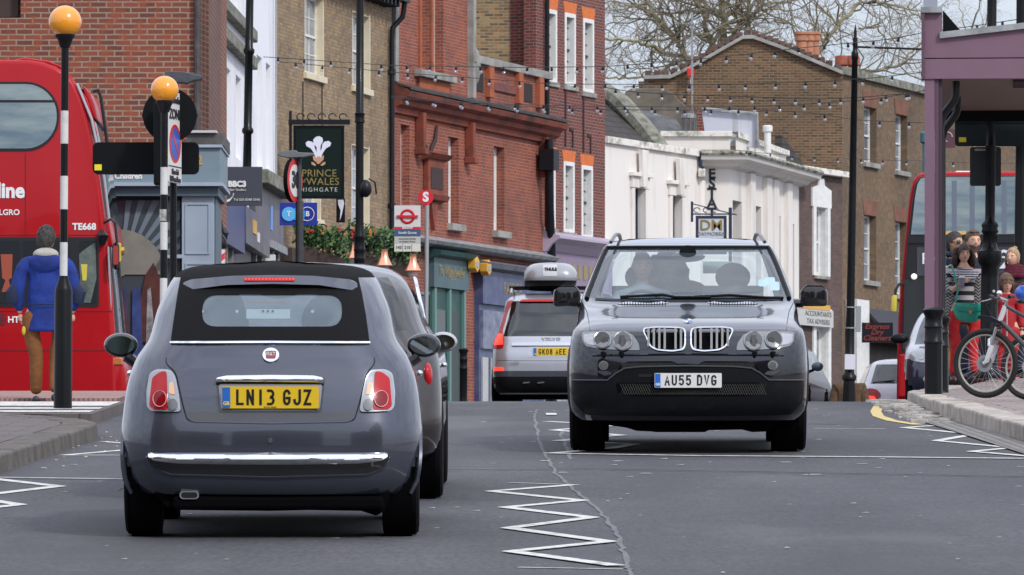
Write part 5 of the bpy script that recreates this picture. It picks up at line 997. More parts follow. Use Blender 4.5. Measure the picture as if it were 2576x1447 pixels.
# ---------------- the plane tree ----------------
BARK=mat('plane_bark',(.34,.31,.19),.9,c2=(.15,.14,.09),vs_=1.1,lo=.4,hi=.6); TWG=mat('twig_brown',(.20,.165,.12),.9)
def tree(label,limbs,base,Y,seed,twigs,lim,r0=.05,name='plane_tree',spread=1.0):
    r=random.Random(seed); t=thing(name,label,'tree',tuple(base)); B=Vector(base); tk=MB(); tw=MB(); nodes=[]
    for pts,w_ in limbs:
        P=[]; dep=r.uniform(-3,3)
        for i,(x,y) in enumerate(pts): P.append(W(x,y,Y+dep*i/len(pts)*1.5)-B)
        S=[]
        for i in range(len(P)-1):
            for j in range(5): q=P[i].lerp(P[i+1],j/5); S.append(q+Vector((r.uniform(-1,1),r.uniform(-1,1),r.uniform(-1,1)))*.05)
        S.append(P[-1]); n=len(S); rad=[w_*1.3/2/(F/Y)*(1-.55*i/n) for i in range(n)]; tk.tube(S,rad,7)
        for i in range(1,n): nodes.append((S[i],(S[i]-S[i-1]).normalized(),rad[i]))
    cnt=0
    def grow(p,d,ln,rad,lv):
        nonlocal cnt
        k=5; P=[p]; dd=d.copy()
        for i in range(k):
            dd=(dd+Vector((r.gauss(0,.26),r.gauss(0,.26),r.gauss(0,.24)+(.03 if lv<2 else -.02)))).normalized(); P.append(P[-1]+dd*ln/k)
        (tk if lv==0 and rad>.04 else tw).tube(P,[rad*(1-.65*i/k) for i in range(k+1)],4 if lv<1 else 3); cnt+=1
        if lv<3:
            for i in range(r.choice((2,3,3)) if lv<2 else r.choice((2,3,4))):
                j=r.randint(1,k); a=(P[j]-P[j-1]).normalized(); s=Vector((r.gauss(0,1),r.gauss(0,.7),r.gauss(0,1))); s=(s-a*s.dot(a)).normalized(); grow(P[j],(a*.75+s*.7).normalized(),ln*r.uniform(.5,.78),rad*.52,lv+1)
    for i in range(twigs):
        p,d,rad=r.choice(nodes); s=Vector((r.gauss(0,1),r.gauss(0,.7),r.gauss(0,.8)+.25)); s=(s-d*s.dot(d)).normalized()
        grow(p,(d*.5+s*.9).normalized(),r.uniform(1.1,2.6)*spread,min(rad*.55,r0),0)
    tk.build('trunk',BARK,t,True); tw.build('twigs',TWG,t); return t
zc1=lambda x,y:(1509.4+x*.3043,y*.3043); zc2=lambda x,y:(2012.6+x*.3043,y*.3043)
m1=lambda *a:[zc1(*p) for p in a]; m2=lambda *a:[zc2(*p) for p in a]
trunkx,trunky=1835,330
lm=[([(trunkx,1080),(trunkx,600),(trunkx,400),(1822,250)]+m1((1030,350),(1015,100),(1000,-120)),26),
 ([(1825,300)]+m1((950,400),(890,290),(870,190),(860,90),(770,-10),(700,-120)),11),([(1820,320)]+m1((720,480),(640,350),(540,230),(440,120),(380,0),(330,-150)),14),
 ([(1830,300)]+m1((1060,330),(1130,240),(1250,130),(1340,40),(1380,-100)),11),([(1850,300)]+m1((1210,300),(1215,120),(1225,-60)),8),([(1815,330)]+m1((700,480),(540,430),(420,380),(280,340),(40,325),(-200,300)),9),
 ([(1900,330)]+m1((1560,520))+m2((150,440),(220,330),(320,200),(430,90),(520,-20),(600,-150)),12),([(1840,340),(1960,280)]+m2((300,600),(620,580),(760,560),(860,520),(900,440),(1010,350),(1120,200)),8),
 (m1((1000,150),(930,100),(850,20),(760,-80)),7),(m1((850,100),(700,90),(500,120),(300,180),(60,200)),5),(m1((440,120),(300,60),(120,20)),5),(m1((700,480),(560,560),(400,640),(250,650),(40,640)),7),(m1((420,380),(440,520),(430,600)),5),
 (m2((510,10),(620,20),(760,30),(900,90),(1000,160)),6),(m2((480,240),(640,220),(700,300),(720,420)),4),(m1((1340,40),(1500,20),(1700,-10)),6),(m1((1250,130),(1400,180),(1560,200),(1700,300)),4),(m1((40,325),(-60,200),(-100,60)),5)]
tree('large bare plane tree with pale limbs rising behind the brown gable',lm,W(trunkx,1080,200),200,9,300,0,r0=.07)
tree('small bare tree glimpsed between the canopy post and the dark roof gable',[(([(2450,600),(2450,200),(2440,90),(2460,20),(2480,-60)]),5),([(2445,120),(2420,40),(2400,-40)],3),([(2448,100),(2478,60),(2500,10)],3)],W(2450,700,170),170,4,16,0,r0=.03,name='bare_tree',spread=.7)
# ---------------- vehicles ----------------
def glassmat(name,tint,refl=.0,haze=0.0,hc=(.5,.55,.6)):
    m=bpy.data.materials.new(name); MATS[name]=m; m.use_nodes=True; t=m.node_tree; t.nodes.clear(); N=t.nodes.new; l=t.links.new
    tr=N('ShaderNodeBsdfTransparent'); tr.inputs[0].default_value=(*tint,1); gl=N('ShaderNodeBsdfGlossy'); gl.inputs['Roughness'].default_value=.015; gl.inputs[0].default_value=(1,1,1,1)
    fr_=N('ShaderNodeLayerWeight'); fr_.inputs['Blend'].default_value=.5; pw=N('ShaderNodeMath'); pw.operation='POWER'; pw.inputs[1].default_value=4.5; l(fr_.outputs['Facing'],pw.inputs[0]); ad=N('ShaderNodeMath'); ad.operation='MULTIPLY_ADD'; ad.inputs[1].default_value=.9; ad.inputs[2].default_value=.04+refl; l(pw.outputs[0],ad.inputs[0])
    mx_=N('ShaderNodeMixShader'); l(ad.outputs[0],mx_.inputs[0]); l(tr.outputs[0],mx_.inputs[1]); l(gl.outputs[0],mx_.inputs[2]); o=N('ShaderNodeOutputMaterial')
    if haze:
        df=N('ShaderNodeBsdfDiffuse'); df.inputs[0].default_value=(*hc,1); m2=N('ShaderNodeMixShader'); m2.inputs[0].default_value=haze; l(mx_.outputs[0],m2.inputs[1]); l(df.outputs[0],m2.inputs[2]); l(m2.outputs[0],o.inputs[0])
    else: l(mx_.outputs[0],o.inputs[0])
    return m
def paint(name,c,flake=.25,rough=.28,metal=.55): return mat(name,c,rough,metal,coat=1,bump=0,var=.03,vs_=300)
CG=glassmat('car_glass',(.86,.92,.95),.05,.10,(.20,.28,.34)); CGd=glassmat('car_glass_dark',(.16,.18,.2),.05); CGr=glassmat('plastic_window',(.92,.97,1),.02,.10,(.34,.46,.54))
CHR=mat('chrome',(.82,.83,.85),.06,1); SAT=mat('satin_silver',(.55,.55,.55),.3,.9); RUB=mat('rubber',(.006,.006,.007),.85,bump=.2,bs=60,spec=.12); PLA=mat('black_plastic',(.005,.0055,.007),.48,var=.2,vs_=8,spec=.2); PLG=mat('gloss_black',(.008,.008,.01),.12,coat=1); UND=mat('underbody',(.003,.003,.004),.95,spec=.05)
INT=mat('interior_dark',(.03,.03,.032),.8); INTg=mat('interior_grey',(.12,.125,.13),.8)
REDL=mat('tail_red',(.40,.004,.008),.2,coat=.4,spec=.3); REDD=mat('tail_red_deep',(.20,.002,.004),.15,coat=.5,spec=.3); REDG=mat('brake_lit',(1,.05,.03),.3,emit=1.6); CLR=mat('lamp_clear',(.34,.35,.37),.12,.45,coat=.6); LMPR=mat('lamp_reflector',(.34,.35,.36),.2,.8); LMPD=mat('lamp_dark',(.16,.16,.165),.2,.5,coat=1); AMBL=mat('indicator_amber',(.72,.42,.25),.15,coat=1)
PY=mat('plate_yellow',(.75,.50,.02),.35,coat=.5); PWH=mat('plate_white',(.68,.68,.66),.35,coat=.5); PB=mat('plate_blue',(.02,.14,.52),.4); LB=mat('plate_black',(.012,.012,.014),.4)
class Body:
    def __init__(s,rows,bow=.06,a=.25,b=.22,bow2=.08,a2=.3,b2=.3):
        s.R=rows; s.bow,s.a,s.b,s.bow2,s.a2,s.b2=bow,a,b,bow2,a2,b2
    def row(s,z):
        R_=s.R
        if z<=R_[0][0]: return R_[0][1:]
        if z>=R_[-1][0]: return R_[-1][1:]
        for i in range(len(R_)-1):
            if R_[i][0]<=z<=R_[i+1][0]: break
        p0,p1=R_[i],R_[i+1]; h=p1[0]-p0[0]; t=(z-p0[0])/h; out=[]
        for k in (1,2,3):
            d=(p1[k]-p0[k])/h
            dl=(p0[k]-R_[i-1][k])/(p0[0]-R_[i-1][0]) if i>0 else d
            dr=(R_[i+2][k]-p1[k])/(R_[i+2][0]-p1[0]) if i+2<len(R_) else d
            m0=0 if dl*d<=0 else 2*dl*d/(dl+d); m1=0 if dr*d<=0 else 2*dr*d/(dr+d)
            out.append((2*t**3-3*t*t+1)*p0[k]+(t**3-2*t*t+t)*h*m0+(-2*t**3+3*t*t)*p1[k]+(t**3-t*t)*h*m1)
        return out
    def near(s,x,z):
        w_,r,f=s.row(z); a=min(s.a,w_*.9); x=min(abs(x),w_*.9999); t=max(0,(x-(w_-a))/a); return r+s.bow*(x/w_)**2+s.b*(1-math.sqrt(max(0,1-t*t)))
    def far(s,x,z):
        w_,r,f=s.row(z); a=min(s.a2,w_*.9); x=min(abs(x),w_*.9999); t=max(0,(x-(w_-a))/a); return f-s.bow2*(x/w_)**2-s.b2*(1-math.sqrt(max(0,1-t*t)))
    def build(s,root,zs,cls,mats,nf=None,ns=40,xf=None):
        """cls(side,x/w,y,z) -> part name or None; part meshes come out under root"""
        fx=xf or [-1,-.995,-.98,-.955,-.93,-.9,-.86,-.81,-.75,-.68,-.6,-.5,-.4,-.3,-.2,-.1,0]; fx=fx+[-v for v in fx[-2::-1]]
        rings=[]; sides=[]
        for z in zs:
            w_,r,f=s.row(z); ring=[]
            for q in fx: ring.append((q*w_,s.near(q*w_,z),z))
            y0=ring[-1][1]; y1=s.far(w_,z)
            for i in range(1,ns): ring.append((w_,y0+(y1-y0)*i/ns,z))
            for q in fx[::-1]: ring.append((q*w_,s.far(q*w_,z),z))
            for i in range(1,ns): ring.append((-w_,y1+(y0-y1)*i/ns,z))
            rings.append(ring)
        n=len(rings[0]); nn=len(fx); tag_=['near']*(nn-1)+['right']*ns+['far']*(nn-1)+['left']*ns
        P={}
        def put(name,vs):
            b=P.setdefault(name,(MB(),{})); ids=[]
            for key,v in vs:
                if key not in b[1]: b[1][key]=len(b[0].v); b[0].v.append(v)
                ids.append(b[1][key])
            if len(set(ids))>2: b[0].f.append(tuple(ids))
        for j in range(len(rings)-1):
            for i in range(n):
                i2=(i+1)%n; q=[((j,i),rings[j][i]),((j,i2),rings[j][i2]),((j+1,i2),rings[j+1][i2]),((j+1,i),rings[j+1][i])]
                cx=sum(v[1][0] for v in q)/4; cy=sum(v[1][1] for v in q)/4; cz=sum(v[1][2] for v in q)/4; w_=s.row(cz)[0]
                nm=cls(tag_[i],cx/w_,cy,cz,i)
                if nm: put((nm,tag_[i]) if nm in('side_glass','door') else (nm,''),q)
        top=rings[-1]; c=Vector((0,sum(v[1] for v in top)/n,top[0][2]+.012)); nm=(cls('top',0,c.y,c.z,0),'')
        for i in range(n): put(nm,[((len(rings)-1,i),top[i]),((len(rings)-1,(i+1)%n),top[(i+1)%n]),(('c',),tuple(c))])
        res={}
        for k,(b,_) in P.items(): res[k[0]]=b.build(k[0],mats[k[0]],root,True,angle=55)
        return res
def rnd(pts,r,n=4):
    out=[]; N_=len(pts)
    for i in range(N_):
        p=Vector(pts[i]); a=Vector(pts[i-1])-p; c=Vector(pts[(i+1)%N_])-p; rr=min(r,a.length*.45,c.length*.45); a=p+a.normalized()*rr; c=p+c.normalized()*rr
        for k in range(n+1): t=k/n; q=a*(1-t)**2+p*2*t*(1-t)+c*t*t; out.append((q.x,q.y))
    return out
def ell(cx,cz,rx,rz,n=24): return [(cx+rx*math.cos(2*PI*i/n),cz+rz*math.sin(2*PI*i/n)) for i in range(n)]
def over(surf,pts,off,name,m,parent,th=.012,hole=None,step=.05,dz=0,smooth=True):
    """a panel cut to an outline in x,z and laid on the body surface"""
    bm=bmesh.new()
    def loop(pp):
        vs=[bm.verts.new((p[0],0,p[1])) for p in pp]; return [bm.edges.new((vs[i],vs[(i+1)%len(vs)])) for i in range(len(vs))]
    es=loop(pts)
    if hole: es+=loop(hole)
    bmesh.ops.triangle_fill(bm,use_beauty=True,use_dissolve=False,edges=es)
    xs=[p[0] for p in pts]; zs=[p[1] for p in pts]
    def cuts(lo,hi): n=int((hi-lo)/step); return [lo+(hi-lo)*(i+1)/(n+1) for i in range(n)]
    for x in cuts(min(xs),max(xs)): bmesh.ops.bisect_plane(bm,geom=bm.verts[:]+bm.edges[:]+bm.faces[:],plane_co=(x,0,0),plane_no=(1,0,0))
    for z in cuts(min(zs),max(zs)): bmesh.ops.bisect_plane(bm,geom=bm.verts[:]+bm.edges[:]+bm.faces[:],plane_co=(0,0,z),plane_no=(0,0,1))
    for v in bm.verts: v.co.y=surf(v.co.x,v.co.z)-off
    r=bmesh.ops.extrude_face_region(bm,geom=bm.faces[:])
    for v in r['geom']:
        if isinstance(v,bmesh.types.BMVert): v.co.y+=th
    bmesh.ops.recalc_face_normals(bm,faces=bm.faces)
    me=bpy.data.meshes.new(name); bm.to_mesh(me); bm.free(); return link(name,me,m,parent,smooth,angle=35)
def wheel(root,x,y,r,wd,rim=None,side=1,label=None):
    t=MB(); h=wd/2; t.lathe([(r*.64,-h*.95),(r*.80,-h),(r*.93,-h*.96),(r*.985,-h*.82),(r*.985,-h*.52),(r*.965,-h*.5),(r*.965,-h*.44),(r,-h*.42),(r,-h*.06),(r*.975,-h*.04),(r*.975,h*.04),(r,h*.06),(r,h*.42),(r*.965,h*.44),(r*.965,h*.5),(r*.985,h*.52),(r*.985,h*.82),(r*.93,h*.96),(r*.80,h),(r*.64,h*.95)],(0,0,0),36,'x')
    w_=t.build('wheel',RUB,root,True,angle=25,loc=(x,y,r))
    b=MB(); b.lathe([(r*.65,-h*.9),(r*.66,h*.9),(r*.62,h*.9),(r*.58,h*.2),(.05,h*.1),(.05,-h*.1),(r*.58,-h*.2),(r*.62,-h*.9)],(0,0,0),28,'x')
    for i in range(7): a=2*PI*i/7; b.tube([(side*h*.5,.04*math.cos(a),.04*math.sin(a)),(side*h*.7,r*.62*math.cos(a),r*.62*math.sin(a))],.022,5)
    b.build('rim',rim or SAT,w_,True); return w_
def car_root(name,label,x_d,Y,cat='car',pitch=True,rotz=0,z=None,group=None):
    X=k_(x_d)*Y; zz=G(X,Y) if z is None else z; pit=math.atan(.0462) if pitch else 0
    return thing(name,label,cat,(X,Y,zz),(pit,0,rotz),group)
def plate(surf_y,cx,z0,z1,w_,txt,m,root,ty=None,bluec=True,tilt=0,y=None,bold=.006,sx=.80):
    p=MB().prism(rrect(cx-w_/2,z0,cx+w_/2,z1,.008),surf_y-.012,surf_y).build('number_plate',m,root)
    if bluec: MB().box(cx-w_/2+.004,cx-w_/2+.046,surf_y-.0150,surf_y-.0125,z0+.004,z1-.004).build('euro_band',PB,p); text('GB',.026,mat('gb_gold',(.7,.6,.2),.5) if m is PY else WHT,p,(cx-w_/2+.025,surf_y-.0155,z0+.026),ext=.0006,bold=.001)
    platetext(txt,(z1-z0)*.72,w_*.80,LB,p,cx+(.026 if bluec else 0),surf_y-.0135,(z0+z1)/2+.001)
    return p
def blob(name,c,r,sc_,m,root): return MB().ball(c,r,20,14,sc_).build(name,m,root,True,angle=180)
# ======== small grey convertible, seen from behind ========
sF=F/31.8; fx=lambda x,dy=0:(k_(x)*(31.8+dy)-k_(680)*31.8); fzz=lambda y,dy=0:1.42-(y-682)*(31.8+dy)/F
car=car_root('small_convertible','small dark grey convertible with a black fabric roof, seen from behind in the left lane',680,31.8,rotz=R(.8))
GREY=mat('paint_grey',(.060,.067,.092),.26,.5,coat=1,var=.04,vs_=350)
rows=[(.20,.70,.10,3.38),(.25,.765,.045,3.45),(.33,.795,.01,3.50),(.45,.806,.0,3.52),(.55,.806,.0,3.50),(.63,.80,.02,3.46),(.75,.787,.055,3.40),(.85,.768,.10,3.2),(.90,.752,.125,3.0),(.97,.722,.165,2.72),(1.04,.672,.20,2.55),(1.10,.652,.26,2.43),(1.20,.632,.37,2.25),(1.30,.592,.49,2.06),(1.38,.552,.60,1.9),(1.42,.512,.70,1.74),(1.445,.44,.80,1.6),(1.460,.30,.95,1.45),(1.466,.18,1.05,1.35)]
B1=Body(rows,bow=.05,a=.30,b=.30,bow2=.1,a2=.35,b2=.3); S1=B1.near
zs=[.235,.25,.29,.33,.38,.43,.48,.53,.58,.63,.68,.72,.76,.80,.84,.875,.905,.935,.97,1.005,1.04,1.06,1.09,1.13,1.17,1.21,1.25,1.29,1.33,1.36,1.385,1.405,1.42,1.432,1.441,1.449,1.455,1.46,1.466]
win=[(fx(503),fzz(822,.35)),(fx(503),fzz(742,.5)),(fx(858),fzz(742,.5)),(fx(858),fzz(822,.35))]
wx0,wx1,wz0,wz1=win[0][0],win[2][0],fzz(821,.33),fzz(741,.46)
ra,fa,rw=.52,2.80,.29
def cls1(side,q,y,z,i):
    for yc in (ra,fa):
        if side in('left','right') and (y-yc)**2+(z-.29)**2<.335**2: return None
        if abs(q)>.75 and (y-yc)**2+(z-.29)**2<.335**2 : return None
    if side=='near' and wz0-.03<z<wz1+.03 and wx0-.03<q*B1.row(z)[0]<wx1+.03: return None
    if side=='far' and 1.06<z<1.385 and abs(q)<.86: return 'windscreen'
    if side in('left','right') and 1.07<z<1.375 and .95<y<2.45: return 'side_glass'
    if z>1.405 or (side=='near' and z>1.385): return 'fabric_roof_top'
    return 'body'
BLKF=mat('roof_fabric',(.008,.008,.009),.92,bump=.5,bs=260,spec=.2)
parts=B1.build(car,zs,cls1,{'body':GREY,'fabric_roof_top':BLKF,'windscreen':CG,'side_glass':CGd},ns=64)
body=parts['body']
rwin=rnd([(wx0,wz0),(wx0+.0,wz1),(wx1,wz1),(wx1,wz0)],.085,6)
ft=[(fx(430,.2),1.043),(fx(440,.35),1.18),(fx(449,.5),1.30),(fx(456,.6),1.385),(fx(470,.7),1.418),(-.25,1.438),(0,1.444),(.25,1.438),(fx(893,.7),1.418),(fx(905,.6),1.385),(fx(914,.5),1.30),(fx(923,.35),1.18),(fx(931,.2),1.043)]
rf=over(S1,ft,.010,'fabric_roof',BLKF,car,th=.02,hole=rwin[::-1],step=.06)
gw=over(S1,rnd([(wx0-.004,wz0-.004),(wx0-.004,wz1+.004),(wx1+.004,wz1+.004),(wx1+.004,wz0-.004)],.087,6),.004,'rear_window',CGr,car,th=.003,step=.08)
# small pleats of sticker and headrests inside
MB().box(-.14,.095,.485,.488,1.165,1.215).build('rear_sticker',mat('sticker_white',(.62,.68,.70),.6),gw)
for i in range(3): MB().lathe([(.007,-.004),(.007,0)],(-.05+.026*i,.483,1.205),10,'y').build('sticker_dot',LB,gw)
for x in (-.31,.31):
    st=MB(); st.ball((x,1.75,1.19),.13,16,10,(1.0,.55,1.15)); st.box(x-.23,x+.23,1.62,1.85,.5,1.07); st.build('seat',INT,car,True,bevel=.03)
    for dx in (-.095,.095): MB().ball((x*.97+dx,.98,1.20),.009,8,6).build('headrest_stud',mat('stud',(.9,.95,.95),.1,emit=.4),car)  # studs are given a faint glow to show as pale dots, no lamps
    MB().ball((x*.97,1.05,1.14),.155,18,12,(1.02,.3,1.05)).build('headrest',mat('headrest_grey',(.05,.055,.062),.7),car,True)
MB().box(-.60,.60,2.2,2.9,.7,1.0).build('dashboard',INT,car,bevel=.03); MB().box(-.66,.66,.40,2.6,.35,.42).build('cabin_floor',INT,car); MB().box(-.56,.56,.62,.72,.5,1.06).build('rear_bulkhead',INT,car); MB().box(-.69,.69,2.62,3.2,.3,.8).build('engine_block',INT,car)
blob('rear_view_mirror',(0,1.95,1.30),.1,(1.1,.2,.35),INT,car)
# spoiler with brake light
sp=rnd([(fx(461,.5),fzz(712,.5)),(fx(463,.5),fzz(726,.5)),(fx(480,.5),fzz(729,.5)),(-.25,fzz(717,.5)),(0,fzz(714,.5)),(.25,fzz(717,.5)),(fx(890,.5),fzz(730,.5)),(fx(902,.5),fzz(727,.5)),(fx(902,.5),fzz(712,.5)),(fx(885,.5),fzz(703,.5)),(.22,fzz(694,.5)),(0,fzz(692,.5)),(-.22,fzz(694,.5)),(fx(482,.5),fzz(703,.5))],.012,2)
spo=over(lambda x,z:S1(x,1.36)-.10+(abs(x)/.5)**2*.05+(z-1.33)*1.2,sp,.0,'spoiler',GREY,car,th=.05,step=.07)
lg=over(lambda x,z:S1(x,1.36)-.10+(abs(x)/.5)**2*.05+(z-1.33)*1.2,rnd([(fx(617,.5),fzz(706.5,.5)),(fx(617,.5),fzz(697.5,.5)),(fx(745,.5),fzz(697.5,.5)),(fx(745,.5),fzz(706.5,.5))],.008,3),.006,'brake_light',REDL,spo,th=.01)
for i in range(15): MB().ball((fx(623,.5)+i*.0182,S1(0,1.36)-.118,fzz(702,.5)),.0045,6,4).build('diode',REDG,lg)
# chrome belt strip, boot lid outline, badge, handle
zb_=1.036; over(S1,[(fx(428,.2),zb_),(fx(428,.2),zb_+.010),(0,zb_+.013),(fx(933,.2),zb_+.010),(fx(933,.2),zb_),(0,zb_+.002)],.016,'chrome_strip',CHR,car,th=.01)
lid=[(fx(429,.2),1.03),(fx(419,.1),.955),(fx(408,.1),.90)]
def strip(pts,wd,off,name,m,parent,th=.004):      # thin line on the surface
    b=MB()
    P=[];n=len(pts)
    for (a,c) in zip(pts,pts[1:]):
        k=max(1,int(math.hypot(c[0]-a[0],c[1]-a[1])/.03))
        for i in range(k): t=i/k; P.append((a[0]+(c[0]-a[0])*t,a[1]+(c[1]-a[1])*t))
    P.append(pts[-1]); b.tube([(p[0],parent_surf(p[0],p[1])-off,p[1]) for p in P],wd/2,5); return b.build(name,m,parent,True)
parent_surf=S1
bz=.632
lidl=rnd([(fx(429,.2),1.032),(fx(414,.1),.93),(fx(440,0),.88),(fx(458,0),.72),(fx(470,0),bz),(fx(486,0),bz-.012),(0,bz-.02),(fx(876,0),bz-.012),(fx(892,0),bz),(fx(904,0),.72),(fx(922,0),.88),(fx(946,.1),.93),(fx(932,.2),1.032)],.03,3)[4:-4]
strip(lidl,.007,-.001,'boot_seam',LB,body)
over(S1,[(p[0]*.985,p[1]) for p in lidl][::-1],.006,'boot_lid',GREY,car,th=.012,step=.05)
lp=over(S1,rnd([(fx(468,0),fzz(1035)),(fx(476,0),fzz(1057)),(0,fzz(1060)),(fx(884,0),fzz(1057)),(fx(894,0),fzz(1035))],.02,3),.007,'boot_lower_lip',mat('paint_grey_lip',(.06,.058,.065),.35,.5,coat=1),car,th=.01)
bd=thing('x','x','x'); bpy.data.objects.remove(bd)
cz=fzz(892,.12); cy=S1(0,cz)-.012
bg_=over(S1,ell(0,cz,.044,.037),.020,'badge',CHR,car,th=.012); over(S1,rnd([(-.026,cz-.02),(-.03,cz+.021),(.03,cz+.021),(.026,cz-.02)],.008,3),.0225,'badge_field',mat('badge_red',(.22,.01,.03),.25,coat=1),bg_,th=.004)
text('FIAT',.034,WHT,bg_,(0,S1(0,cz)-.0235,cz+.001),sx=.72,bold=.001,ext=.0012)
hn=over(lambda x,z:S1(x,.86)-.02*max(0,1-((z-fzz(956))/.03)**2),rnd([(fx(541),fzz(962)),(fx(545),fzz(950)),(fx(570),fzz(945)),(0,fzz(943.5)),(fx(790),fzz(945)),(fx(812),fzz(950)),(fx(816),fzz(965)),(fx(790),fzz(963)),(0,fzz(961)),(fx(570),fzz(960))],.008,3),.030,'boot_handle',CHR,car,th=.03,step=.012)
text('500',.028,SAT,hn,(0,S1(0,fzz(953))-.031,fzz(953)),sx=1.5,bold=.001,ext=.001)
rec=over(S1,rnd([(fx(541),fzz(948)),(fx(551),fzz(1034)),(fx(560),fzz(1038)),(fx(800),fzz(1038)),(fx(809),fzz(1034)),(fx(818),fzz(948))],.02,3),.0095,'plate_recess',PLG,car,th=.003)
over(S1,rnd([(fx(549),fzz(966)),(fx(556),fzz(1033)),(fx(804),fzz(1033)),(fx(811),fzz(966))],.02,3),.0155,'plate_surround',mat('paint_grey_lip2',(.17,.168,.18),.35,.5,coat=1),rec,th=.004)
plate(S1(0,.70)-.020,0,fzz(1027),fzz(972),.515,'LN13 GJZ',PY,car,sx=.86)
text('ROYAL FORGE',.010,LB,car,(0,S1(0,.70)-.0335,fzz(1024)),ext=.0005)
# lamps
for s_ in (-1,1):
    X=lambda x,dy=.05: s_*(680-x)/sF*(1.0) * 1.0
    bz_=[(X(373),fzz(938,.1)),(X(366),fzz(985,.1)),(X(368),fzz(1022,.1)),(X(378),fzz(1033,.1)),(X(455),fzz(1035,.05)),(X(449),fzz(990)),(X(440),fzz(948)),(X(428),fzz(931)),(X(392),fzz(929))]
    lm_=over(S1,rnd(bz_,.02,3),.014,'tail_lamp',mat('lamp_surround',(.42,.43,.46),.25,.5),car,th=.02,step=.03)
    inn=lambda pts,k,cx,cz_:[(cx+(p[0]-cx)*k,cz_+(p[1]-cz_)*k) for p in pts]
    ccx=sum(p[0] for p in bz_)/9; ccz=sum(p[1] for p in bz_)/9
    over(S1,rnd(inn(bz_,.93,ccx,ccz),.02,3),.018,'clear_lens',CLR,lm_,th=.004,step=.03)
    rp_=[(X(380),fzz(950,.1)),(X(374),fzz(1020,.1)),(X(382),fzz(1028,.1)),(X(422),fzz(1028,.1)),(X(420),fzz(985)),(X(417),fzz(934)),(X(400),fzz(936))]
    rl=over(S1,rnd(rp_,.015,3),.022,'red_lens',REDL,lm_,th=.004,step=.03)
    cxx,czz=X(401),fzz(1002,.1); over(S1,ell(cxx,czz,.036,.042),.028,'round_lamp',REDD,rl,th=.006,step=.02); parent_surf=S1
    b=MB(); b.tube([(p[0],S1(*p)-.030,p[1]) for p in ell(cxx,czz,.036,.042,24)],.0022,4,True); b.build('lamp_ring',mat('ring_pink',(.75,.35,.36),.2,coat=1),rl,True)
    over(S1,ell(X(434),fzz(1017),.026,.030),.026,'reverse_lamp',LMPD,lm_,th=.006,step=.02)
    over(S1,rnd([(X(424),fzz(962)),(X(424),fzz(990)),(X(440),fzz(994)),(X(436),fzz(962))],.01,2),.0225,'indicator_lens',AMBL,lm_,th=.003,step=.03)
# bumper chrome blade and groove
gr=over(S1,rnd([(fx(366),fzz(1150)),(fx(380),fzz(1172)),(fx(420),fzz(1190)),(fx(520),fzz(1195)),(0,fzz(1196)),(fx(850),fzz(1195)),(fx(930),fzz(1190)),(fx(966),fzz(1172)),(fx(981),fzz(1150)),(fx(970),fzz(1137)),(fx(376),fzz(1137))],.02,3),.004,'bumper_groove',PLG,car,th=.008)
over(lambda x,z:S1(x,z)-.035*max(0,1-((z-.425)/.036)**2),rnd([(fx(371),fzz(1148)),(fx(374),fzz(1138)),(0,fzz(1137)),(fx(973),fzz(1138)),(fx(976),fzz(1148)),(fx(960),fzz(1158)),(fx(900),fzz(1166)),(0,fzz(1169)),(fx(450),fzz(1166)),(fx(386),fzz(1158))],.006,2),.006,'chrome_blade',CHR,gr,th=.03,step=.014)
strip([(fx(366),fzz(1150)),(fx(385),fzz(1178)),(fx(430),fzz(1194)),(0,fzz(1200)),(fx(925),fzz(1194)),(fx(965),fzz(1178)),(fx(981),fzz(1150))],.012,.004,'groove_lip',GREY,gr)
strip([(fx(305,.5),fzz(1240)),(fx(345,.1),fzz(1215))],.004,.0,'seam',LB,body)
MB().lathe([(.012,-.004),(.014,0)],(0,S1(0,.525)-.002,.522),14,'y').build('sensor_cap',mat('sensor',(.10,.098,.108),.4,.4),body,True)
# lower valance and underside
MB().box(-.52,.60,.06,.16,.155,.225).build('valance',UND,car,bevel=.02)
MB().prism([(-.62,.24),(-.55,.165),(-.48,.15),(-.0,.145),(.2,.15),(.48,.145),(.56,.12),(.60,.14),(.64,.24)],.12,.9).build('underbody',UND,car); MB().box(-.6,.6,.9,3.2,.2,.36).build('floor_pan',UND,car); MB().box(-.45,.45,.45,.6,.16,.3).build('rear_axle',UND,car)
b=MB(); b.prism(rrect(fx(451),fzz(1256),fx(500),fzz(1236),.02),.05,.09); b.build('exhaust_tip',CHR,car); MB().prism(rrect(fx(455),fzz(1253.5),fx(496),fzz(1238.5),.015),.047,.088).build('exhaust_bore',LB,car)
for x in (-.69,.69):
    for y in (ra,fa): wheel(car,x,y,rw,.20 if y==ra else .185,side=1 if x>0 else -1)
for sgn,yc in ((1,ra),(1,fa),(-1,ra),(-1,fa)):
    b=MB(); b.tube([(sgn*(B1.row(.29+.338*math.sin(R(a)))[0]-.012),yc+.338*math.cos(R(a)),.29+.338*math.sin(R(a))) for a in range(-15,196,12)],.014,5); b.build('arch_lip',GREY,body,True)
    MB().lathe([(.345,-.15),(.345,.0),(.33,0),(.33,-.15)] if sgn>0 else [(.345,0),(.345,.15),(.33,.15),(.33,0)],(sgn*.75,yc,.29),28,'x').build('arch_liner',UND,car,True)
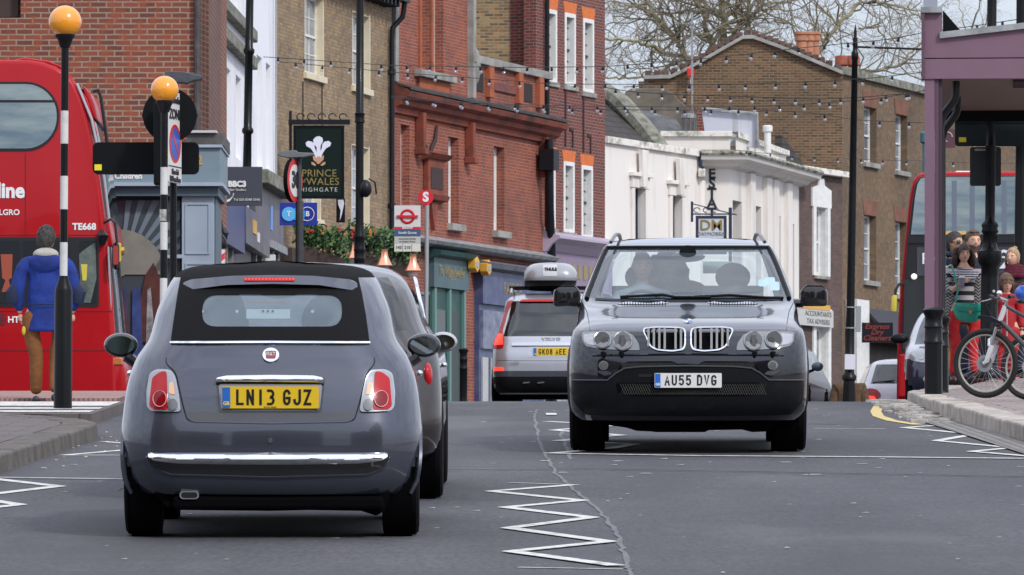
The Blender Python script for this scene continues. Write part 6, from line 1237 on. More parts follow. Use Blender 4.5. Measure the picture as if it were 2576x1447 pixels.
# mirrors
for s_,xx,yy in ((-1,318,868),(1,1078,868)):
    dy=1.9; cx=k_(xx)*(31.8+dy)-k_(680)*31.8; cz=fzz(yy,dy)
    mr=MB().ball((cx,dy,cz),.098,22,14,(.98,.55,.70)).build('door_mirror',mat('mirror_shell',(.02,.02,.023),.25,coat=1),car,True,angle=180)
    MB().lathe([(1,-.004),(1,0)],(0,0,0),28,'y').build('mirror_glass',mat('mirror_dark',(.10,.14,.13),.03,1) if s_<0 else mat('mirror_silver',(.34,.38,.39),.03,1),mr,loc=(cx,dy-.052,cz),rot=(R(-4),0,R(6)*-s_)).scale=(.077,1,.051)  # glass tinted dark and greenish to imitate the street reflected in it
    MB().tube([(cx-s_*.03,dy,cz-.06),(cx-s_*.12,dy,cz-.13),(cx-s_*.2,dy+.02,cz-.15)],[.035,.03,.03],8).build('mirror_stalk',MATS['mirror_shell'],mr,True)
blob('door_handle',(-.80,1.2,.86),.03,(.6,2.2,.6),CHR,car); blob('door_handle',(.79,1.2,.86),.03,(.6,2.2,.6),CHR,car)
# ======== generic estate / hatchback ========
def hatch(root,P,rows,zs,win_near,win_far,side_y,bm_=None,glass=CGd,wheels=None,bow=.05,a=.25,b=.22,arch=.36,near_glass=None,ns=48,front=False):
    Bd=Body(rows,bow=bow,a=a,b=b,bow2=.08,a2=.25,b2=.2)
    zg0,zg1,qn=win_near; zf0,zf1,qf=win_far; sz0,sz1,sy0,sy1=side_y
    def cls(side,q,y,z,i):
        for yc,r in wheels[0]:
            if (side in('left','right') or abs(q)>.8) and (y-yc)**2+(z-r)**2<(r+.05)**2: return None
        if side=='near' and zg0<z<zg1 and abs(q)<qn: return 'windscreen' if front else 'rear_window'
        if side=='far' and zf0<z<zf1 and abs(q)<qf: return 'rear_window' if front else 'windscreen'
        if side in('left','right') and sz0<z<sz1 and sy0+(z-sz0)*.5<y<sy1-(z-sz0)*.7: return 'side_glass'
        return 'body'
    parts=Bd.build(root,zs,cls,{'body':P,'windscreen':glass if not (front and near_glass) else near_glass,'rear_window':glass,'side_glass':glass},ns=ns)
    for yc,r in wheels[0]:
        for sg in (-1,1):
            wheel(root,sg*wheels[1],yc,r,wheels[2],side=sg)
            MB().lathe([(r+.055,-.3),(r+.055,0),(r+.04,0),(r+.04,-.3)] if sg>0 else [(r+.055,0),(r+.055,.3),(r+.04,.3),(r+.04,0)],(sg*(wheels[1]+.06),yc,r),24,'x').build('arch_liner',UND,root,True)
    w_=rows[2][1]; y1=rows[2][3]
    MB().box(-w_*.78,w_*.78,.25,y1-.25,.2,.34).build('underbody',UND,root); MB().box(-w_*.8,w_*.8,.4,y1-1.0,.40,.50).build('cabin_floor',INT,root)
    return Bd,parts
def zlist(*marks):
    out=[]
    for (a,n),(c,_) in zip(marks,marks[1:]): out+=[a+(c-a)*i/n for i in range(n)]
    return out+[marks[-1][0]]
# ======== bronze hatchback ahead of it ========
c2=car_root('hatchback','bronze grey hatchback half hidden in front of the small convertible',0,37.0); c2.location.x=-.435-.86; c2.location.z=G(-1.3,37.0)
BRZ=mat('paint_bronze',(.050,.042,.042),.28,.65,coat=1,var=.04,vs_=300)
rows2=[(.22,.72,.10,3.95),(.3,.82,.03,4.02),(.45,.86,.0,4.05),(.62,.86,.02,4.02),(.8,.85,.05,3.9),(.92,.83,.09,3.4),(1.0,.78,.14,2.95),(1.1,.73,.24,2.7),(1.25,.68,.40,2.4),(1.36,.62,.55,2.15),(1.43,.52,.75,1.9),(1.465,.35,1.0,1.6)]
hatch(c2,BRZ,rows2,zlist((.22,4),(.45,5),(.8,3),(.92,2),(1.0,3),(1.03,1),(1.06,1),(1.36,6),(1.465,3)) if 0 else [.22,.26,.3,.37,.45,.53,.62,.7,.8,.86,.92,.96,1.0,1.05,1.1,1.15,1.2,1.25,1.3,1.34,1.38,1.41,1.43,1.45,1.465],(1.05,1.38,.85),(1.05,1.38,.88),(1.03,1.36,.6,2.6),wheels=([(.62,.31),(3.1,.31)],.76,.21),glass=CGd)
MB().tube([(.80,.62,.98),(.745,1.4,1.06),(.745,2.4,1.05),(.70,2.65,1.03)],.010,5).build('chrome_window_line',CHR,c2,True); MB().tube([(.74,.9,1.12),(.68,1.2,1.37),(.66,1.9,1.38),(.72,2.55,1.12)],.012,5).build('window_trim',CHR,c2,True)
tl2=MB(); tl2.ball((.77,.19,.77),.058,14,10,(.6,1.2,1.5)); tl2.build('tail_lamp',REDL,c2,True); 
blob('tail_lamp',(-.80,.22,.80),.075,(.5,1.3,1.35),REDL,c2); blob('door_handle',(.86,1.5,.82),.03,(.7,2.4,.6),CHR,c2)
mr=MB(); cx=k_(1117)*39.4+1.295; cz=(HZ-861)/F*39.4-c2.location.z-.0462*2.4; mr.ball((cx-.005,2.4,cz),.11,18,12,(.85,.5,.62)); mo=mr.build('door_mirror',mat('mirror_pale',(.42,.43,.44),.2,.4,coat=1),c2,True,angle=180); MB().lathe([(1,-.004),(1,0)],(0,0,0),24,'y').build('mirror_glass',MATS['mirror_silver'],mo,loc=(cx-.005,2.335,cz)).scale=(.078,1,.05); MB().tube([(cx-.02,2.4,cz-.03),(.78,2.42,cz-.06)],.025,6).build('mirror_arm',PLA,mo)
blob('door_mirror',(-.98,2.4,cz),.11,(.85,.5,.62),MATS['mirror_pale'],c2)
# ======== black SUV, seen from the front ========
sX=F/46.5; suv=car_root('off_road_car','black four wheel drive car driving towards us with a man at the wheel',1731,46.5,rotz=R(-1.6))
XP=mat('paint_black_blue',(.004,.005,.011),.12,.2,coat=1,var=.05,vs_=300)
x5=lambda x,dy=0:(k_(x)*(46.5+dy)-k_(1731)*46.5); z5=lambda y,dy=0:1.42-(y-682)*(46.5+dy)/F
rows5=[(.26,.85,.12,4.45),(.33,.905,.04,4.55),(.42,.922,.01,4.6),(.52,.925,.0,4.62),(.66,.93,.0,4.62),(.78,.925,.02,4.6),(.88,.915,.06,4.58),(.95,.90,.12,4.56),(.985,.885,.22,4.54),(1.03,.87,.42,4.5),(1.08,.872,.74,4.46),(1.13,.866,1.05,4.42),(1.18,.856,1.28,4.38),(1.23,.843,1.42,4.32),(1.32,.810,1.60,4.22),(1.45,.762,1.87,4.08),(1.58,.704,2.15,3.92),(1.63,.672,2.32,3.8),(1.665,.61,2.6,3.6),(1.685,.48,2.9,3.3)]
zs5=[.26,.29,.33,.37,.42,.47,.52,.59,.66,.72,.78,.83,.88,.915,.95,.97,.985,1.005,1.03,1.055,1.08,1.105,1.13,1.155,1.18,1.205,1.23,1.27,1.32,1.36,1.40,1.45,1.50,1.54,1.58,1.605,1.63,1.65,1.665,1.675,1.685]
B5=Body(rows5,bow=.11,a=.26,b=.24,bow2=.1,a2=.25,b2=.2); S5=B5.near
WX=[(.98,.37),(3.80,.37)]
def cls5(side,q,y,z,i):
    for yc,r in WX:
        if (side in('left','right') or abs(q)>.80) and (y-yc)**2+(z-r)**2<(r+.065)**2: return None
    if side=='near' and 1.205<z<1.605 and abs(q)<.94: return 'windscreen'
    if side=='far' and 1.2<z<1.58 and abs(q)<.86: return 'rear_window'
    if side in('left','right') and 1.18<z<1.6 and 1.75+(z-1.18)*.9<y<4.1-(z-1.18)*.5: return 'side_glass'
    return 'body'
P5=B5.build(suv,zs5,cls5,{'body':XP,'windscreen':CG,'rear_window':glassmat('car_glass_clear',(.90,.97,.97),.01),'side_glass':CGd},ns=60); b5=P5['body']; parent_surf=S5
for sg in (-1,1):
    pts=[(sg*B5.row(z)[0]*.95,S5(B5.row(z)[0]*.95,z)-.004,z) for z in [1.2+.041*i for i in range(11)]]; MB().tube(pts,.021,6).build('pillar_trim',PLA,suv,True)
MB().tube([(x/10*.66,S5(x/10*.66,1.607)-.002,1.612) for x in range(-10,11)],.016,6).build('windscreen_header',PLA,suv,True)
over(S5,[(p,1.207-.016*(1-(p/.75)**2)) for p in [-.74+.148*i for i in range(11)]]+[(p,1.190-.016*(1-(p/.75)**2)) for p in [.74-.148*i for i in range(11)]],.012,'scuttle',PLA,suv,th=.03)
# bonnet: raised centre lines, shut lines, vents
for sg in (-1,1):
    strip([(sg*.845,1.17),(sg*.80,1.10),(sg*.775,1.02),(sg*.765,.965),(sg*.755,.945)],.007,-.002,'bonnet_seam',LB,b5)
    vt=over(S5,rnd([(sg*.10+sg*.06,1.165),(sg*.16,1.185),(sg*.50,1.180),(sg*.56,1.160),(sg*.30,1.158)],.01,2),.018,'bonnet_vent',CHR,suv,th=.02)
    for i in range(17): x=sg*(.18+i*.0215); MB().box(x-.003,x+.003,S5(x,1.172)-.05,S5(x,1.172)-.0,1.162,1.18).build('vent_slot',LB,vt)
# kidney grilles
for sg in (-1,1):
    K=[(sg*.017,z5(834)),(sg*.017,z5(868)),(sg*.035,z5(880)),(sg*.12,z5(884)),(sg*.24,z5(881)),(sg*.295,z5(872)),(sg*.325,z5(850)),(sg*.352,z5(832)),(sg*.345,z5(824)),(sg*.26,z5(821)),(sg*.06,z5(822)),(sg*.025,z5(826))]
    K=rnd(K,.02,3); kc=(sg*.18,z5(852)); kin=[(kc[0]+(p[0]-kc[0])*.93,kc[1]+(p[1]-kc[1])*.89) for p in K]
    gk=over(S5,K,.020,'kidney_grille',CHR,suv,th=.03,hole=kin[::-1],step=.04); over(S5,kin,.006,'grille_void',UND,gk,th=.004)
    for i in range(7):
        x=sg*(.055+i*.042); zt=max((p[1] for p in kin if abs(p[0]-x)<.035),default=z5(826)); zb2=min((p[1] for p in kin if abs(p[0]-x)<.035),default=z5(878)); y=S5(x,.88)
        MB().box(x-.0085,x+.0085,y-.034,y+.01,zb2-.002,zt+.002).build('grille_bar',mat('bar_silver',(.50,.50,.50),.3,.4),gk)
# badge
cz=z5(802,.25); bd=over(S5,ell(0,1.035,.038,.020),.012,'badge',CHR,suv,th=.012)
for q in range(4):
    a0=q*90; pts=[(0,1.035)]+[(.029*math.cos(R(a0+t)),1.035+.014*math.sin(R(a0+t))) for t in range(0,91,15)]; over(S5,pts,.015,'badge_quarter',mat('badge_blue',(.03,.16,.5),.3) if q%2 else WHT,bd,th=.003)
# headlamps
for sg in (-1,1):
    X=lambda x:sg*(1731-x)/sX
    hp=rnd([(X(1463),z5(838,.15)),(X(1464),z5(858,.12)),(X(1474),z5(870,.12)),(X(1500),z5(876,.1)),(X(1560),z5(880,.05)),(X(1610),z5(881)),(X(1606),z5(862)),(X(1592),z5(842,.05)),(X(1570),z5(834,.1)),(X(1540),z5(833,.1)),(X(1470),z5(834,.14))],.015,3)
    hl=over(S5,hp,.008,'headlamp',mat('headlamp_grey',(.20,.205,.215),.12,.6,coat=1),suv,th=.02,step=.03)
    over(S5,rnd([(X(1467),z5(840,.15)),(X(1468),z5(858,.12)),(X(1480),z5(866,.12)),(X(1500),z5(868,.1)),(X(1498),z5(838,.1))],.012,3),.013,'indicator_lens',mat('lamp_silver',(.42,.42,.44),.15,.6,coat=1),hl,th=.006)
    for nm,cx_,cy_,ro,m1 in (('outer_lamp',1515,854,.064,LMPR),('inner_lamp',1566,857,.070,CLR)):
        c=(X(cx_),z5(cy_,.06)); b=MB(); b.tube([(p[0],S5(*p)-.020,p[1]) for p in ell(c[0],c[1],ro,ro,26)],.007,5,True); lr=b.build(nm,LMPR,hl,True); yy=S5(*c)
        over(S5,ell(c[0],c[1],ro*.94,ro*.94),.012,'lens',m1,lr,th=.004) if 0 else over(lambda x,z:yy-.004,ell(c[0],c[1],ro*.95,ro*.95),.012,'lens',m1,hl,th=.006)
        over(lambda x,z:yy-.004,ell(c[0]+(.02*sg if nm=='outer_lamp' else 0)*-1,c[1]-.006,ro*.42,ro*.42),.020,'lens_core',LMPD,hl,th=.008)
        if nm=='inner_lamp': MB().box(c[0]-.016,c[0]+.016,yy-.030,yy-.020,c[1]-.045,c[1]+.045).build('lens_bar',LMPR,hl)
    for x in (1517,1563): c=(X(x),z5(889)); MB().lathe([(.010,-.0),(.018,.02),(.020,.04),(.008,.045)],(c[0],S5(*c)-.02,c[1]-.028),12).build('washer_jet',PLA,suv,True)
    fl_=over(S5,ell(X(1518),z5(919),.038,.036),.008,'fog_lamp',LMPR,suv,th=.012); over(S5,ell(X(1518),z5(919),.028,.027),.010,'lens_core',LMPD,fl_,th=.004)
    over(S5,rnd([(X(1497),z5(932)),(X(1520),z5(945)),(X(1540),z5(941)),(X(1530),z5(933))],.01,2),.004,'fog_pocket',mat('gloss_grey',(.05,.055,.07),.2,coat=1),suv,th=.004)
    # upper intake
    up=over(S5,rnd([(X(1553),z5(931)),(X(1565),z5(915)),(X(1580),z5(909)),(X(1690),z5(908)),(X(1704),z5(914)),(X(1708),z5(928)),(X(1700),z5(932))],.015,3),.005,'upper_intake',UND,suv,th=.004)
    b=MB()
    for i in range(24):
        x=X(1562)-sg*(i*.0175)*1.0; b.tube([(x,S5(x,.66)-.010,z5(930)),(x-sg*.03,S5(x,.66)-.010,z5(912))],.0016,3); b.tube([(x-sg*.03,S5(x,.66)-.010,z5(930)),(x,S5(x,.66)-.010,z5(912))],.0016,3)
    b.build('mesh_bars',mat('mesh_grey',(.045,.045,.042),.5),up)
    strip([(X(1440),z5(957)),(X(1528),z5(956)),(X(1550),z5(938)),(X(1572),z5(926)),(X(1612),z5(922)),(0,z5(920))],.012,.016,'cladding_lip',mat('cladding_lip',(.06,.062,.07),.4),b5)  # paler strip paints in the highlight along the cladding's top lip
strip([(x5(1490),z5(894)),(0,z5(891)),(x5(1972),z5(894))],.016,.004,'bumper_crease',XP,b5)
clad=rnd([(x5(1436),z5(958)),(x5(1530),z5(958)),(x5(1552),z5(940)),(x5(1570),z5(928)),(x5(1610),z5(924)),(0,z5(922)),(x5(1852),z5(924)),(x5(1892),z5(928)),(x5(1910),z5(940)),(x5(1932),z5(958)),(x5(2025),z5(958)),(x5(2022),z5(1010)),(x5(1990),z5(1045)),(0,z5(1048)),(x5(1470),z5(1045)),(x5(1440),z5(1010))],.03,3)
cl_=over(S5,clad,.012,'lower_bumper',PLA,suv,th=.02,step=.06)
li=over(S5,rnd([(x5(1548),z5(962)),(x5(1556),z5(992)),(x5(1600),z5(996)),(x5(1860),z5(996)),(x5(1905),z5(992)),(x5(1915),z5(962))],.03,3),.015,'lower_intake',UND,suv,th=.004)
b=MB()
for i in range(60):
    x=x5(1560)+i*.0185; 
    b.tube([(x,S5(x,.5)-.018,z5(993)),(x+.04,S5(x,.5)-.018,z5(965))],.0016,3); b.tube([(x+.04,S5(x,.5)-.018,z5(993)),(x,S5(x,.5)-.018,z5(965))],.0016,3)
b.build('mesh_bars',MATS['mesh_grey'],li)
over(S5,rnd([(x5(1606),z5(948)),(x5(1606),z5(940)),(x5(1640),z5(940)),(x5(1640),z5(948))],.008,2),.0165,'towing_cover',LB,suv,th=.004)
plate(S5(0,.58)-.03,0,z5(974.5),z5(938),.52,'AU55 DVG',PWH,suv,sx=.84,bold=.006); MB().box(-.2,.2,S5(0,.58)-.0295,S5(0,.58),z5(972),z5(941)).build('plate_mount',PLA,suv)
MB().prism([(-.84,.3),(-.74,.25),(-.62,.22),(-.48,.2),(-.40,.175),(-.28,.17),(-.25,.165),(0,.165),(.13,.165),(.16,.18),(.42,.185),(.5,.165),(.62,.17),(.70,.24),(.84,.3)],.3,3.2).build('underbody',UND,suv); MB().box(-.7,.7,.5,4.2,.3,.42).build('floor_pan',UND,suv)
b=MB(); b.box(-.62,.62,.9,1.05,.3,.4); b.box(-.62,.62,3.74,3.86,.24,.36); b.ball((0,3.8,.3),.12,10,8); b.build('axle',UND,suv)
for yc,r in WX:
    for sg in (-1,1):
        wheel(suv,sg*.80,yc,r,.265 if yc<2 else .285,side=sg); b=MB(); b.tube([(sg*(B5.row(max(.3,r+.44*math.sin(R(a))))[0]-.008),yc+.44*math.cos(R(a)),r+.44*math.sin(R(a))) for a in range(-5,186,10)],.028,6); b.build('arch_trim',PLA,suv,True)
        MB().lathe([(.445,-.2),(.445,0),(.43,0),(.43,-.2)] if sg>0 else [(.445,0),(.445,.2),(.43,.2),(.43,0)],(sg*.86,yc,r),28,'x').build('arch_liner',UND,suv,True)
for sg,xx in ((-1,1413),(1,2033)):
    dy=1.55; X0=k_(1731)*46.5; cx=k_(xx)*(46.5+dy)-X0; c0=z5(747,dy); w2=.108; b=MB()
    b.prism(rnd([(cx-w2,c0-.075),(cx-w2,c0+.05),(cx-w2+.04,c0+.085),(cx+w2-.04,c0+.085),(cx+w2,c0+.05),(cx+w2,c0-.075)] if sg<0 else [(cx+w2,c0-.075),(cx+w2,c0+.05),(cx+w2-.04,c0+.085),(cx-w2+.04,c0+.085),(cx-w2,c0+.05),(cx-w2,c0-.075)],.03,4),dy-.04,dy+.12)
    mo=b.build('door_mirror',PLG,suv,True,bevel=.015); MB().tube([(cx-sg*.08,dy+.05,c0-.05),(cx-sg*.22,dy+.08,c0-.05)],.035,8).build('mirror_arm',PLG,mo,True)
    MB().prism(rnd([(cx-w2+.01,c0+.058),(cx-w2+.045,c0+.092),(cx+w2-.045,c0+.092),(cx+w2-.01,c0+.058)],.012,3),dy-.035,dy+.11).build('mirror_cap',CHR if 0 else XP,mo,True)
    MB().tube([(sg*.625,2.36,1.655),(sg*.60,2.50,1.700),(sg*.585,2.72,1.722),(sg*.565,3.3,1.722),(sg*.555,3.6,1.67)],.015,8).build('roof_rail',mat('rail_dark_silver',(.22,.22,.23),.3,.8),suv,True)
# wipers
for a_,c_,ph in (((-.02,1.20),(-.52,1.222),0),((.38,1.198),(-.02,1.214),0),((.78,1.205),(.10,1.216),0)): pass
for P_ in ([(-.10,1.212),(-.20,1.232),(-.54,1.215)],[(-.10,1.212),(.18,1.212)],[(.62,1.208),(.34,1.228),(.05,1.214)],[(.62,1.208),(.76,1.205)]): MB().tube([(x,S5(x,z)-.028,z) for x,z in P_],.011,5).build('wiper',PLA,suv,True)
# cabin
MB().box(-.72,.72,1.72,2.0,.9,1.18).build('dashboard',INT,suv,bevel=.04)
for sg in (-1,1):
    b=MB(); b.box(sg*.37-.25,sg*.37+.25,2.6,2.78,.6,1.30); b.ball((sg*.37,2.68,1.37),.14,16,10,(1.05,.45,.85)); b.build('seat',INTg if sg>0 else INT,suv,True,bevel=.05)
b=MB(); b.box(-.62,.62,3.5,3.62,.7,1.24); b.ball((-.02,3.55,1.27),.13,12,8,(1.4,.4,.6)); b.build('rear_bench',INT,suv,True,bevel=.05)
MB().tube([(-.37+.18*math.cos(R(a)),2.03+.05*math.sin(R(a)),1.09+.17*math.sin(R(a))) for a in range(0,360,15)],.015,6,True).build('steering_wheel',INT,suv,True)
b=MB(); b.ball((0,S5(0,1.53)+.18,1.535),.14,18,10,(1.0,.22,.30)); b.tube([(0,S5(0,1.53)+.16,1.55),(0,S5(0,1.6)+.06,1.60)],.012,5); b.build('rear_view_mirror',INT,suv,True); MB().lathe([(.07,-.01),(.07,.01)],(0,S5(0,1.56)+.03,1.56),18,'y').build('mirror_mount',PLA,suv)
for x,z,w_,h in ((.66,1.34,.045,.03),(.70,1.30,.04,.035),(.60,1.325,.035,.028)): over(S5,rnd([(x-w_,z-h),(x-w_,z+h),(x+w_*.9,z+h),(x+w_*.9,z-h)],.012,2),-.006,'windscreen_sticker',mat('sticker_teal',(.50,.66,.66),.5),suv,th=.003)
MB().box(.13,.38,4.0,4.01,1.40,1.50).build('rear_sticker',MATS['sticker_teal'],suv)
b=MB(); b.box(-.80,.80,3.9,4.1,.8,1.19); b.build('boot_floor',INT,suv)
# ======== silver estate with a roof box ========
v=car_root('estate_car','silver estate car seen from behind carrying a grey roof box',1386,90,pitch=False); v.rotation_euler=(R(1),0,R(-2))
z0=v.location.z; sV=F/90; vz=lambda y,dy=0:(HZ-y)/F*(90+dy)-z0; vx=lambda x:(x-1386)/sV
SIL=mat('paint_silver',(.46,.47,.51),.28,.6,coat=1,var=.03,vs_=300)
zt=vz(741,.8)
rowsV=[(.25,.78,.12,4.6),(.35,.86,.03,4.7),(.5,.885,.0,4.72),(.8,.89,.01,4.7),(.95,.885,.05,4.5),(1.08,.86,.10,3.7),(1.15,.83,.14,3.5),(1.3,.79,.26,3.1),(1.5,.735,.42,2.8),(zt-.12,.70,.52,2.6),(zt-.05,.64,.62,2.4),(zt,.5,.85,2.1)]
Bv,pv=hatch(v,SIL,rowsV,[.25,.3,.35,.42,.5,.6,.7,.8,.88,.95,1.02,1.08,1.12,1.16,1.2,1.25,1.3,1.37,1.44,1.5,zt-.16,zt-.12,zt-.08,zt-.05,zt-.02,zt],(1.14,zt-.13,.86),(1.14,zt-.14,.9),(1.1,zt-.14,.5,3.2),wheels=([(1.0,.36),(3.75,.36)],.80,.24),glass=CGd,ns=40)
Sv=Bv.near; parent_surf=Sv
MB().box(-.62,.62,.75,.78,.6,zt-.15).build('luggage_screen',INT,v)
for sg in (-1,1):
    tlp=[(sg*.58,zt-.10),(sg*.68,zt-.12),(sg*.80,1.2),(sg*.875,1.05),(sg*.88,.93),(sg*.72,.94),(sg*.70,1.06),(sg*.74,1.2),(sg*.66,zt-.25)]
    t_=over(Sv,rnd(tlp,.03,3),.01,'tail_lamp',REDL,v,th=.02); over(Sv,rnd([(sg*.72,1.0),(sg*.73,1.16),(sg*.80,1.17),(sg*.87,1.03),(sg*.87,.99)],.02,2),.016,'lit_lamp',REDG,t_,th=.006)
    over(Sv,rnd([(sg*.72,.60),(sg*.72,.65),(sg*.86,.66),(sg*.86,.60)],.01,2),.02,'reflector',REDG if sg<0 else REDL,v,th=.006)  # left reflector glows like a lit lamp, the right one is plain red
over(Sv,rnd([(-.5,zt-.13),(-.45,zt-.095),(.45,zt-.095),(.5,zt-.13)],.02,2),.03,'high_brake_light',REDL,v,th=.02)
over(Sv,rnd([(-.60,.98),(-.58,1.03),(.58,1.03),(.60,.98)],.015,2),.03,'chrome_blade',mat('silver_trim',(.6,.61,.63),.2,.8),v,th=.02); text('VOLVO',.07,SAT,v,(0,Sv(0,1.08)-.01,1.075),bold=.002,sx=1.2)
text('XC90',.06,SAT,v,(-.55,Sv(0,.8)-.012,.72),bold=.001)
over(Sv,rnd([(-.36,.80),(-.36,.965),(.36,.965),(.36,.80)],.03,2),.004,'plate_recess',SIL,v,th=.004); plate(Sv(0,.88)-.01,0,.825,.945,.53,'GK08 AEE',PY,v,sx=.82)
over(Sv,rnd([(-.86,.52),(-.87,.60),(.87,.60),(.86,.52)],.02,2),.014,'bumper_step',mat('charcoal_trim',(.045,.05,.065),.3,coat=.5),v,th=.02); over(Sv,rnd([(-.80,.27),(-.88,.38),(-.88,.515),(.88,.515),(.88,.38),(.80,.27)],.02,2),.012,'lower_bumper',PLA,v,th=.02)
strip([(-.80,.76),(0,.75),(.80,.76)],.008,-.002,'tailgate_seam',LB,pv['body'])
for i in (-.42,-.2): MB().tube([(i,Sv(i,.43)-.02,.42),(i+.1,Sv(i,.43)-.02,.43)],.014,5).build('exhaust_tip',CHR,v)
for sg in (-1,1): MB().tube([(sg*.62,.7,zt-.0),(sg*.62,.85,zt+.07),(sg*.62,2.3,zt+.07),(sg*.62,2.5,zt)],.018,6).build('roof_rail',SAT,v,True)
MB().tube([(-.66,1.1,zt+.10),(.66,1.1,zt+.10)],.02,6).build('crossbar',PLA,v); MB().tube([(-.66,1.9,zt+.10),(.66,1.9,zt+.10)],.02,6).build('crossbar',PLA,v)
rb_=thing('roof_box','glossy grey roof box with black base strapped on the silver estate car','roof box',(v.location.x,v.location.y+.6,z0+zt+.12))
bxr=[(0,.34,.02,1.9),(.07,.40,-.03,1.95),(.12,.415,-.04,1.97),(.18,.41,-.03,1.96),(.24,.385,.0,1.92),(.30,.33,.06,1.8),(.335,.25,.15,1.6),(.35,.12,.3,1.3)]
bxr=[(z,w_*1.0,r,f) for z,w_,r,f in bxr]
BB=Body(bxr,bow=.05,a=.2,b=.15,bow2=.1,a2=.3,b2=.3); BB.build(rb_,[0,.03,.06,.08,.1,.12,.15,.18,.21,.24,.27,.30,.32,.335,.345,.35],lambda s,q,y,z,i:'base' if z<.09 else 'lid',{'base':PLA,'lid':mat('box_grey',(.30,.31,.33),.25,.2,coat=1)},ns=14)
over(BB.near,rnd([(-.12,.14),(-.12,.31),(.10,.31),(.10,.14)],.02,2),.006,'label_panel',mat('box_label',(.50,.51,.53),.3),rb_,th=.004); text('THULE',.062,LB,rb_,(0,BB.near(0,.23)-.012,.235),bold=.004)
# scale box width to the photograph
rb_.scale=(.98,1,1.06)
# ======== white hatchback far right ========
wt=car_root('hatchback','small white hatchback with lit tail lamps beside the front of the right bus',2288,104,pitch=False); wt.location.z=(HZ-903)/F*105-1.46; z0=wt.location.z
rowsW=[(.22,.74,.1,3.7),(.35,.83,.02,3.8),(.5,.85,.0,3.82),(.7,.85,.03,3.8),(.9,.82,.08,3.2),(1.0,.77,.16,2.9),(1.2,.69,.36,2.5),(1.35,.62,.5,2.2),(1.42,.52,.7,1.9),(1.46,.35,1.0,1.6)]
PW=mat('paint_white',(.66,.68,.74),.25,coat=1)
Bw,pw=hatch(wt,PW,rowsW,[.22,.28,.35,.42,.5,.6,.7,.8,.9,.95,1.0,1.05,1.1,1.2,1.28,1.35,1.39,1.42,1.445,1.46],(1.0,1.36,.84),(1.0,1.36,.86),(1.0,1.36,.6,2.7),wheels=([(.6,.3),(3.0,.3)],.74,.2),glass=CGd,ns=36)
MB().box(-.6,.6,.8,.85,.5,1.3).build('interior',INT,wt)
for sg in (-1,1):
    o=over(Bw.near,rnd([(sg*.80,.66),(sg*.82,.84),(sg*.70,.93),(sg*.55,.90),(sg*.48,.80),(sg*.60,.66)],.04,3),.01,'tail_lamp',REDL,wt,th=.02); over(Bw.near,rnd([(sg*.78,.70),(sg*.76,.80),(sg*.60,.78),(sg*.58,.72)],.02,2),.016,'lit_lamp',REDG,o,th=.005)
plate(Bw.near(0,.7)-.01,.06,.64,.755,.52,'AE06 XKT',PY,wt,bluec=False); MB().tube([(-.62,Bw.near(.62,1.02)-.01,1.02),(-.25,Bw.near(.2,1.05)-.02,1.06)],.012,5).build('wiper',PLA,wt)
# ======== dark parked car right of the SUV ========
dc=thing('parked_car','dark grey car parked beyond the SUV with only its door mirror and flank in view','car',(4.08,101.5,2.12),(0,0,R(-10)))
rowsD=[(.22,.7,.25,4.1),(.4,.84,.08,4.2),(.6,.86,.0,4.2),(.72,.85,.05,4.15),(.80,.82,.3,4.1),(.88,.78,.9,4.05),(.94,.75,1.15,4.0),(1.1,.70,1.4,3.8),(1.3,.62,1.8,3.6),(1.38,.5,2.1,3.3),(1.42,.35,2.4,3.0)]
DCP=mat('paint_dark_green',(.018,.021,.023),.35,.3,coat=.4,c2=(.035,.038,.038),vs_=5)
Bd2,_=hatch(dc,DCP,rowsD,[.22,.3,.4,.5,.6,.66,.72,.76,.8,.84,.88,.91,.94,1.0,1.1,1.2,1.3,1.34,1.38,1.4,1.42],(.93,1.32,.88),(.95,1.3,.86),(.94,1.3,1.5,3.5),wheels=([(.75,.3),(3.2,.3)],.76,.2),glass=CG,front=True,ns=36)
for sg in (-1,1): over(Bd2.near,rnd([(sg*.5,.62),(sg*.5,.72),(sg*.78,.74),(sg*.8,.64)],.03,2),.01,'headlamp',CLR,dc,th=.01)
mo=blob('door_mirror',(.90,1.55,1.0),.12,(.85,.5,.7),mat('mirror_blue',(.07,.10,.15),.2,coat=1),dc); MB().tube([(.85,1.55,.95),(.72,1.6,.90)],.025,6).build('mirror_arm',PLA,mo)
# ======== little dark city car at the right kerb ========
sm=thing('city_car','tiny silver and black city car behind the corner bollard','car',(k_(2262)*80.5+.82,80.5,(HZ-775)/F*81.7-1.50),(0,0,R(-5)))
rowsS=[(.2,.66,.25,2.3),(.35,.74,.06,2.4),(.5,.76,.0,2.45),(.7,.76,.03,2.45),(.85,.75,.12,2.43),(.95,.74,.28,2.4),(1.0,.72,.42,2.38),(1.15,.68,.62,2.3),(1.35,.60,.90,2.1),(1.45,.52,1.05,1.95),(1.50,.35,1.3,1.7)]
SMP=mat('paint_blueblack',(.02,.024,.05),.2,.3,coat=1); 
def clsS(side,q,y,z,i):
    for yc,r in ((.5,.28),(2.05,.28)):
        if (side in('left','right') or abs(q)>.8) and (y-yc)**2+(z-r)**2<(r+.05)**2: return None
    if side=='near' and .98<z<1.42 and abs(q)<.86: return 'windscreen'
    if side in('left','right') and 1.0<z<1.42 and 1.0<y<1.9: return 'side_glass'
    if side in('left','right') and z<.95 and .75<y<1.75: return 'door'
    if z>.95 or (side=='near' and abs(q)>.75 and z>.8) : return 'safety_cell'
    return 'body'
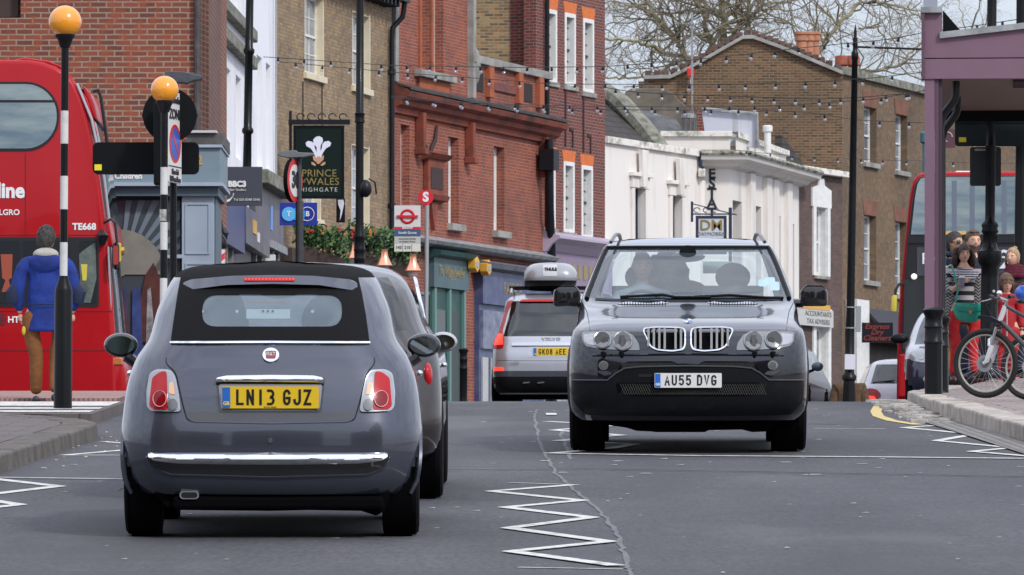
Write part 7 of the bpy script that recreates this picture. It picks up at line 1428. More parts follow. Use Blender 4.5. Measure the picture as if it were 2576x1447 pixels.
BS=Body(rowsS,bow=.12,a=.3,b=.28); BS.build(sm,[.2,.27,.35,.42,.5,.6,.7,.78,.85,.9,.95,.98,1.0,1.05,1.1,1.15,1.22,1.3,1.35,1.4,1.43,1.45,1.47,1.5],clsS,{'windscreen':CG,'side_glass':CGd,'door':SMP,'safety_cell':SIL,'body':SMP},ns=24)
for sg in (-1,1):
    h_=over(BS.near,rnd([(sg*.38,.74),(sg*.40,.90),(sg*.58,.93),(sg*.70,.86),(sg*.68,.76),(sg*.5,.72)],.05,4),.014,'headlamp',CLR,sm,th=.02); over(BS.near,ell(sg*.53,.82,.055,.055),.02,'lens',LMPR,h_,th=.006)
    for yc in (.5,2.05): wheel(sm,sg*.66,yc,.28,.17,side=sg)
    mo=blob('door_mirror',(sg*.84,1.05,1.08),.11,(1.1,.6,.62),PLA,sm)
    over(BS.near,ell(sg*.45,.50,.05,.04),.01,'fog_lamp',CLR,sm,th=.01)
MB().box(-.6,.6,1.0,1.2,.6,.98).build('dashboard',INT,sm); MB().box(-.6,.6,.3,2.2,.22,.34).build('underbody',UND,sm); over(BS.near,rnd([(-.30,.40),(-.30,.56),(.30,.56),(.30,.40)],.03,2),.008,'lower_grille',LB,sm,th=.01); MB().tube([(.0,.50,1.0),(-.3,.62,1.06)],.012,5).build('wiper',PLA,sm)
# ---------------- buses ----------------
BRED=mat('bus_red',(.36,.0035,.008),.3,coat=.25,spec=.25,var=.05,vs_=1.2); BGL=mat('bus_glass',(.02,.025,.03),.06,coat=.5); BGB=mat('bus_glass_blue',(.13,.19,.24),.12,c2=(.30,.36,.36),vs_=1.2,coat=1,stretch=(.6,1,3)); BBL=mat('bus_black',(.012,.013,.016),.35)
Y=75.8; s=F/Y; xo=k_(200)*Y; zb=G(xo,Y); bus=thing('double_decker_bus','red double decker bus crossing on the left behind the man in blue','bus',(xo,Y,zb)); bp=lambda x,y:(k_(x)*Y-xo,(HZ-y)/F*Y-zb)
prof=[(-900,1075),(-900,152),(20,150),(70,150),(105,155),(140,167),(168,184),(188,208),(205,245),(222,300),(238,370),(251,450),(262,530),(272,620),(281,720),(288,820),(293,900),(296,1000),(296,1075)]
sd_=[bp(*p) for p in prof]
MB().prism(sd_,0,2.5).build('body',BRED,bus,True,bevel=.06,seg=3)
fp=[(188,212),(210,222),(226,262),(243,340),(256,430),(268,520),(278,620),(290,740),(300,860),(302,890),(288,890)]
MB().prism([bp(*p) for p in [(150,250)]+fp+[(150,890)]],.14,2.36).build('front_glazing',BGL,bus,True,bevel=.10,seg=4)
for nm,pts,m,y0,y1 in (('front_panel',[(205,212),(222,226),(236,262),(243,300),(232,298),(216,256)],BRED,.10,2.4),('mid_panel',[(240,545),(272,545),(284,620),(250,620)],BRED,.08,2.42)):
    MB().prism([bp(*p) for p in pts],y0,y1).build(nm,m,bus,True,bevel=.03)
MB().prism([bp(*p) for p in ((270,895),(306,895),(312,920),(318,945),(318,985),(300,1040),(270,1040))],.02,2.48).build('front_bumper',BRED,bus,True,bevel=.05); MB().prism([bp(*p) for p in ((284,900),(305,900),(309,918),(284,918))],-.0,.06).build('indicator',mat('amber_orange',(.45,.13,.03),.3,coat=1),bus,bevel=.01)
MB().tube([(*[bp(193,210)[0]],.02,bp(193,210)[1]),(bp(230,300)[0],.0,bp(0,300)[1]),(bp(262,450)[0],.0,bp(0,450)[1]),(bp(275,560)[0],.0,bp(0,560)[1])],.018,6).build('edge_bead',SAT,bus,True)
MB().tube([(bp(230,225)[0],.3,bp(0,225)[1]),(bp(243,222)[0],.3,bp(0,222)[1]),(bp(250,240)[0],.3,bp(0,240)[1]),(bp(268,370)[0],.3,bp(0,370)[1])],.022,6).build('front_arm',BBL,bus,True)
# rails on the roof
MB().tube([(bp(20,166)[0],.1,bp(0,166)[1]),(bp(30,156)[0],.1,bp(0,154)[1]),(bp(60,150)[0],.1,bp(0,148)[1]),(bp(120,158)[0],.1,bp(0,156)[1]),(bp(160,175)[0],.1,bp(0,172)[1]),(bp(215,262)[0],.06,bp(0,250)[1]),(bp(240,340)[0],.05,bp(0,335)[1])],.022,6).build('tree_guard',BRED,bus,True)
MB().prism([bp(*p) for p in ((-500,152),(0,146),(60,147),(110,152))],.3,2.2).build('roof_pod',mat('pod_cream',(.5,.48,.44),.5),bus)
def rw(x1,x2,y1,y2,r): a=bp(x1,y2); c=bp(x2,y1); return rrect(a[0],a[1],c[0],c[1],r,8)
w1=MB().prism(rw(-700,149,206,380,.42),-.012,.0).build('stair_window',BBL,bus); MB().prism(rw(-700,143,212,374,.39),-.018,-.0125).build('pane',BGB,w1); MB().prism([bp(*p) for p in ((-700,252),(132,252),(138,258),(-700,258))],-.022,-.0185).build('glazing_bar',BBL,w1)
w2=MB().prism(rw(-700,249,597,772,.03),-.012,.0).build('lower_window',BBL,bus); 
for x1,x2 in ((-300,50),(60,176),(200,243)): MB().prism(rw(x1,x2,606,764,.03),-.018,-.0125).build('pane',BGL,w2)
MB().prism([bp(*p) for p in ((2,640),(32,640),(30,700),(22,704),(30,735),(4,735),(14,705),(6,700))],-.022,-.0185).build('orange_seat',mat('seat_orange',(.30,.06,.03),.6),w2); MB().prism([bp(*p) for p in ((204,665),(220,665),(218,706),(208,706))],-.024,-.0185).build('yellow_pole_cover',mat('bus_yellow',(.55,.45,.06),.5),w2)
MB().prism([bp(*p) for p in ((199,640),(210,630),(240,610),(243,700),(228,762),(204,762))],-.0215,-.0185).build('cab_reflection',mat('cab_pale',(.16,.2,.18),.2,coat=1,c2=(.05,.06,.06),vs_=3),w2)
BUSW=mat('bus_lettering',(.72,.72,.73),.5)
text('Metroline',.26,BUSW,bus,(bp(62,0)[0],-.006,bp(0,481)[1]),bold=.010,al='RIGHT',ext=.003,sx=.95); text('COMFORTDELGRO',.10,BUSW,bus,(bp(50,0)[0],-.006,bp(0,535)[1]),bold=.002,al='RIGHT',ext=.003); text('TE668',.115,BUSW,bus,(bp(212,0)[0],-.006,bp(0,571)[1]),bold=.004,ext=.003); text('HT',.11,BUSW,bus,(bp(34,0)[0],-.006,bp(0,805)[1]),bold=.003,ext=.003)
MB().box(bp(-30,0)[0],bp(12,0)[0],-.008,.0,bp(0,818)[1],bp(0,790)[1]).build('recess',mat('bus_red_dark',(.10,.004,.008),.5),bus)
for x in (64,): MB().box(bp(x,0)[0]-.004,bp(x,0)[0]+.004,-.006,0,bp(0,590)[1],bp(0,385)[1]).build('panel_seam',MATS['bus_red_dark'],bus)
for y in (592,783,882): MB().box(bp(-300,0)[0],bp(262 if y<700 else 282,0)[0],-.006,0,bp(0,y)[1]-.004,bp(0,y)[1]+.004).build('panel_seam',MATS['bus_red_dark'],bus)
# mirror on its arm
MB().tube([(bp(246,573)[0],.1,bp(0,585)[1]),(bp(254,560)[0],.05,bp(0,563)[1]),(bp(280,552)[0],-.05,bp(0,552)[1]),(bp(291,560)[0],-.1,bp(0,562)[1]),(bp(300,640)[0],-.1,bp(0,650)[1]),(bp(303,690)[0],-.1,bp(0,700)[1])],.018,6).build('mirror_arm',BBL,bus,True)
MB().prism(rw(284,302,612,680,.05),-.16,-.06).build('mirror_head',BBL,bus,True,bevel=.02); MB().prism(rw(287,300,620,668,.03),-.17,-.161).build('mirror_red',mat('mirror_red_back',(.35,.03,.03),.3,coat=1),bus); MB().prism(rw(298,306,612,660,.02),-.14,-.07).build('mirror_yellow',mat('bus_yellow',(.55,.45,.06),.5),bus); MB().tube([(bp(300,630)[0],-.1,bp(0,632)[1]),(bp(314,628)[0],-.1,bp(0,628)[1])],.028,6).build('mirror_knob',MATS['bus_yellow'],bus,True)
b=MB()
b.tube([(bp(255,590)[0],-.02,bp(0,586)[1]),(bp(262,596)[0],-.1,bp(0,596)[1]),(bp(258,615)[0],-.06,bp(0,618)[1])],[.05,.07,.03],8); b.build('camera_pod',BBL,bus,True)
for x in (255,272): MB().tube([(bp(x,0)[0],.02,bp(0,620)[1]),(bp(x+10,0)[0],.02,bp(0,860)[1])],.012,5).build('screen_bead',SAT,bus,True)
for x in (60,-560): MB().lathe([(.5,0),(.5,.28),(.3,.3)],(bp(x,0)[0],.05,.5),28,'y').build('wheel',RUB,bus,True)
# right bus, facing the camera
Y=98.5; s=F/Y; xo=k_(2448)*Y; zb=(HZ-432)/F*Y-4.38; rbus=thing('double_decker_bus','red double decker bus facing us behind the group of people','bus',(xo,Y,zb),(0,0,R(-5))); bp=lambda x,y:(k_(x)*Y-xo,(HZ-y)/F*Y-zb)
half=[(2400,432),(2330,432),(2308,438),(2296,455),(2289,490),(2281,560),(2273,640),(2266,720),(2260,800),(2257,900),(2255,1070)]
full=[bp(*p) for p in half]; full=full+[(-p[0],p[1]) for p in full[::-1]]
MB().prism(full,0,10.2).build('body',BRED,rbus,True,bevel=.05,seg=3)
ug=[(2330,446),(2316,450),(2308,465),(2302,500),(2292,590)]
gp_=[bp(*p) for p in ug]; gp_=gp_+[(-p[0],p[1]) for p in gp_[::-1]]
bk=[(2330,443),(2313,446),(2303,462),(2295,510),(2284,600),(2277,690),(2270,800),(2266,960)]; bk_=[bp(*p) for p in bk]; bk_=bk_+[(-p[0],p[1]) for p in bk_[::-1]]
MB().prism(bk_,-.06,.0).build('black_front_mask',BBL,rbus,bevel=.02); wu=MB().prism(gp_,-.075,-.061).build('upper_windscreen',BGB,rbus)
dz=lambda y:bp(0,y)[1]
MB().box(bp(2283,0)[0],-bp(2283,0)[0],-.085,-.0755,dz(612),dz(604)).build('trim_bar',BBL,rbus); MB().box(bp(2292,0)[0]+.1,-bp(2292,0)[0]-.1,-.07,-.061,dz(694),dz(622)).build('destination_panel',mat('dest_panel',(.04,.045,.06),.2,coat=1),rbus)
text('Finsbury Park',.26,BUSW,rbus,(bp(2318,0)[0],-.078,dz(652)),al='LEFT',bold=.002,sx=1.05,ext=.003); text('210',.44,BUSW,rbus,(bp(2512,0)[0],-.078,dz(656)),al='LEFT',bold=.002,ext=.003)
MB().prism([bp(2276,704),bp(2624,704),bp(2630,880),bp(2272,880)],-.075,-.061).build('lower_windscreen',BGL,rbus)
MB().box(bp(2372,0)[0],bp(2430,0)[0],-.085,-.0755,dz(591),dz(582)).build('yellow_rail',mat('rail_yellow',(.66,.42,.12),.5),rbus)
for x in (2347,2395,2440,2520,2560): MB().box(bp(x,0)[0],bp(x+12,0)[0],-.078,-.0755,dz(588),dz(455)).build('seat_pillar',mat('pillar_grey',(.14,.17,.22),.4),rbus)
MB().prism([bp(2263,890),bp(2633,890),bp(2636,1000),bp(2260,1000)],-.08,.0).build('front_panel',BRED,rbus,bevel=.03)
for sg in (1,-1):
    MB().tube([(sg*bp(2283,0)[0],-.0,dz(712)),(sg*bp(2262,0)[0],-.15,dz(716)),(sg*bp(2254,0)[0],-.2,dz(730)),(sg*bp(2253,0)[0],-.2,dz(750))],.025,6).build('mirror_arm',BBL,rbus,True)
    mo=MB().prism(rnd([(sg*bp(2243,0)[0],dz(784)),(sg*bp(2244,0)[0],dz(748)),(sg*bp(2250,0)[0],dz(742)),(sg*bp(2258,0)[0],dz(744)),(sg*bp(2256,0)[0],dz(786))],.03,3),-.26,-.16).build('mirror_head',MATS['bus_yellow'],rbus,True,bevel=.02)
    MB().ball((sg*bp(2300,0)[0],-.1,dz(765)+.45),.05,10,8).build('marker_lamp',mat('lamp_white_lit',(.9,.88,.8),.3,emit=.8),rbus)
MB().box(-.3,.3,.3,.4,dz(442),dz(427)).build('roof_hatch',WHT,rbus,bevel=.02)
# ---------------- people ----------------
SK=mat('skin',(.62,.36,.26),.5,var=.08,vs_=14,spec=.35); SKd=mat('skin_tan',(.50,.29,.19),.5,var=.08,vs_=14,spec=.35)
def skin(name,m,parent,chains,sub=2,loc=None,fuse=True):
    """chains: lists of (point, radius); points shared by key are welded -> one continuous surface"""
    vs=[];rs=[];es=[];idx={}
    for ch in chains:
        prev=None
        for p,r in ch:
            key=tuple(round(c,4) for c in p)
            if key not in idx: idx[key]=len(vs); vs.append(p); rs.append(r if isinstance(r,tuple) else (r,r))
            i=idx[key]
            if prev is not None and prev!=i: es.append((prev,i))
            prev=i
    me=bpy.data.meshes.new(name); me.from_pydata(vs,es,[]); o=bpy.data.objects.new(name,me); col.objects.link(o)
    md=o.modifiers.new('s','SKIN'); md.use_smooth_shade=True
    for i,sv in enumerate(me.skin_vertices[0].data): sv.radius=rs[i]; sv.use_root=(i==0)
    o.modifiers.new('u','SUBSURF').levels=sub
    m2=applied(o); bpy.data.objects.remove(o); m2.name=name; return link(name,m2,m,parent,True,angle=180)
def fuse(o,vox=.0075):
    """weld head, neck and limbs into one continuous surface"""
    bm=bmesh.new(); bm.from_mesh(o.data); bmesh.ops.delete(bm,geom=[v for v in bm.verts if not v.link_faces],context='VERTS'); bm.to_mesh(o.data); bm.free()
    md=o.modifiers.new('r','REMESH'); md.mode='VOXEL'; md.voxel_size=vox; md.use_smooth_shade=True
    me=applied(o); o.modifiers.clear(); old=o.data; nm=old.name; me.name=nm; o.data=me
    if not me.materials: me.materials.append(old.materials[0])
    me.polygons.foreach_set('use_smooth',[True]*len(me.polygons)); return o
def lerp(a,b,t): return tuple(a[i]+(b[i]-a[i])*t for i in range(3))
def headmesh(b,c,r,turn=0,tilt=0,face=True,asp=1.0):
    """adds a head with brow, nose, cheeks, chin and ears; faces -y before turning"""
    n,m=28,20; vs=[]
    for j in range(m+1):
        t=PI*j/m; z=-math.cos(t); rr=math.sin(t)
        for i in range(n):
            a=2*PI*i/n; x=rr*math.cos(a); y=rr*math.sin(a)
            X,Yy,Z=x*.74*asp,y*.93,z*1.12
            if z<0: k=1-.30*(-z)**1.6; X*=k; Yy=Yy*(1-.16*(-z)) if y>0 else Yy*(1-.02*(-z))
            if y>0 and z<-.3: Yy*=.8
            f=max(0,-y); g=math.exp(-(x/.16)**2)
            if face:
                Yy-=f*g*.24*math.exp(-((z+.18)/.14)**2)+f*g*.10*math.exp(-((z-.02)/.18)**2)      # nose
                Yy+=f*.085*(math.exp(-((x-.34)/.15)**2)+math.exp(-((x+.34)/.15)**2))*math.exp(-((z-.06)/.10)**2)  # eye sockets
                Yy-=f*.045*math.exp(-((z-.2)/.09)**2)*math.exp(-(x/.5)**2)
                Yy-=f*.05*math.exp(-(x/.26)**2)*math.exp(-((z+.50)/.10)**2)+f*.07*math.exp(-(x/.22)**2)*math.exp(-((z+.85)/.12)**2)
                Yy+=f*.03*math.exp(-(x/.3)**2)*math.exp(-((z+.66)/.06)**2)
            vs.append(Vector((X,Yy,Z))*r)
    M=Matrix.Translation(c)@Matrix.Rotation(turn,4,'Z')@Matrix.Rotation(tilt,4,'X')
    fs=[(j*n+i,j*n+(i+1)%n,(j+1)*n+(i+1)%n,(j+1)*n+i) for j in range(m) for i in range(n)]
    b.add([M@v for v in vs],fs)
    for s_ in (-1,1):
        e=MB(); e.ball((s_*.74*r*asp,.08*r,-.02*r),.17*r,10,8,(.4,.75,1.25)); b.add([M@Vector(v) for v in e.v],e.f)
    return M
def hand(root,m,p,d,up,curl=.6,s=1,thumb=1,wrap=None):
    """palm and five jointed fingers; d = direction of the fingers, up = back of the hand"""
    d=Vector(d).normalized(); up=Vector(up); up=(up-d*up.dot(d)).normalized(); sd=d.cross(up); p=Vector(p); L_=.085*s
    ch=[[(tuple(p),(.022*s,.018*s)),(tuple(p+d*L_*.5),(.036*s,.016*s)),(tuple(p+d*L_),(.036*s,.014*s))]]
    for i,(o,l) in enumerate(((-1.35,.062),(-.45,.072),(.45,.068),(1.35,.052))):
        q=p+d*L_*.9+sd*o*.019*s; cc=[(tuple(q),.0105*s)]; dd=d.copy()
        for k in range(3):
            dd=(dd*math.cos(curl)-up*math.sin(curl)*1.0); dd.normalize(); q=q+dd*l*s*(.45 if k==0 else .3); cc.append((tuple(q),.0095*s-.0012*k*s))
            up2=up
        ch.append(cc)
    q=p+d*L_*.25-sd*thumb*.03*s; dd=(d*.6-sd*thumb*.8-up*.2).normalized(); ch2=[(tuple(q),.013*s),(tuple(q+dd*.035*s),.012*s),(tuple(q+(dd*.5+d*.5-up*.3).normalized()*.03*s+dd*.035*s),.0095*s)]
    b=[]
    o=skin('hand',m,root,[ch[0]],1)
    for c in ch[1:]+[ch2]:
        f=skin('finger',m,None,[c],1); b.append(f)
    # join the fingers into the one hand mesh
    bm=bmesh.new(); bm.from_mesh(o.data)
    for f in b: bm.from_mesh(f.data); me_=f.data; bpy.data.objects.remove(f)
    bm.to_mesh(o.data); bm.free(); o.data.polygons.foreach_set('use_smooth',[True]*len(o.data.polygons)); return o
def face_bits(root,M,r,skinm,brow,lips=(.42,.13,.11),glasses=None,beard=None,eye=(.05,.035,.03)):
    E=MB();I=MB();Bw_=MB();Lp_=MB()
    for s_ in (-1,1):
        E.ball((s_*.30*r,-.80*r,.06*r),.115*r,12,8,(1.15,.6,.62)); I.ball((s_*.30*r,-.872*r,.06*r),.052*r,8,6,(1,.4,1)); Bw_.tube([(s_*.14*r,-.90*r,.21*r),(s_*.30*r,-.89*r,.25*r),(s_*.48*r,-.78*r,.20*r)],.028*r,5)
    Lp_.ball((0,-.905*r,-.50*r),.17*r,12,8,(1.1,.35,.30))
    for b,nm,m in ((E,'eyes',mat('eye_white',(.6,.57,.54),.3)),(I,'irises',mat('iris',eye,.2)),(Bw_,'eyebrows',brow),(Lp_,'lips',mat('lips'+str(lips),lips,.5))):
        b.v=[tuple(M@Vector(v)) for v in b.v]; b.build(nm,m,root,True,angle=180)
    if glasses:
        g=MB()
        if glasses=='sun':
            for s_ in (-1,1): g.ball((s_*.31*r,-.90*r,.03*r),.235*r,14,8,(1.1,.22,.82))
            g.tube([(-.15*r,-.97*r,.10*r),(.15*r,-.97*r,.10*r)],.03*r,5)
            for s_ in (-1,1): g.tube([(s_*.55*r,-.86*r,.08*r),(s_*.78*r,0,.06*r)],.03*r,5)
            m=mat('sunglasses',(.008,.008,.01),.1,coat=1)
        else:
            for s_ in (-1,1):
                g.tube([(s_*.30*r+.22*r*math.cos(R(a)),-.97*r+.05*r*abs(math.cos(R(a))),.03*r+.15*r*math.sin(R(a))) for a in range(0,360,24)],.014*r,4,True); g.tube([(s_*.52*r,-.92*r,.06*r),(s_*.77*r,0,.06*r)],.016*r,4)
            g.tube([(-.09*r,-.98*r,.06*r),(.09*r,-.98*r,.06*r)],.014*r,4); m=mat('spectacle_wire',(.10,.08,.07),.3,.6)
        g.v=[tuple(M@Vector(v)) for v in g.v]; g.build('glasses',m,root,True)
def hairmesh(root,M,r,m,style,seed=1):
    rr_=random.Random(seed); b=MB()
    def cap(k=1.07,front=.35,back=-.55,side=.0,puff=1.0,ytop=0):
        n,mm_=36,18; o=len(b.v); vs=[];keep=[]
        for j in range(mm_+1):
            t=PI*j/mm_
            for i in range(n):
                a=2*PI*i/n; x=math.sin(t)*math.cos(a); y=math.sin(t)*math.sin(a); z=math.cos(t); kk=k*(1+.025*math.sin(a*9+z*7)+rr_.uniform(-.012,.012)); vs.append(Vector((x*.77*kk,y*.97*kk,z*1.14*kk*puff))*r)
                lim=front if y<-.35 else (side if y<.25 else back); lim=front+(side-front)*min(1,max(0,(y+.75)/.6)) if y<.0 else side+(back-side)*min(1,y/.5); keep.append(z>lim)
        b.add([M@v for v in vs],[(j*n+i,j*n+(i+1)%n,(j+1)*n+(i+1)%n,(j+1)*n+i) for j in range(mm_) for i in range(n) if keep[j*n+i] or keep[(j+1)*n+i]])
    if style=='short': cap(1.07,.60,-.62,.05)
    if style=='quiff': cap(1.08,.60,-.55,.05); 
    if style in('short','quiff'):
        for i in range(170):
            a=rr_.uniform(0,2*PI); t=rr_.uniform(.05,1.35); x=math.sin(t)*math.cos(a); y=math.sin(t)*math.sin(a); z=math.cos(t)
            if y<-.45 and z<.5: continue
            p0=Vector((x*.80,y*1.0,z*1.17))*r; d=Vector((x*.3+rr_.uniform(-.3,.3),y*.3+.35,z*.2-.35+rr_.uniform(-.2,.2)))*r*.30; b.tube([M@p0,M@(p0+d*.5+Vector((x,y,z))*r*.04),M@(p0+d)],[.035*r,.03*r,.008*r],3)
    if style=='quiff':
        e=MB(); e.ball((0,-.42*r,.92*r),.48*r,16,10,(1.15,.9,.5)); b.add([M@Vector(v) for v in e.v],e.f)
    if style=='bun':
        cap(1.06,.66,-.6,-.12); e=MB(); e.ball((.1*r,.35*r,1.12*r),.30*r,14,10,(1,1,.8)); b.add([M@Vector(v) for v in e.v],e.f)
        for i in range(10): a=rr_.uniform(-.3,.3); s_=rr_.choice((-1,1)); b.tube([M@(Vector((s_*.72,-.25+a,.1))*r),M@(Vector((s_*.82,-.2+a,-.5))*r),M@(Vector((s_*.8,-.1+a,-1.0))*r)],[.03*r,.05*r,.02*r],4)
    if style=='child':
        cap(1.12,.12,-.9,-.75,1.0)
        for i in range(26): a=-1.15+2.3*i/25; b.tube([M@(Vector((math.sin(a)*.5,-math.cos(a)*.75,.95))*r),M@(Vector((math.sin(a)*.80,-math.cos(a)*.98,.5))*r),M@(Vector((math.sin(a)*.84,-math.cos(a)*.99,.14 if abs(a)<.8 else -.75))*r)],[.08*r,.09*r,.04*r],5)
    if style=='curly':
        cap(1.13,.50,-.9,-.35,1.02)
        for i in range(150):
            a=rr_.uniform(-.25,PI+.25); x0=math.cos(a)*.80; y0=math.sin(a)*.75+.02; ln=rr_.uniform(1.7,2.75); w0=rr_.uniform(.75,1.25); pts=[]
            for k in range(9):
                t=k/8; zz=.75-ln*t+.0; sp_=1+.55*math.sin(min(1,t*1.15)*PI*.55); pts.append(M@(Vector((x0*sp_*w0+.07*math.sin(k*2.1+i),y0*sp_*.9+.07*math.cos(k*2.3+i),zz))*r))
            b.tube(pts,[.10*r,.12*r,.13*r,.13*r,.13*r,.12*r,.10*r,.08*r,.03*r],5)
    return b.build('hair',m,root,True,angle=180)
HB=mat('hair_dark_brown',(.030,.018,.014),.55,c2=(.065,.036,.026),vs_=30); HBr=mat('hair_brown',(.06,.032,.018),.55,c2=(.11,.06,.033),vs_=30); HG=mat('hair_greying',(.016,.014,.013),.6,c2=(.055,.048,.044),vs_=40,bump=1,bs=30); HBl=mat('hair_blonde',(.27,.17,.09),.5,c2=(.40,.27,.15),vs_=25); HCh=mat('hair_chestnut',(.085,.045,.025),.5,c2=(.14,.08,.045),vs_=25)
def person(label,x,yfoot,Y,H,rz=0,group=None,zb=None):
    zb=(HZ-yfoot)/F*Y if zb is None else zb; return thing('person',label,'person',(k_(x)*Y,Y,zb),(0,0,rz),group)
def trunk_chains(H,sh,hip,z_=None,lean=0): pass
def figure(root,H,skinm,top,trou,shoe,arms,legs,turn=0,tilt=0,sh=.20,hipw=.10,chest=(.17,.12),waist=(.15,.11),hips=(.17,.125),hem=.50,topfit=1.0,hr=.108,topname='coat',legfit=1.0,headdx=0,sleeve=1.0,show_hands=True,hc=.6,bodyturn=0,asp=1.0):
    """arms/legs: joint points relative to the body in units of H"""
    h=lambda *p:(p[0]*H,p[1]*H,p[2]*H); r=hr*H/1.72
    neck=h(headdx*.5,0,.835); hd=Vector(h(headdx,-.012,.93))
    # bare body: torso, neck and all four limbs as one skinned surface
    sp=[(h(0,0,.52),(hips[0]*.8,hips[1]*.8)),(h(0,0,.60),(waist[0]*.8,waist[1]*.8)),(h(0,0,.70),(chest[0]*.8,chest[1]*.8)),(h(0,.0,.79),(chest[0]*.75,chest[1]*.65)),(neck,(.052,.055)),(h(headdx*.8,-.004,.888),(.048,.052))]
    ch=[sp]
    for s_,A in zip((-1,1),arms): ch.append([sp[3],(h(s_*sh*.82,0,.795),.05),(h(*A[0]),.040),(h(*A[1]),.026)] if False else [(sp[3][0],sp[3][1]),(h(s_*sh*.55,0,.80),.052),(h(*A[0]),.038),(h(*A[1]),.026)])
    for s_,Lg in zip((-1,1),legs): ch.append([(sp[0][0],sp[0][1]),(h(s_*hipw,0,.47),.078),(h(*Lg[0]),.052),(h(*Lg[1]),.034)])
    o=skin('body',skinm,root,ch,2)
    hb=MB(); M=headmesh(hb,hd,r,turn,tilt,asp=asp); bm=bmesh.new(); bm.from_mesh(o.data); me=bpy.data.meshes.new('h'); me.from_pydata([tuple(v) for v in hb.v],[],hb.f); bm.from_mesh(me); bmesh.ops.recalc_face_normals(bm,faces=bm.faces); bm.to_mesh(o.data); bm.free(); fuse(o)
    f=topfit
    tp=[(h(0,0,hem-.055),(hips[0]*f*1.06,hips[1]*f*1.04)),(h(0,0,hem),(hips[0]*f*1.05,hips[1]*f*1.02)),(h(0,0,(hem+.62)/2),(waist[0]*f*1.08,waist[1]*f*1.05)),(h(0,0,.64),(waist[0]*f*1.05,waist[1]*f)),(h(0,0,.73),(chest[0]*f,chest[1]*f)),(h(0,0,.80),(chest[0]*f*.93,chest[1]*f*.75)),(h(headdx*.3,0,.83),(.075*f,.072*f))]
    ch=[tp]
    for s_,A in zip((-1,1),arms): e=A[1]; el=A[0]; ch.append([(tp[5][0],tp[5][1]),(h(s_*sh*.60,0,.793),.072*f),(h(*el),.056*f*sleeve),(lerp(h(*el),h(*e),.92),.041*f*sleeve)])
    c=skin(topname,top,root,ch,2); hz=hem*H-.01
    for v in c.data.vertices:
        if v.co.z<hz: v.co.z=hz+(v.co.z-hz)*.04
    t=[]
    w0=(h(0,0,.555),(hips[0]*.97*legfit,hips[1]*.97*legfit)); w1=(h(0,0,.50),(hips[0]*1.0*legfit,hips[1]*legfit)); t.append([w0,w1])
    for s_,Lg in zip((-1,1),legs): t.append([w1,(h(s_*hipw*.95,0,.43),.092*legfit),(h(*Lg[0]),.068*legfit),(lerp(h(*Lg[0]),h(*Lg[1]),1.0),.056*legfit)])
    tr=skin('trousers',trou,root,t,2)
    for s_,Lg in zip((-1,1),legs):
        a=Vector(h(*Lg[1])); dr=Lg[2] if len(Lg)>2 else (0,-1); fz_=a.z-.045
        skin('shoe',shoe,root,[[(tuple(a+Vector((-dr[0]*.05,-dr[1]*.05,-.045))),.043),(tuple(a+Vector((dr[0]*.06,dr[1]*.06,-.052))),(.044,.040)),(tuple(a+Vector((dr[0]*.15,dr[1]*.15,-.062))),(.040,.028))]],2)
    if show_hands:
        for s_,A in zip((-1,1),arms):
            el=Vector(h(*A[0])); w_=Vector(h(*A[1])); d=w_-el; hand(root,skinm,w_,A[2] if len(A)>2 else d,A[3] if len(A)>3 else (s_,0,.2),A[4] if len(A)>4 else hc,1.0,thumb=s_)
    return M,r,h
# --- the man in blue walking away
JB=mat('jacket_blue',(.010,.034,.24),.85,c2=(.005,.017,.12),vs_=4,bump=1,bs=5,bd=.05); JN=mat('jacket_navy',(.010,.018,.05),.8); HD=mat('hood_grey',(.36,.34,.31),.85,var=.15,vs_=8,bump=.5,bs=14); CT=mat('trousers_tan',(.20,.075,.02),.85,c2=(.13,.048,.013),vs_=5,bump=1,bs=5,bd=.05); SHB=mat('shoe_black',(.02,.02,.024),.4)
H=1.77; p=person('man in a blue jacket and tan trousers walking away from us towards the bus',116,1009,60.8,H,R(180)); 
M,r,h=figure(p,H,SK,JB,CT,SHB,[((-.165,.02,.64),(-.150,-.02,.50)),((.165,.02,.64),(.150,-.02,.50))],[((-.055,-.02,.27),(-.055,.06,.045),(0,-1)),((.055,.01,.27),(.06,-.03,.035),(0,-1))],turn=R(-18),hem=.405,topfit=1.24,sh=.205,chest=(.165,.12),waist=(.155,.12),hips=(.178,.135),topname='jacket',legfit=1.12,sleeve=1.1,hr=.113)
hairmesh(p,M,r,HG,'short'); face_bits(p,M,r,SK,HG)
b=MB(); b.ball((0,.045,h(0,0,.838)[2]),.125,20,12,(1.05,.9,.55)); b.build('hood_collar',HD,p,True)
b=MB(); b.ball((0,.085,h(0,0,.79)[2]),.17,20,12,(1.0,.52,.62)); b.build('hood',JB,p,True)
for s_ in (-1,1): b=MB(); b.tube([(s_*.30,.04,h(0,0,.66)[2]),(s_*.335,.035,h(0,0,.62)[2]),(s_*.325,.02,h(0,0,.56)[2])],[.05,.078,.058],10); b.build('elbow_patch',JN,p,True)
b=MB(); b.tube([(-.25+.5*i/12,.165*math.sin(PI*i/12)**.5*1.0+.01,h(0,0,.55)[2]) for i in range(13)],.006,4); b.build('waist_seam',JN,p,True)
t=thing('glove','yellow gloves held in the left hand of the man in blue','gloves',(k_(60)*60.7,60.7,(HZ-832)/F*60.7)); MB().ball((0,0,0),.035,10,8,(.6,.6,1.3)).build('fingers',mat('glove_yellow',(.5,.36,.03),.7),t,True)
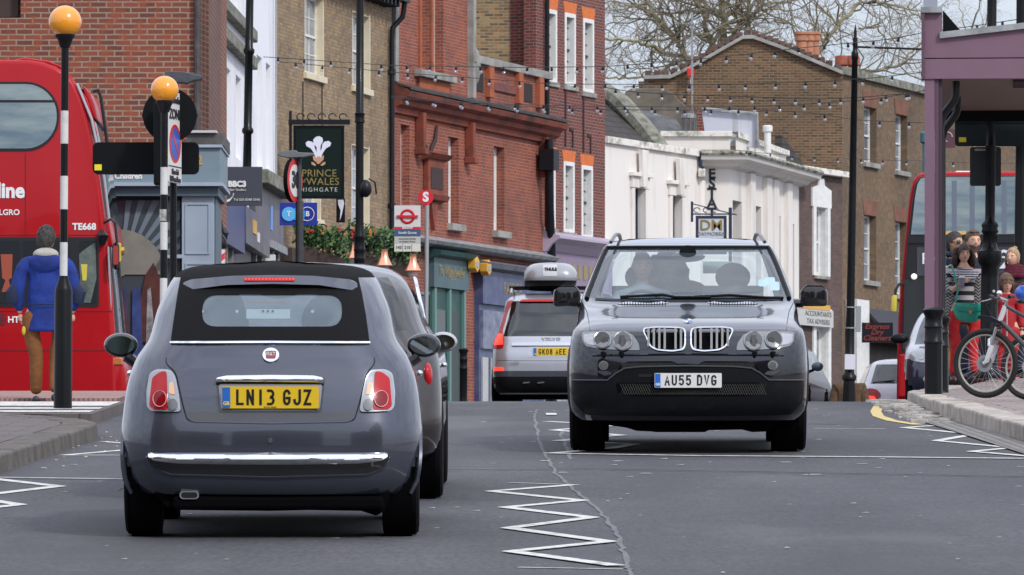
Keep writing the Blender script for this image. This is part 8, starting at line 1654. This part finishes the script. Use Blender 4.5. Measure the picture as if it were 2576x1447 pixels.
# --- woman with the green bag
STR=bpy.data.materials.new('knit_stripes'); MATS['knit_stripes']=STR
def stripes(m,freq,c1,c2,thr=.5,axis=2,herr=False,ph=0):
    m.use_nodes=True; t=m.node_tree; b=t.nodes['Principled BSDF']; N=t.nodes.new; l=t.links.new; tc_=N('ShaderNodeTexCoord'); sp=N('ShaderNodeSeparateXYZ'); l(tc_.outputs['Object'],sp.inputs[0])
    z=sp.outputs[axis]
    if herr:   # zig-zag weave: height plus a folded sideways term
        a=N('ShaderNodeMath'); a.operation='PINGPONG'; a.inputs[1].default_value=.035; l(sp.outputs[0],a.inputs[0]); c=N('ShaderNodeMath'); l(z,c.inputs[0]); l(a.outputs[0],c.inputs[1]); z=c.outputs[0]
    mu=N('ShaderNodeMath'); mu.operation='MULTIPLY_ADD'; mu.inputs[1].default_value=freq; mu.inputs[2].default_value=ph; l(z,mu.inputs[0]); fr_=N('ShaderNodeMath'); fr_.operation='FRACT'; l(mu.outputs[0],fr_.inputs[0]); gt=N('ShaderNodeMath'); gt.operation='GREATER_THAN'; gt.inputs[1].default_value=thr; l(fr_.outputs[0],gt.inputs[0])
    mx_=N('ShaderNodeMixRGB'); mx_.inputs[1].default_value=(*c1,1); mx_.inputs[2].default_value=(*c2,1); l(gt.outputs[0],mx_.inputs[0]); l(mx_.outputs[0],b.inputs['Base Color']); b.inputs['Roughness'].default_value=.9; return m
stripes(STR,9.2,(.40,.36,.38),(.012,.013,.022),.52)
HER=stripes(bpy.data.materials.new('herringbone_knit'),26,(.40,.38,.37),(.03,.028,.032),.5,herr=True); COWL=stripes(bpy.data.materials.new('cowl_stripes'),34,(.42,.39,.42),(.03,.03,.05),.55)
RT=mat('trousers_red',(.58,.022,.022),.8,c2=(.38,.010,.012),vs_=5,bump=1,bs=5,bd=.05); SHR=mat('shoe_brown',(.10,.035,.022),.35)
H=1.66; p=person('woman in a striped jumper and red trousers holding a paper cup',2424,957,73.3,H,R(4))
M,r,h=figure(p,H,SK,STR,RT,SHR,[((-.125,-.03,.66),(-.055,-.155,.705),(.6,-.2,.25),(-.3,-.9,.3),.75),((.150,.0,.655),(.175,-.03,.51))],[((-.055,-.01,.27),(-.075,.0,.035),(-.25,-1)),((.062,-.02,.27),(.085,-.03,.04),(.3,-1))],turn=R(4),hem=.50,topfit=1.0,sh=.175,chest=(.145,.125),waist=(.135,.115),hips=(.165,.13),topname='jumper',legfit=1.04,hr=.104,show_hands=False)
hairmesh(p,M,r,HB,'curly'); face_bits(p,M,r,SK,HB,glasses='wire',lips=(.42,.12,.13))
# open cardigan: back panel, fronts and wide sleeves
sl_=[[(h(-.09,.01,.80),(.085,.085)),(h(-.135,-.0,.73),(.078,.075)),(h(-.135,-.03,.655),(.085,.08)),(h(-.095,-.10,.655),(.060,.055))],[(h(.09,.01,.80),(.085,.085)),(h(.145,.0,.72),(.075,.07)),(h(.16,.0,.65),(.075,.07)),(h(.178,-.02,.55),(.065,.06))]]
for c in sl_: skin('cardigan_sleeve',HER,p,[c],2)
for s_ in (-1,1): skin('cardigan_front',HER,p,[[(h(s_*.075,.01,.80),(.07,.09)),(h(s_*.105,-.01,.70),(.05,.10)),(h(s_*.112,-.015,.58),(.05,.105)),(h(s_*.118,-.01,.44),(.052,.11)),(h(s_*.122,.0,.32),(.050,.10))]],2)
skin('cardigan_back',HER,p,[[(h(0,.06,.80),(.15,.05)),(h(0,.075,.62),(.16,.06)),(h(0,.08,.48),(.16,.06))]],2)
b=MB()
for k in range(5):
    w_=.068+.022*k; b.tube([(w_*math.sin(R(a)),-.055-.095*math.cos(R(a))*(.6+.12*k)-.01*k,h(0,0,.805)[2]-.022*k*max(.15,math.cos(R(a)))-.005*k) for a in range(-95,96,19)],.024,7)
b.build('cowl_neck',COWL,p,True)
hand(p,SK,h(-.060,-.150,.703),(.55,-.35,.35),(-.5,-.7,.35),.55,1.0,thumb=1); hand(p,SK,h(.175,-.03,.51),(.0,-.1,-1),(1,0,0),.35,1.0,thumb=-1)
skin('forearm',SK,p,[[(h(-.10,-.09,.655),.042),(h(-.075,-.13,.685),.033),(h(-.058,-.152,.705),.026)]],2)
w0=p.matrix_world; pl_=Vector(p.location)
cupp=pl_+Vector(h(-.026,-.185,.718)); t=thing('paper_cup','white lidded paper coffee cup in the hand of the woman in stripes','cup',tuple(cupp)); MB().lathe([(.026,-.055),(.036,.045),(.030,.045)],(0,0,0),20).build('cup_body',mat('cup_mauve',(.22,.20,.28),.6),t,True); MB().lathe([(.039,.045),(.039,.055),(.034,.062),(.033,.068),(.001,.068)],(0,0,0),20).build('lid',WHT,t,True)
BGN=mat('bag_green',(.012,.25,.18),.45,coat=.3,var=.1,vs_=8)
bc=W(2437,779,72.95); t=thing('handbag','bright green saddle handbag on a long strap across the woman in stripes','handbag',tuple(bc)); s=F/72.95
MB().prism(rnd([(-.185,.07),(.175,.06),(.185,-.03),(.13,-.13),(.03,-.165),(-.09,-.15),(-.16,-.10),(-.19,0)],.05,5),-.03,.03).build('pouch',BGN,t,True,bevel=.012); MB().prism(rnd([(-.165,.085),(.17,.07),(.18,.0),(.15,-.02),(.03,-.035),(-.13,-.02),(-.16,.02)],.03,4),-.042,-.028).build('flap',BGN,t,True,bevel=.004); MB().box(.0,.035,-.052,-.042,-.055,-.01).build('clasp',mat('brass',(.60,.22,.06),.3,.8),t,bevel=.004)
a=W(2395,672,72.95)-bc; MB().tube([(a.x,a.y+.03,a.z+.02),(a.x+.03,a.y-.03,a.z-.10),(-.13,-.0,.25),(-.165,-.01,.08)],.013,5).build('strap',BGN,t,True)
# --- man with sunglasses behind her
NV2=mat('coat_navy',(.012,.022,.055),.8,bump=1,bs=5,bd=.05,var=.15,vs_=8); TRD=mat('trousers_tan',(.2,.08,.02),.8)
H=1.80; p=person('dark haired man with sunglasses in a navy coat behind the striped woman',2400,945,75.4,H,R(10),zb=PR(75.4))
zt=(HZ-588)/F*75.4-p.location.z
H=zt/.995; M,r,h=figure(p,H,SKd,NV2,mat('trousers_ochre',(.33,.15,.04),.8),SHB,[((-.155,.02,.64),(-.15,-.02,.50)),((.155,.02,.64),(.15,-.02,.50))],[((-.055,0,.27),(-.06,0,.04)),((.055,0,.27),(.06,0,.04))],turn=R(34),hem=.48,topfit=1.12,chest=(.16,.12),hr=.115,asp=.96)
hairmesh(p,M,r,HG,'short'); face_bits(p,M,r,SKd,HG,glasses='sun')
b=MB(); b.tube([(.085*math.sin(R(a)),.01-.08*math.cos(R(a)),h(0,0,.845)[2]+.01) for a in range(-150,151,25)],.03,7); b.build('coat_collar',NV2,p,True)
t=thing('fluffy_toy','cream and black fluffy toy dog carried at the shoulder of the navy coated man','toy',tuple(W(2384,682,74.3))); b=MB(); rr=random.Random(2)
for i in range(26): b.ball((rr.uniform(-.12,.12),rr.uniform(-.05,.05),rr.uniform(-.08,.07)),rr.uniform(.022,.038),8,6)
b.build('fluff',mat('fluff',(.50,.46,.38),.95,c2=(.03,.03,.035),vs_=16,lo=.52,hi=.56),t,True)
# --- bearded man
H=1.80; p=person('brown haired bearded man in a dark coat looking over the striped woman',2447,945,75.0,H,R(5),zb=PR(75.0)); zt=(HZ-584)/F*75.0-p.location.z; H=zt/.995
M,r,h=figure(p,H,SK,mat('coat_charcoal',(.02,.024,.04),.8,var=.2,vs_=6),mat('jeans_dark',(.02,.025,.04),.8),SHB,[((-.155,.02,.64),(-.15,-.02,.50)),((.155,.02,.64),(.15,-.02,.50))],[((-.055,0,.27),(-.06,0,.04)),((.055,0,.27),(.06,0,.04))],turn=R(10),hem=.48,topfit=1.12,hr=.115)
hairmesh(p,M,r,HBr,'quiff'); face_bits(p,M,r,SK,HBr,lips=(.45,.16,.13))
b=MB(); n0=len(b.v)
for i in range(90):
    a=R(-72+144*(i%18)/17); rw_=i//18; b.ball((math.sin(a)*.60*r*(1-.13*rw_),-math.cos(a)*.80*r*(1-.02*rw_),(-.42-.14*rw_)*r),.09*r,6,4)
b.v=[tuple(M@Vector(v)) for v in b.v]; b.build('beard',HBr,p,True)
# --- blonde woman
PLD=mat('coat_plaid',(.035,.022,.035),.9,c2=(.13,.06,.06),vs_=18,lo=.5,hi=.62)
H=1.66; p=person('blonde woman with a hair bun and a wine red scarf at the right edge',2552,948,76.5,H,R(-6),zb=PR(76.5)); zt=(HZ-622)/F*76.5-p.location.z; H=zt/1.01
M,r,h=figure(p,H,SK,PLD,mat('jeans_dark',(.02,.025,.04),.8),SHB,[((-.14,.02,.65),(-.13,-.04,.52)),((.14,.02,.65),(.13,-.04,.52))],[((-.055,0,.27),(-.06,0,.04)),((.055,0,.27),(.06,0,.04))],turn=R(-24),hem=.46,topfit=1.15,chest=(.15,.12),hr=.112,headdx=-.012)
hairmesh(p,M,r,HBl,'bun'); face_bits(p,M,r,SK,HBl,lips=(.48,.18,.16))
b=MB()
for k in range(4): b.tube([((.085+.018*k)*math.sin(R(a)),.0-(.08+.02*k)*math.cos(R(a)),h(0,0,.855)[2]-.036*k+.006*math.sin(a*.1)) for a in range(-170,171,20)],.036,8)
b.build('scarf',mat('scarf_wine',(.085,.008,.022),.95,var=.25,vs_=18,bump=.8,bs=20),p,True)
# --- child in red
H=1.22; p=person('small child in a red coat with a brown fringe behind the handlebars',2531,946,74.3,H,R(0),zb=PR(74.3)); zt=(HZ-691)/F*74.3-p.location.z; H=zt/1.02
CR=mat('coat_red',(.42,.012,.02),.7,c2=(.30,.008,.014),vs_=5,bump=.4,bs=10)
M,r,h=figure(p,H,SK,CR,CR,mat('shoe_red',(.4,.02,.04),.4),[((-.15,.0,.62),(-.15,-.04,.48)),((.15,.0,.62),(.15,-.04,.48))],[((-.055,0,.25),(-.06,0,.05)),((.055,0,.25),(.06,0,.05))],turn=R(6),hem=.36,topfit=1.08,sh=.19,chest=(.125,.10),waist=(.125,.10),hips=(.15,.115),hr=.148,sleeve=1.0)
hairmesh(p,M,r,HCh,'child'); face_bits(p,M,r,SK,HCh,lips=(.45,.16,.14))
MB().tube([(0,-.135,h(0,0,.78)[2]),(0,-.145,h(0,0,.6)[2]),(0,-.15,h(0,0,.42)[2])],.007,4).build('zip',SAT,p)
# --- driver and passenger of the black car (same slope as the car)
def sit(label,lx,ly,lz,m,hm,style,turn=0,sk=SKd,hs=.112):
    p=thing('person',label,'person'); C=suv.matrix_basis if False else Matrix.Translation(suv.location)@suv.rotation_euler.to_matrix().to_4x4(); p.location=C@Vector((lx,ly,lz)); p.rotation_euler=suv.rotation_euler
    h=lambda *q:tuple(q); ch=[[(h(0,0,0),(.15,.12)),(h(0,0,.25),(.16,.12)),(h(0,-.02,.42),(.14,.09)),(h(0,-.03,.50),(.055,.055)),(h(0,-.04,.585),.05)],[(h(0,-.02,.42),(.14,.09)),(h(-.19,-.03,.40),.055),(h(-.26,-.22,.22),.042),(h(-.13,-.45,.26),.028)],[(h(0,-.02,.42),(.14,.09)),(h(.19,-.03,.40),.055),(h(.26,-.22,.22),.042),(h(.13,-.45,.26),.028)],[(h(0,0,0),(.15,.12)),(h(-.10,-.35,.02),.07),(h(-.1,-.45,-.35),.05)],[(h(0,0,0),(.15,.12)),(h(.10,-.35,.02),.07),(h(.1,-.45,-.35),.05)]]
    o=skin('body',sk,p,ch,2); hb=MB(); M=headmesh(hb,Vector((0,-.05,.66)),hs,turn); bm=bmesh.new(); bm.from_mesh(o.data); me=bpy.data.meshes.new('h'); me.from_pydata([tuple(v) for v in hb.v],[],hb.f); bm.from_mesh(me); bmesh.ops.recalc_face_normals(bm,faces=bm.faces); bm.to_mesh(o.data); bm.free(); fuse(o)
    skin('shirt',m,p,[[(h(0,0,-.02),(.165,.135)),(h(0,0,.25),(.178,.138)),(h(0,-.02,.42),(.16,.115)),(h(0,-.03,.50),(.08,.078)),(h(0,-.03,.53),(.066,.066))],[(h(0,-.02,.42),(.155,.105)),(h(-.19,-.03,.40),.072),(h(-.26,-.22,.22),.055),(h(-.16,-.40,.25),.043)],[(h(0,-.02,.42),(.155,.105)),(h(.19,-.03,.40),.072),(h(.26,-.22,.22),.055),(h(.16,-.40,.25),.043)]],2)
    for s_ in (-1,1): hand(p,sk,(s_*.13,-.45,.26),(0,-.7,.4),(0,-.3,1),.8,1,thumb=s_)
    if style: hairmesh(p,M,hs,hm,style)
    face_bits(p,M,hs,sk,HG); return p
sit('bald man in a pale shirt driving the black four wheel drive car',-.37,2.55,.80,mat('shirt_pale',(.22,.29,.33),.8),None,None,turn=R(6))
sit('dark haired passenger in the back seat behind the driver of the black car',-.17,3.42,.80,mat('shirt_dark',(.03,.03,.04),.8),HB,'curly',hs=.12)
# --- person in a brown coat behind the lamp column
H=1.66; Yp=97.5; p=person('person in a brown fur coat behind the lamp column with the notice',2136,1000,Yp,H,R(180),zb=(HZ-922)/F*Yp-1.66)
FUR=mat('coat_fur',(.07,.04,.025),1,c2=(.12,.075,.045),vs_=14,bump=1,bs=20)
M,r,h=figure(p,H,SK,FUR,FUR,SHB,[((-.16,.02,.64),(-.15,-.02,.50)),((.16,.02,.64),(.15,-.02,.50))],[((-.055,0,.27),(-.06,0,.04)),((.055,0,.27),(.06,0,.04))],hem=.4,topfit=1.5,hr=.108,headdx=.0)
hairmesh(p,M,r,HBl,'short')
# ---------------- bicycles ----------------
TY=mat('tyre_black',(.012,.012,.013),.8,bump=.5,bs=60); FWt=mat('fork_white',(.62,.62,.66),.25,coat=1); FRd=mat('frame_red',(.5,.02,.025),.25,coat=1); STL=mat('steel',(.4,.4,.41),.25,.9)
def bike(label,c,rz,Rw=.345,lean=0,fork=FWt,frame=FRd):
    """front hub at the origin, rolling along local -x; c = world place of the front tyre's foot"""
    t=thing('bicycle',label,'bicycle',tuple(c),(lean,0,rz),'bicycles propped at the kerb')
    def whl(x,nm,st=0):
        b=MB(); b.tube([(x+(Rw-.028)*math.cos(2*PI*i/48),0,Rw+(Rw-.028)*math.sin(2*PI*i/48)) for i in range(48)],.028,8,True); w_=b.build('wheel',TY,t,True)
        b=MB(); b.tube([(x+(Rw-.062)*math.cos(2*PI*i/48),0,Rw+(Rw-.062)*math.sin(2*PI*i/48)) for i in range(48)],.011,6,True); b.build('rim',mat('rim_cream',(.42,.40,.35),.35,.5),w_,True)
        b=MB()
        for i in range(28): a=2*PI*i/28; o=.02*(-1 if i%2 else 1); a2=a+.5*(1 if i%4<2 else -1); b.tube([(x+.018*math.cos(a2),o,Rw+.018*math.sin(a2)),(x+(Rw-.07)*math.cos(a),0,Rw+(Rw-.07)*math.sin(a))],.0016,3)
        b.build('spokes',STL,w_); b=MB(); b.lathe([(.012,-.055),(.022,-.03),(.022,.03),(.012,.055)],(x,0,Rw),12,'y'); b.lathe([(.085,-.037),(.085,-.034),(.05,-.034),(.05,-.037)],(x,0,Rw),20,'y'); b.build('hub_disc',STL,w_,True)
    whl(0,'f'); whl(1.08,'r')
    dx,dz=.30,.92-.0    # steering axis rises backwards
    cr_=(.13,0,Rw+.36); hd0=(.155,0,Rw+.42); hd1=(.215,0,Rw+.565)
    for s_ in (-1,1):
        MB().tube([(0,s_*.062,Rw),(.035,s_*.066,Rw+.02),(.09,s_*.062,Rw+.18)],[.018,.024,.026],10).build('fork_lower',fork,t,True); MB().tube([(.078,s_*.062,Rw+.15),(.142,s_*.060,Rw+.36)],.017,10).build('fork_tube',STL,t,True)
    MB().tube([(.064,-.066,Rw+.17),(.06,-.05,Rw+.23),(.10,0,Rw+.27),(.06,.05,Rw+.23),(.064,.066,Rw+.17)],.018,8).build('fork_arch',fork,t,True); MB().tube([(.142,-.07,Rw+.36),(.142,.07,Rw+.36)],.026,8).build('fork_crown',BLK,t,True)
    MB().tube([hd0,hd1],.026,12).build('head_tube',fork,t,True); MB().tube([(.14,0,Rw+.36),hd0],.024,8).build('crown_race',FRd,t,True)
    bb=(.64,0,Rw-.05); st0=(.55,0,Rw+.38); ra_=(1.08,0,Rw)
    for nm,a,c_,rr in (('down_tube',hd0,bb,.024),('top_tube',hd1,st0,.018),('seat_tube',bb,(.53,0,Rw+.44),.018)): MB().tube([a,c_],rr,10).build(nm,frame,t,True)
    for s_ in (-1,1):
        MB().tube([(bb[0],s_*.03,bb[2]),(ra_[0],s_*.06,ra_[2])],.011,8).build('chain_stay',frame,t,True); MB().tube([(st0[0],s_*.02,st0[2]),(ra_[0],s_*.06,ra_[2])],.010,8).build('seat_stay',frame,t,True)
    b=MB(); b.lathe([(.09,-.05),(.09,-.045),(.06,-.045)],bb,24,'y'); b.tube([(bb[0],-.07,bb[2]),(bb[0]+.12,-.08,bb[2]-.12)],.012,6); b.tube([(bb[0],.07,bb[2]),(bb[0]-.12,.08,bb[2]+.12)],.012,6); b.box(bb[0]+.08,bb[0]+.17,-.16,-.09,bb[2]-.135,bb[2]-.11); b.box(bb[0]-.17,bb[0]-.08,.09,.16,bb[2]+.11,bb[2]+.135); b.build('crankset',BLK,t,True)
    MB().tube([(.53,0,Rw+.42),(.51,0,Rw+.58)],.014,8).build('seat_post',STL,t,True); b=MB(); b.ball((.52,0,Rw+.60),.12,16,8,(1.15,.55,.28)); b.ball((.42,0,Rw+.605),.06,10,6,(1.6,.4,.4)); b.build('saddle',BLK,t,True)
    top=(.235,0,Rw+.615); MB().tube([hd1,top,(.16,0,Rw+.64)],.018,8).build('stem',STL,t,True)
    MB().tube([(.17,-.33,Rw+.66),(.16,-.16,Rw+.64),(.16,.16,Rw+.64),(.17,.33,Rw+.66)],.014,8).build('handlebar',BLK,t,True)
    for s_ in (-1,1):
        MB().tube([(.17,s_*.22,Rw+.655),(.172,s_*.34,Rw+.66)],.019,8).build('grip',BLK,t,True); MB().tube([(.15,s_*.17,Rw+.64),(.10,s_*.20,Rw+.62),(.08,s_*.30,Rw+.61)],.007,5).build('brake_lever',STL,t,True); MB().tube([(.15,s_*.15,Rw+.64),(.06,s_*.12,Rw+.58),(.10,s_*.05,Rw+.44)],.004,4).build('cable',BLK,t,True)
    MB().ball((.13,.06,Rw+.69),.03,10,8).build('bell',CHR,t,True)
    return t
Yb=59.4; wf=W(2481,1002,Yb)
t=bike('mountain bike with white suspension fork and dark frame, front wheel at the kerb',(wf.x,wf.y,wf.z),R(-26),Rw=.345,lean=R(2),frame=mat('frame_charcoal',(.03,.03,.034),.3,coat=.6))
MB().prism([(-.13,.0),(.10,-.06),(.12,-.04),(.0,.02),(-.12,.03)],-.03,.03).build('mudguard',BLK,t,True,loc=(.06,0,.79))
t2=bike('second red bicycle standing just behind the white forked one',(wf.x+.52,wf.y+.9,PR(60.3)),R(-30),Rw=.34,lean=R(-2),fork=FRd)
t=thing('helmet','bright blue cycle helmet at the far right edge above the handlebars','helmet',tuple(W(2574,737,71))); MB().ball((0,0,0),.10,14,10,(1,1,.9)).build('shell',mat('helmet_blue',(.03,.12,.6),.3,coat=1),t,True)
# ---------------- unseen houses added round the camera to block low sky from reflections ----------------
HS=[(-9,-14,10,13),(0,-16,10,14.5),(9,-14,9,13.5),(-11,-4,9,11.5),(-11.5,8,9,11),(-11,20,8,10.2),(12.5,-4,9,11.2),(12,9,8,11.6)]
lb=['brown house closing the far end of the street on the left','taller brown house closing the far end of the street in the middle','brown house closing the far end of the street on the right','brown terrace house on the left furthest back from the crossing','brown terrace house on the left, middle of its row','brown terrace house on the left nearest the crossing','brown terrace house on the right furthest back from the crossing','brown terrace house on the right nearest the crossing']
for (x,y,w_,hh),l_ in zip(HS,lb):
    sg=1 if x<=0 else -1; t=thing('terrace_house',l_,'house',(x,y,-1.42+.0462*y-.3),group='terrace houses beside the camera'); X=2.5*sg
    b=MB(); b.box(min(-5*sg,X),max(-5*sg,X),-w_/2,w_/2,0,hh); b.build('wall',BC if w_%2 else BH,t); b=MB(); b.add([(-5*sg,-w_/2,hh),(X,-w_/2,hh),(X,w_/2,hh),(-5*sg,w_/2,hh),(-1.2*sg,-w_/2,hh+2.2),(-1.2*sg,w_/2,hh+2.2)],[(0,1,4),(3,5,2),(1,2,5,4),(0,4,5,3)]); b.build('roof',TIL,t)
    for z in (1.2,4.2,7.0,9.6):
        for q in (-.3,0,.3):
            if z+1.6<hh: o=MB().box(min(X,X+.05*sg),max(X,X+.05*sg),q*w_-.5,q*w_+.5,z,z+1.6).build('window',WHT,t); MB().box(min(X+.051*sg,X+.06*sg),max(X+.051*sg,X+.06*sg),q*w_-.42,q*w_+.42,z+.08,z+1.52).build('pane',GLS,o)
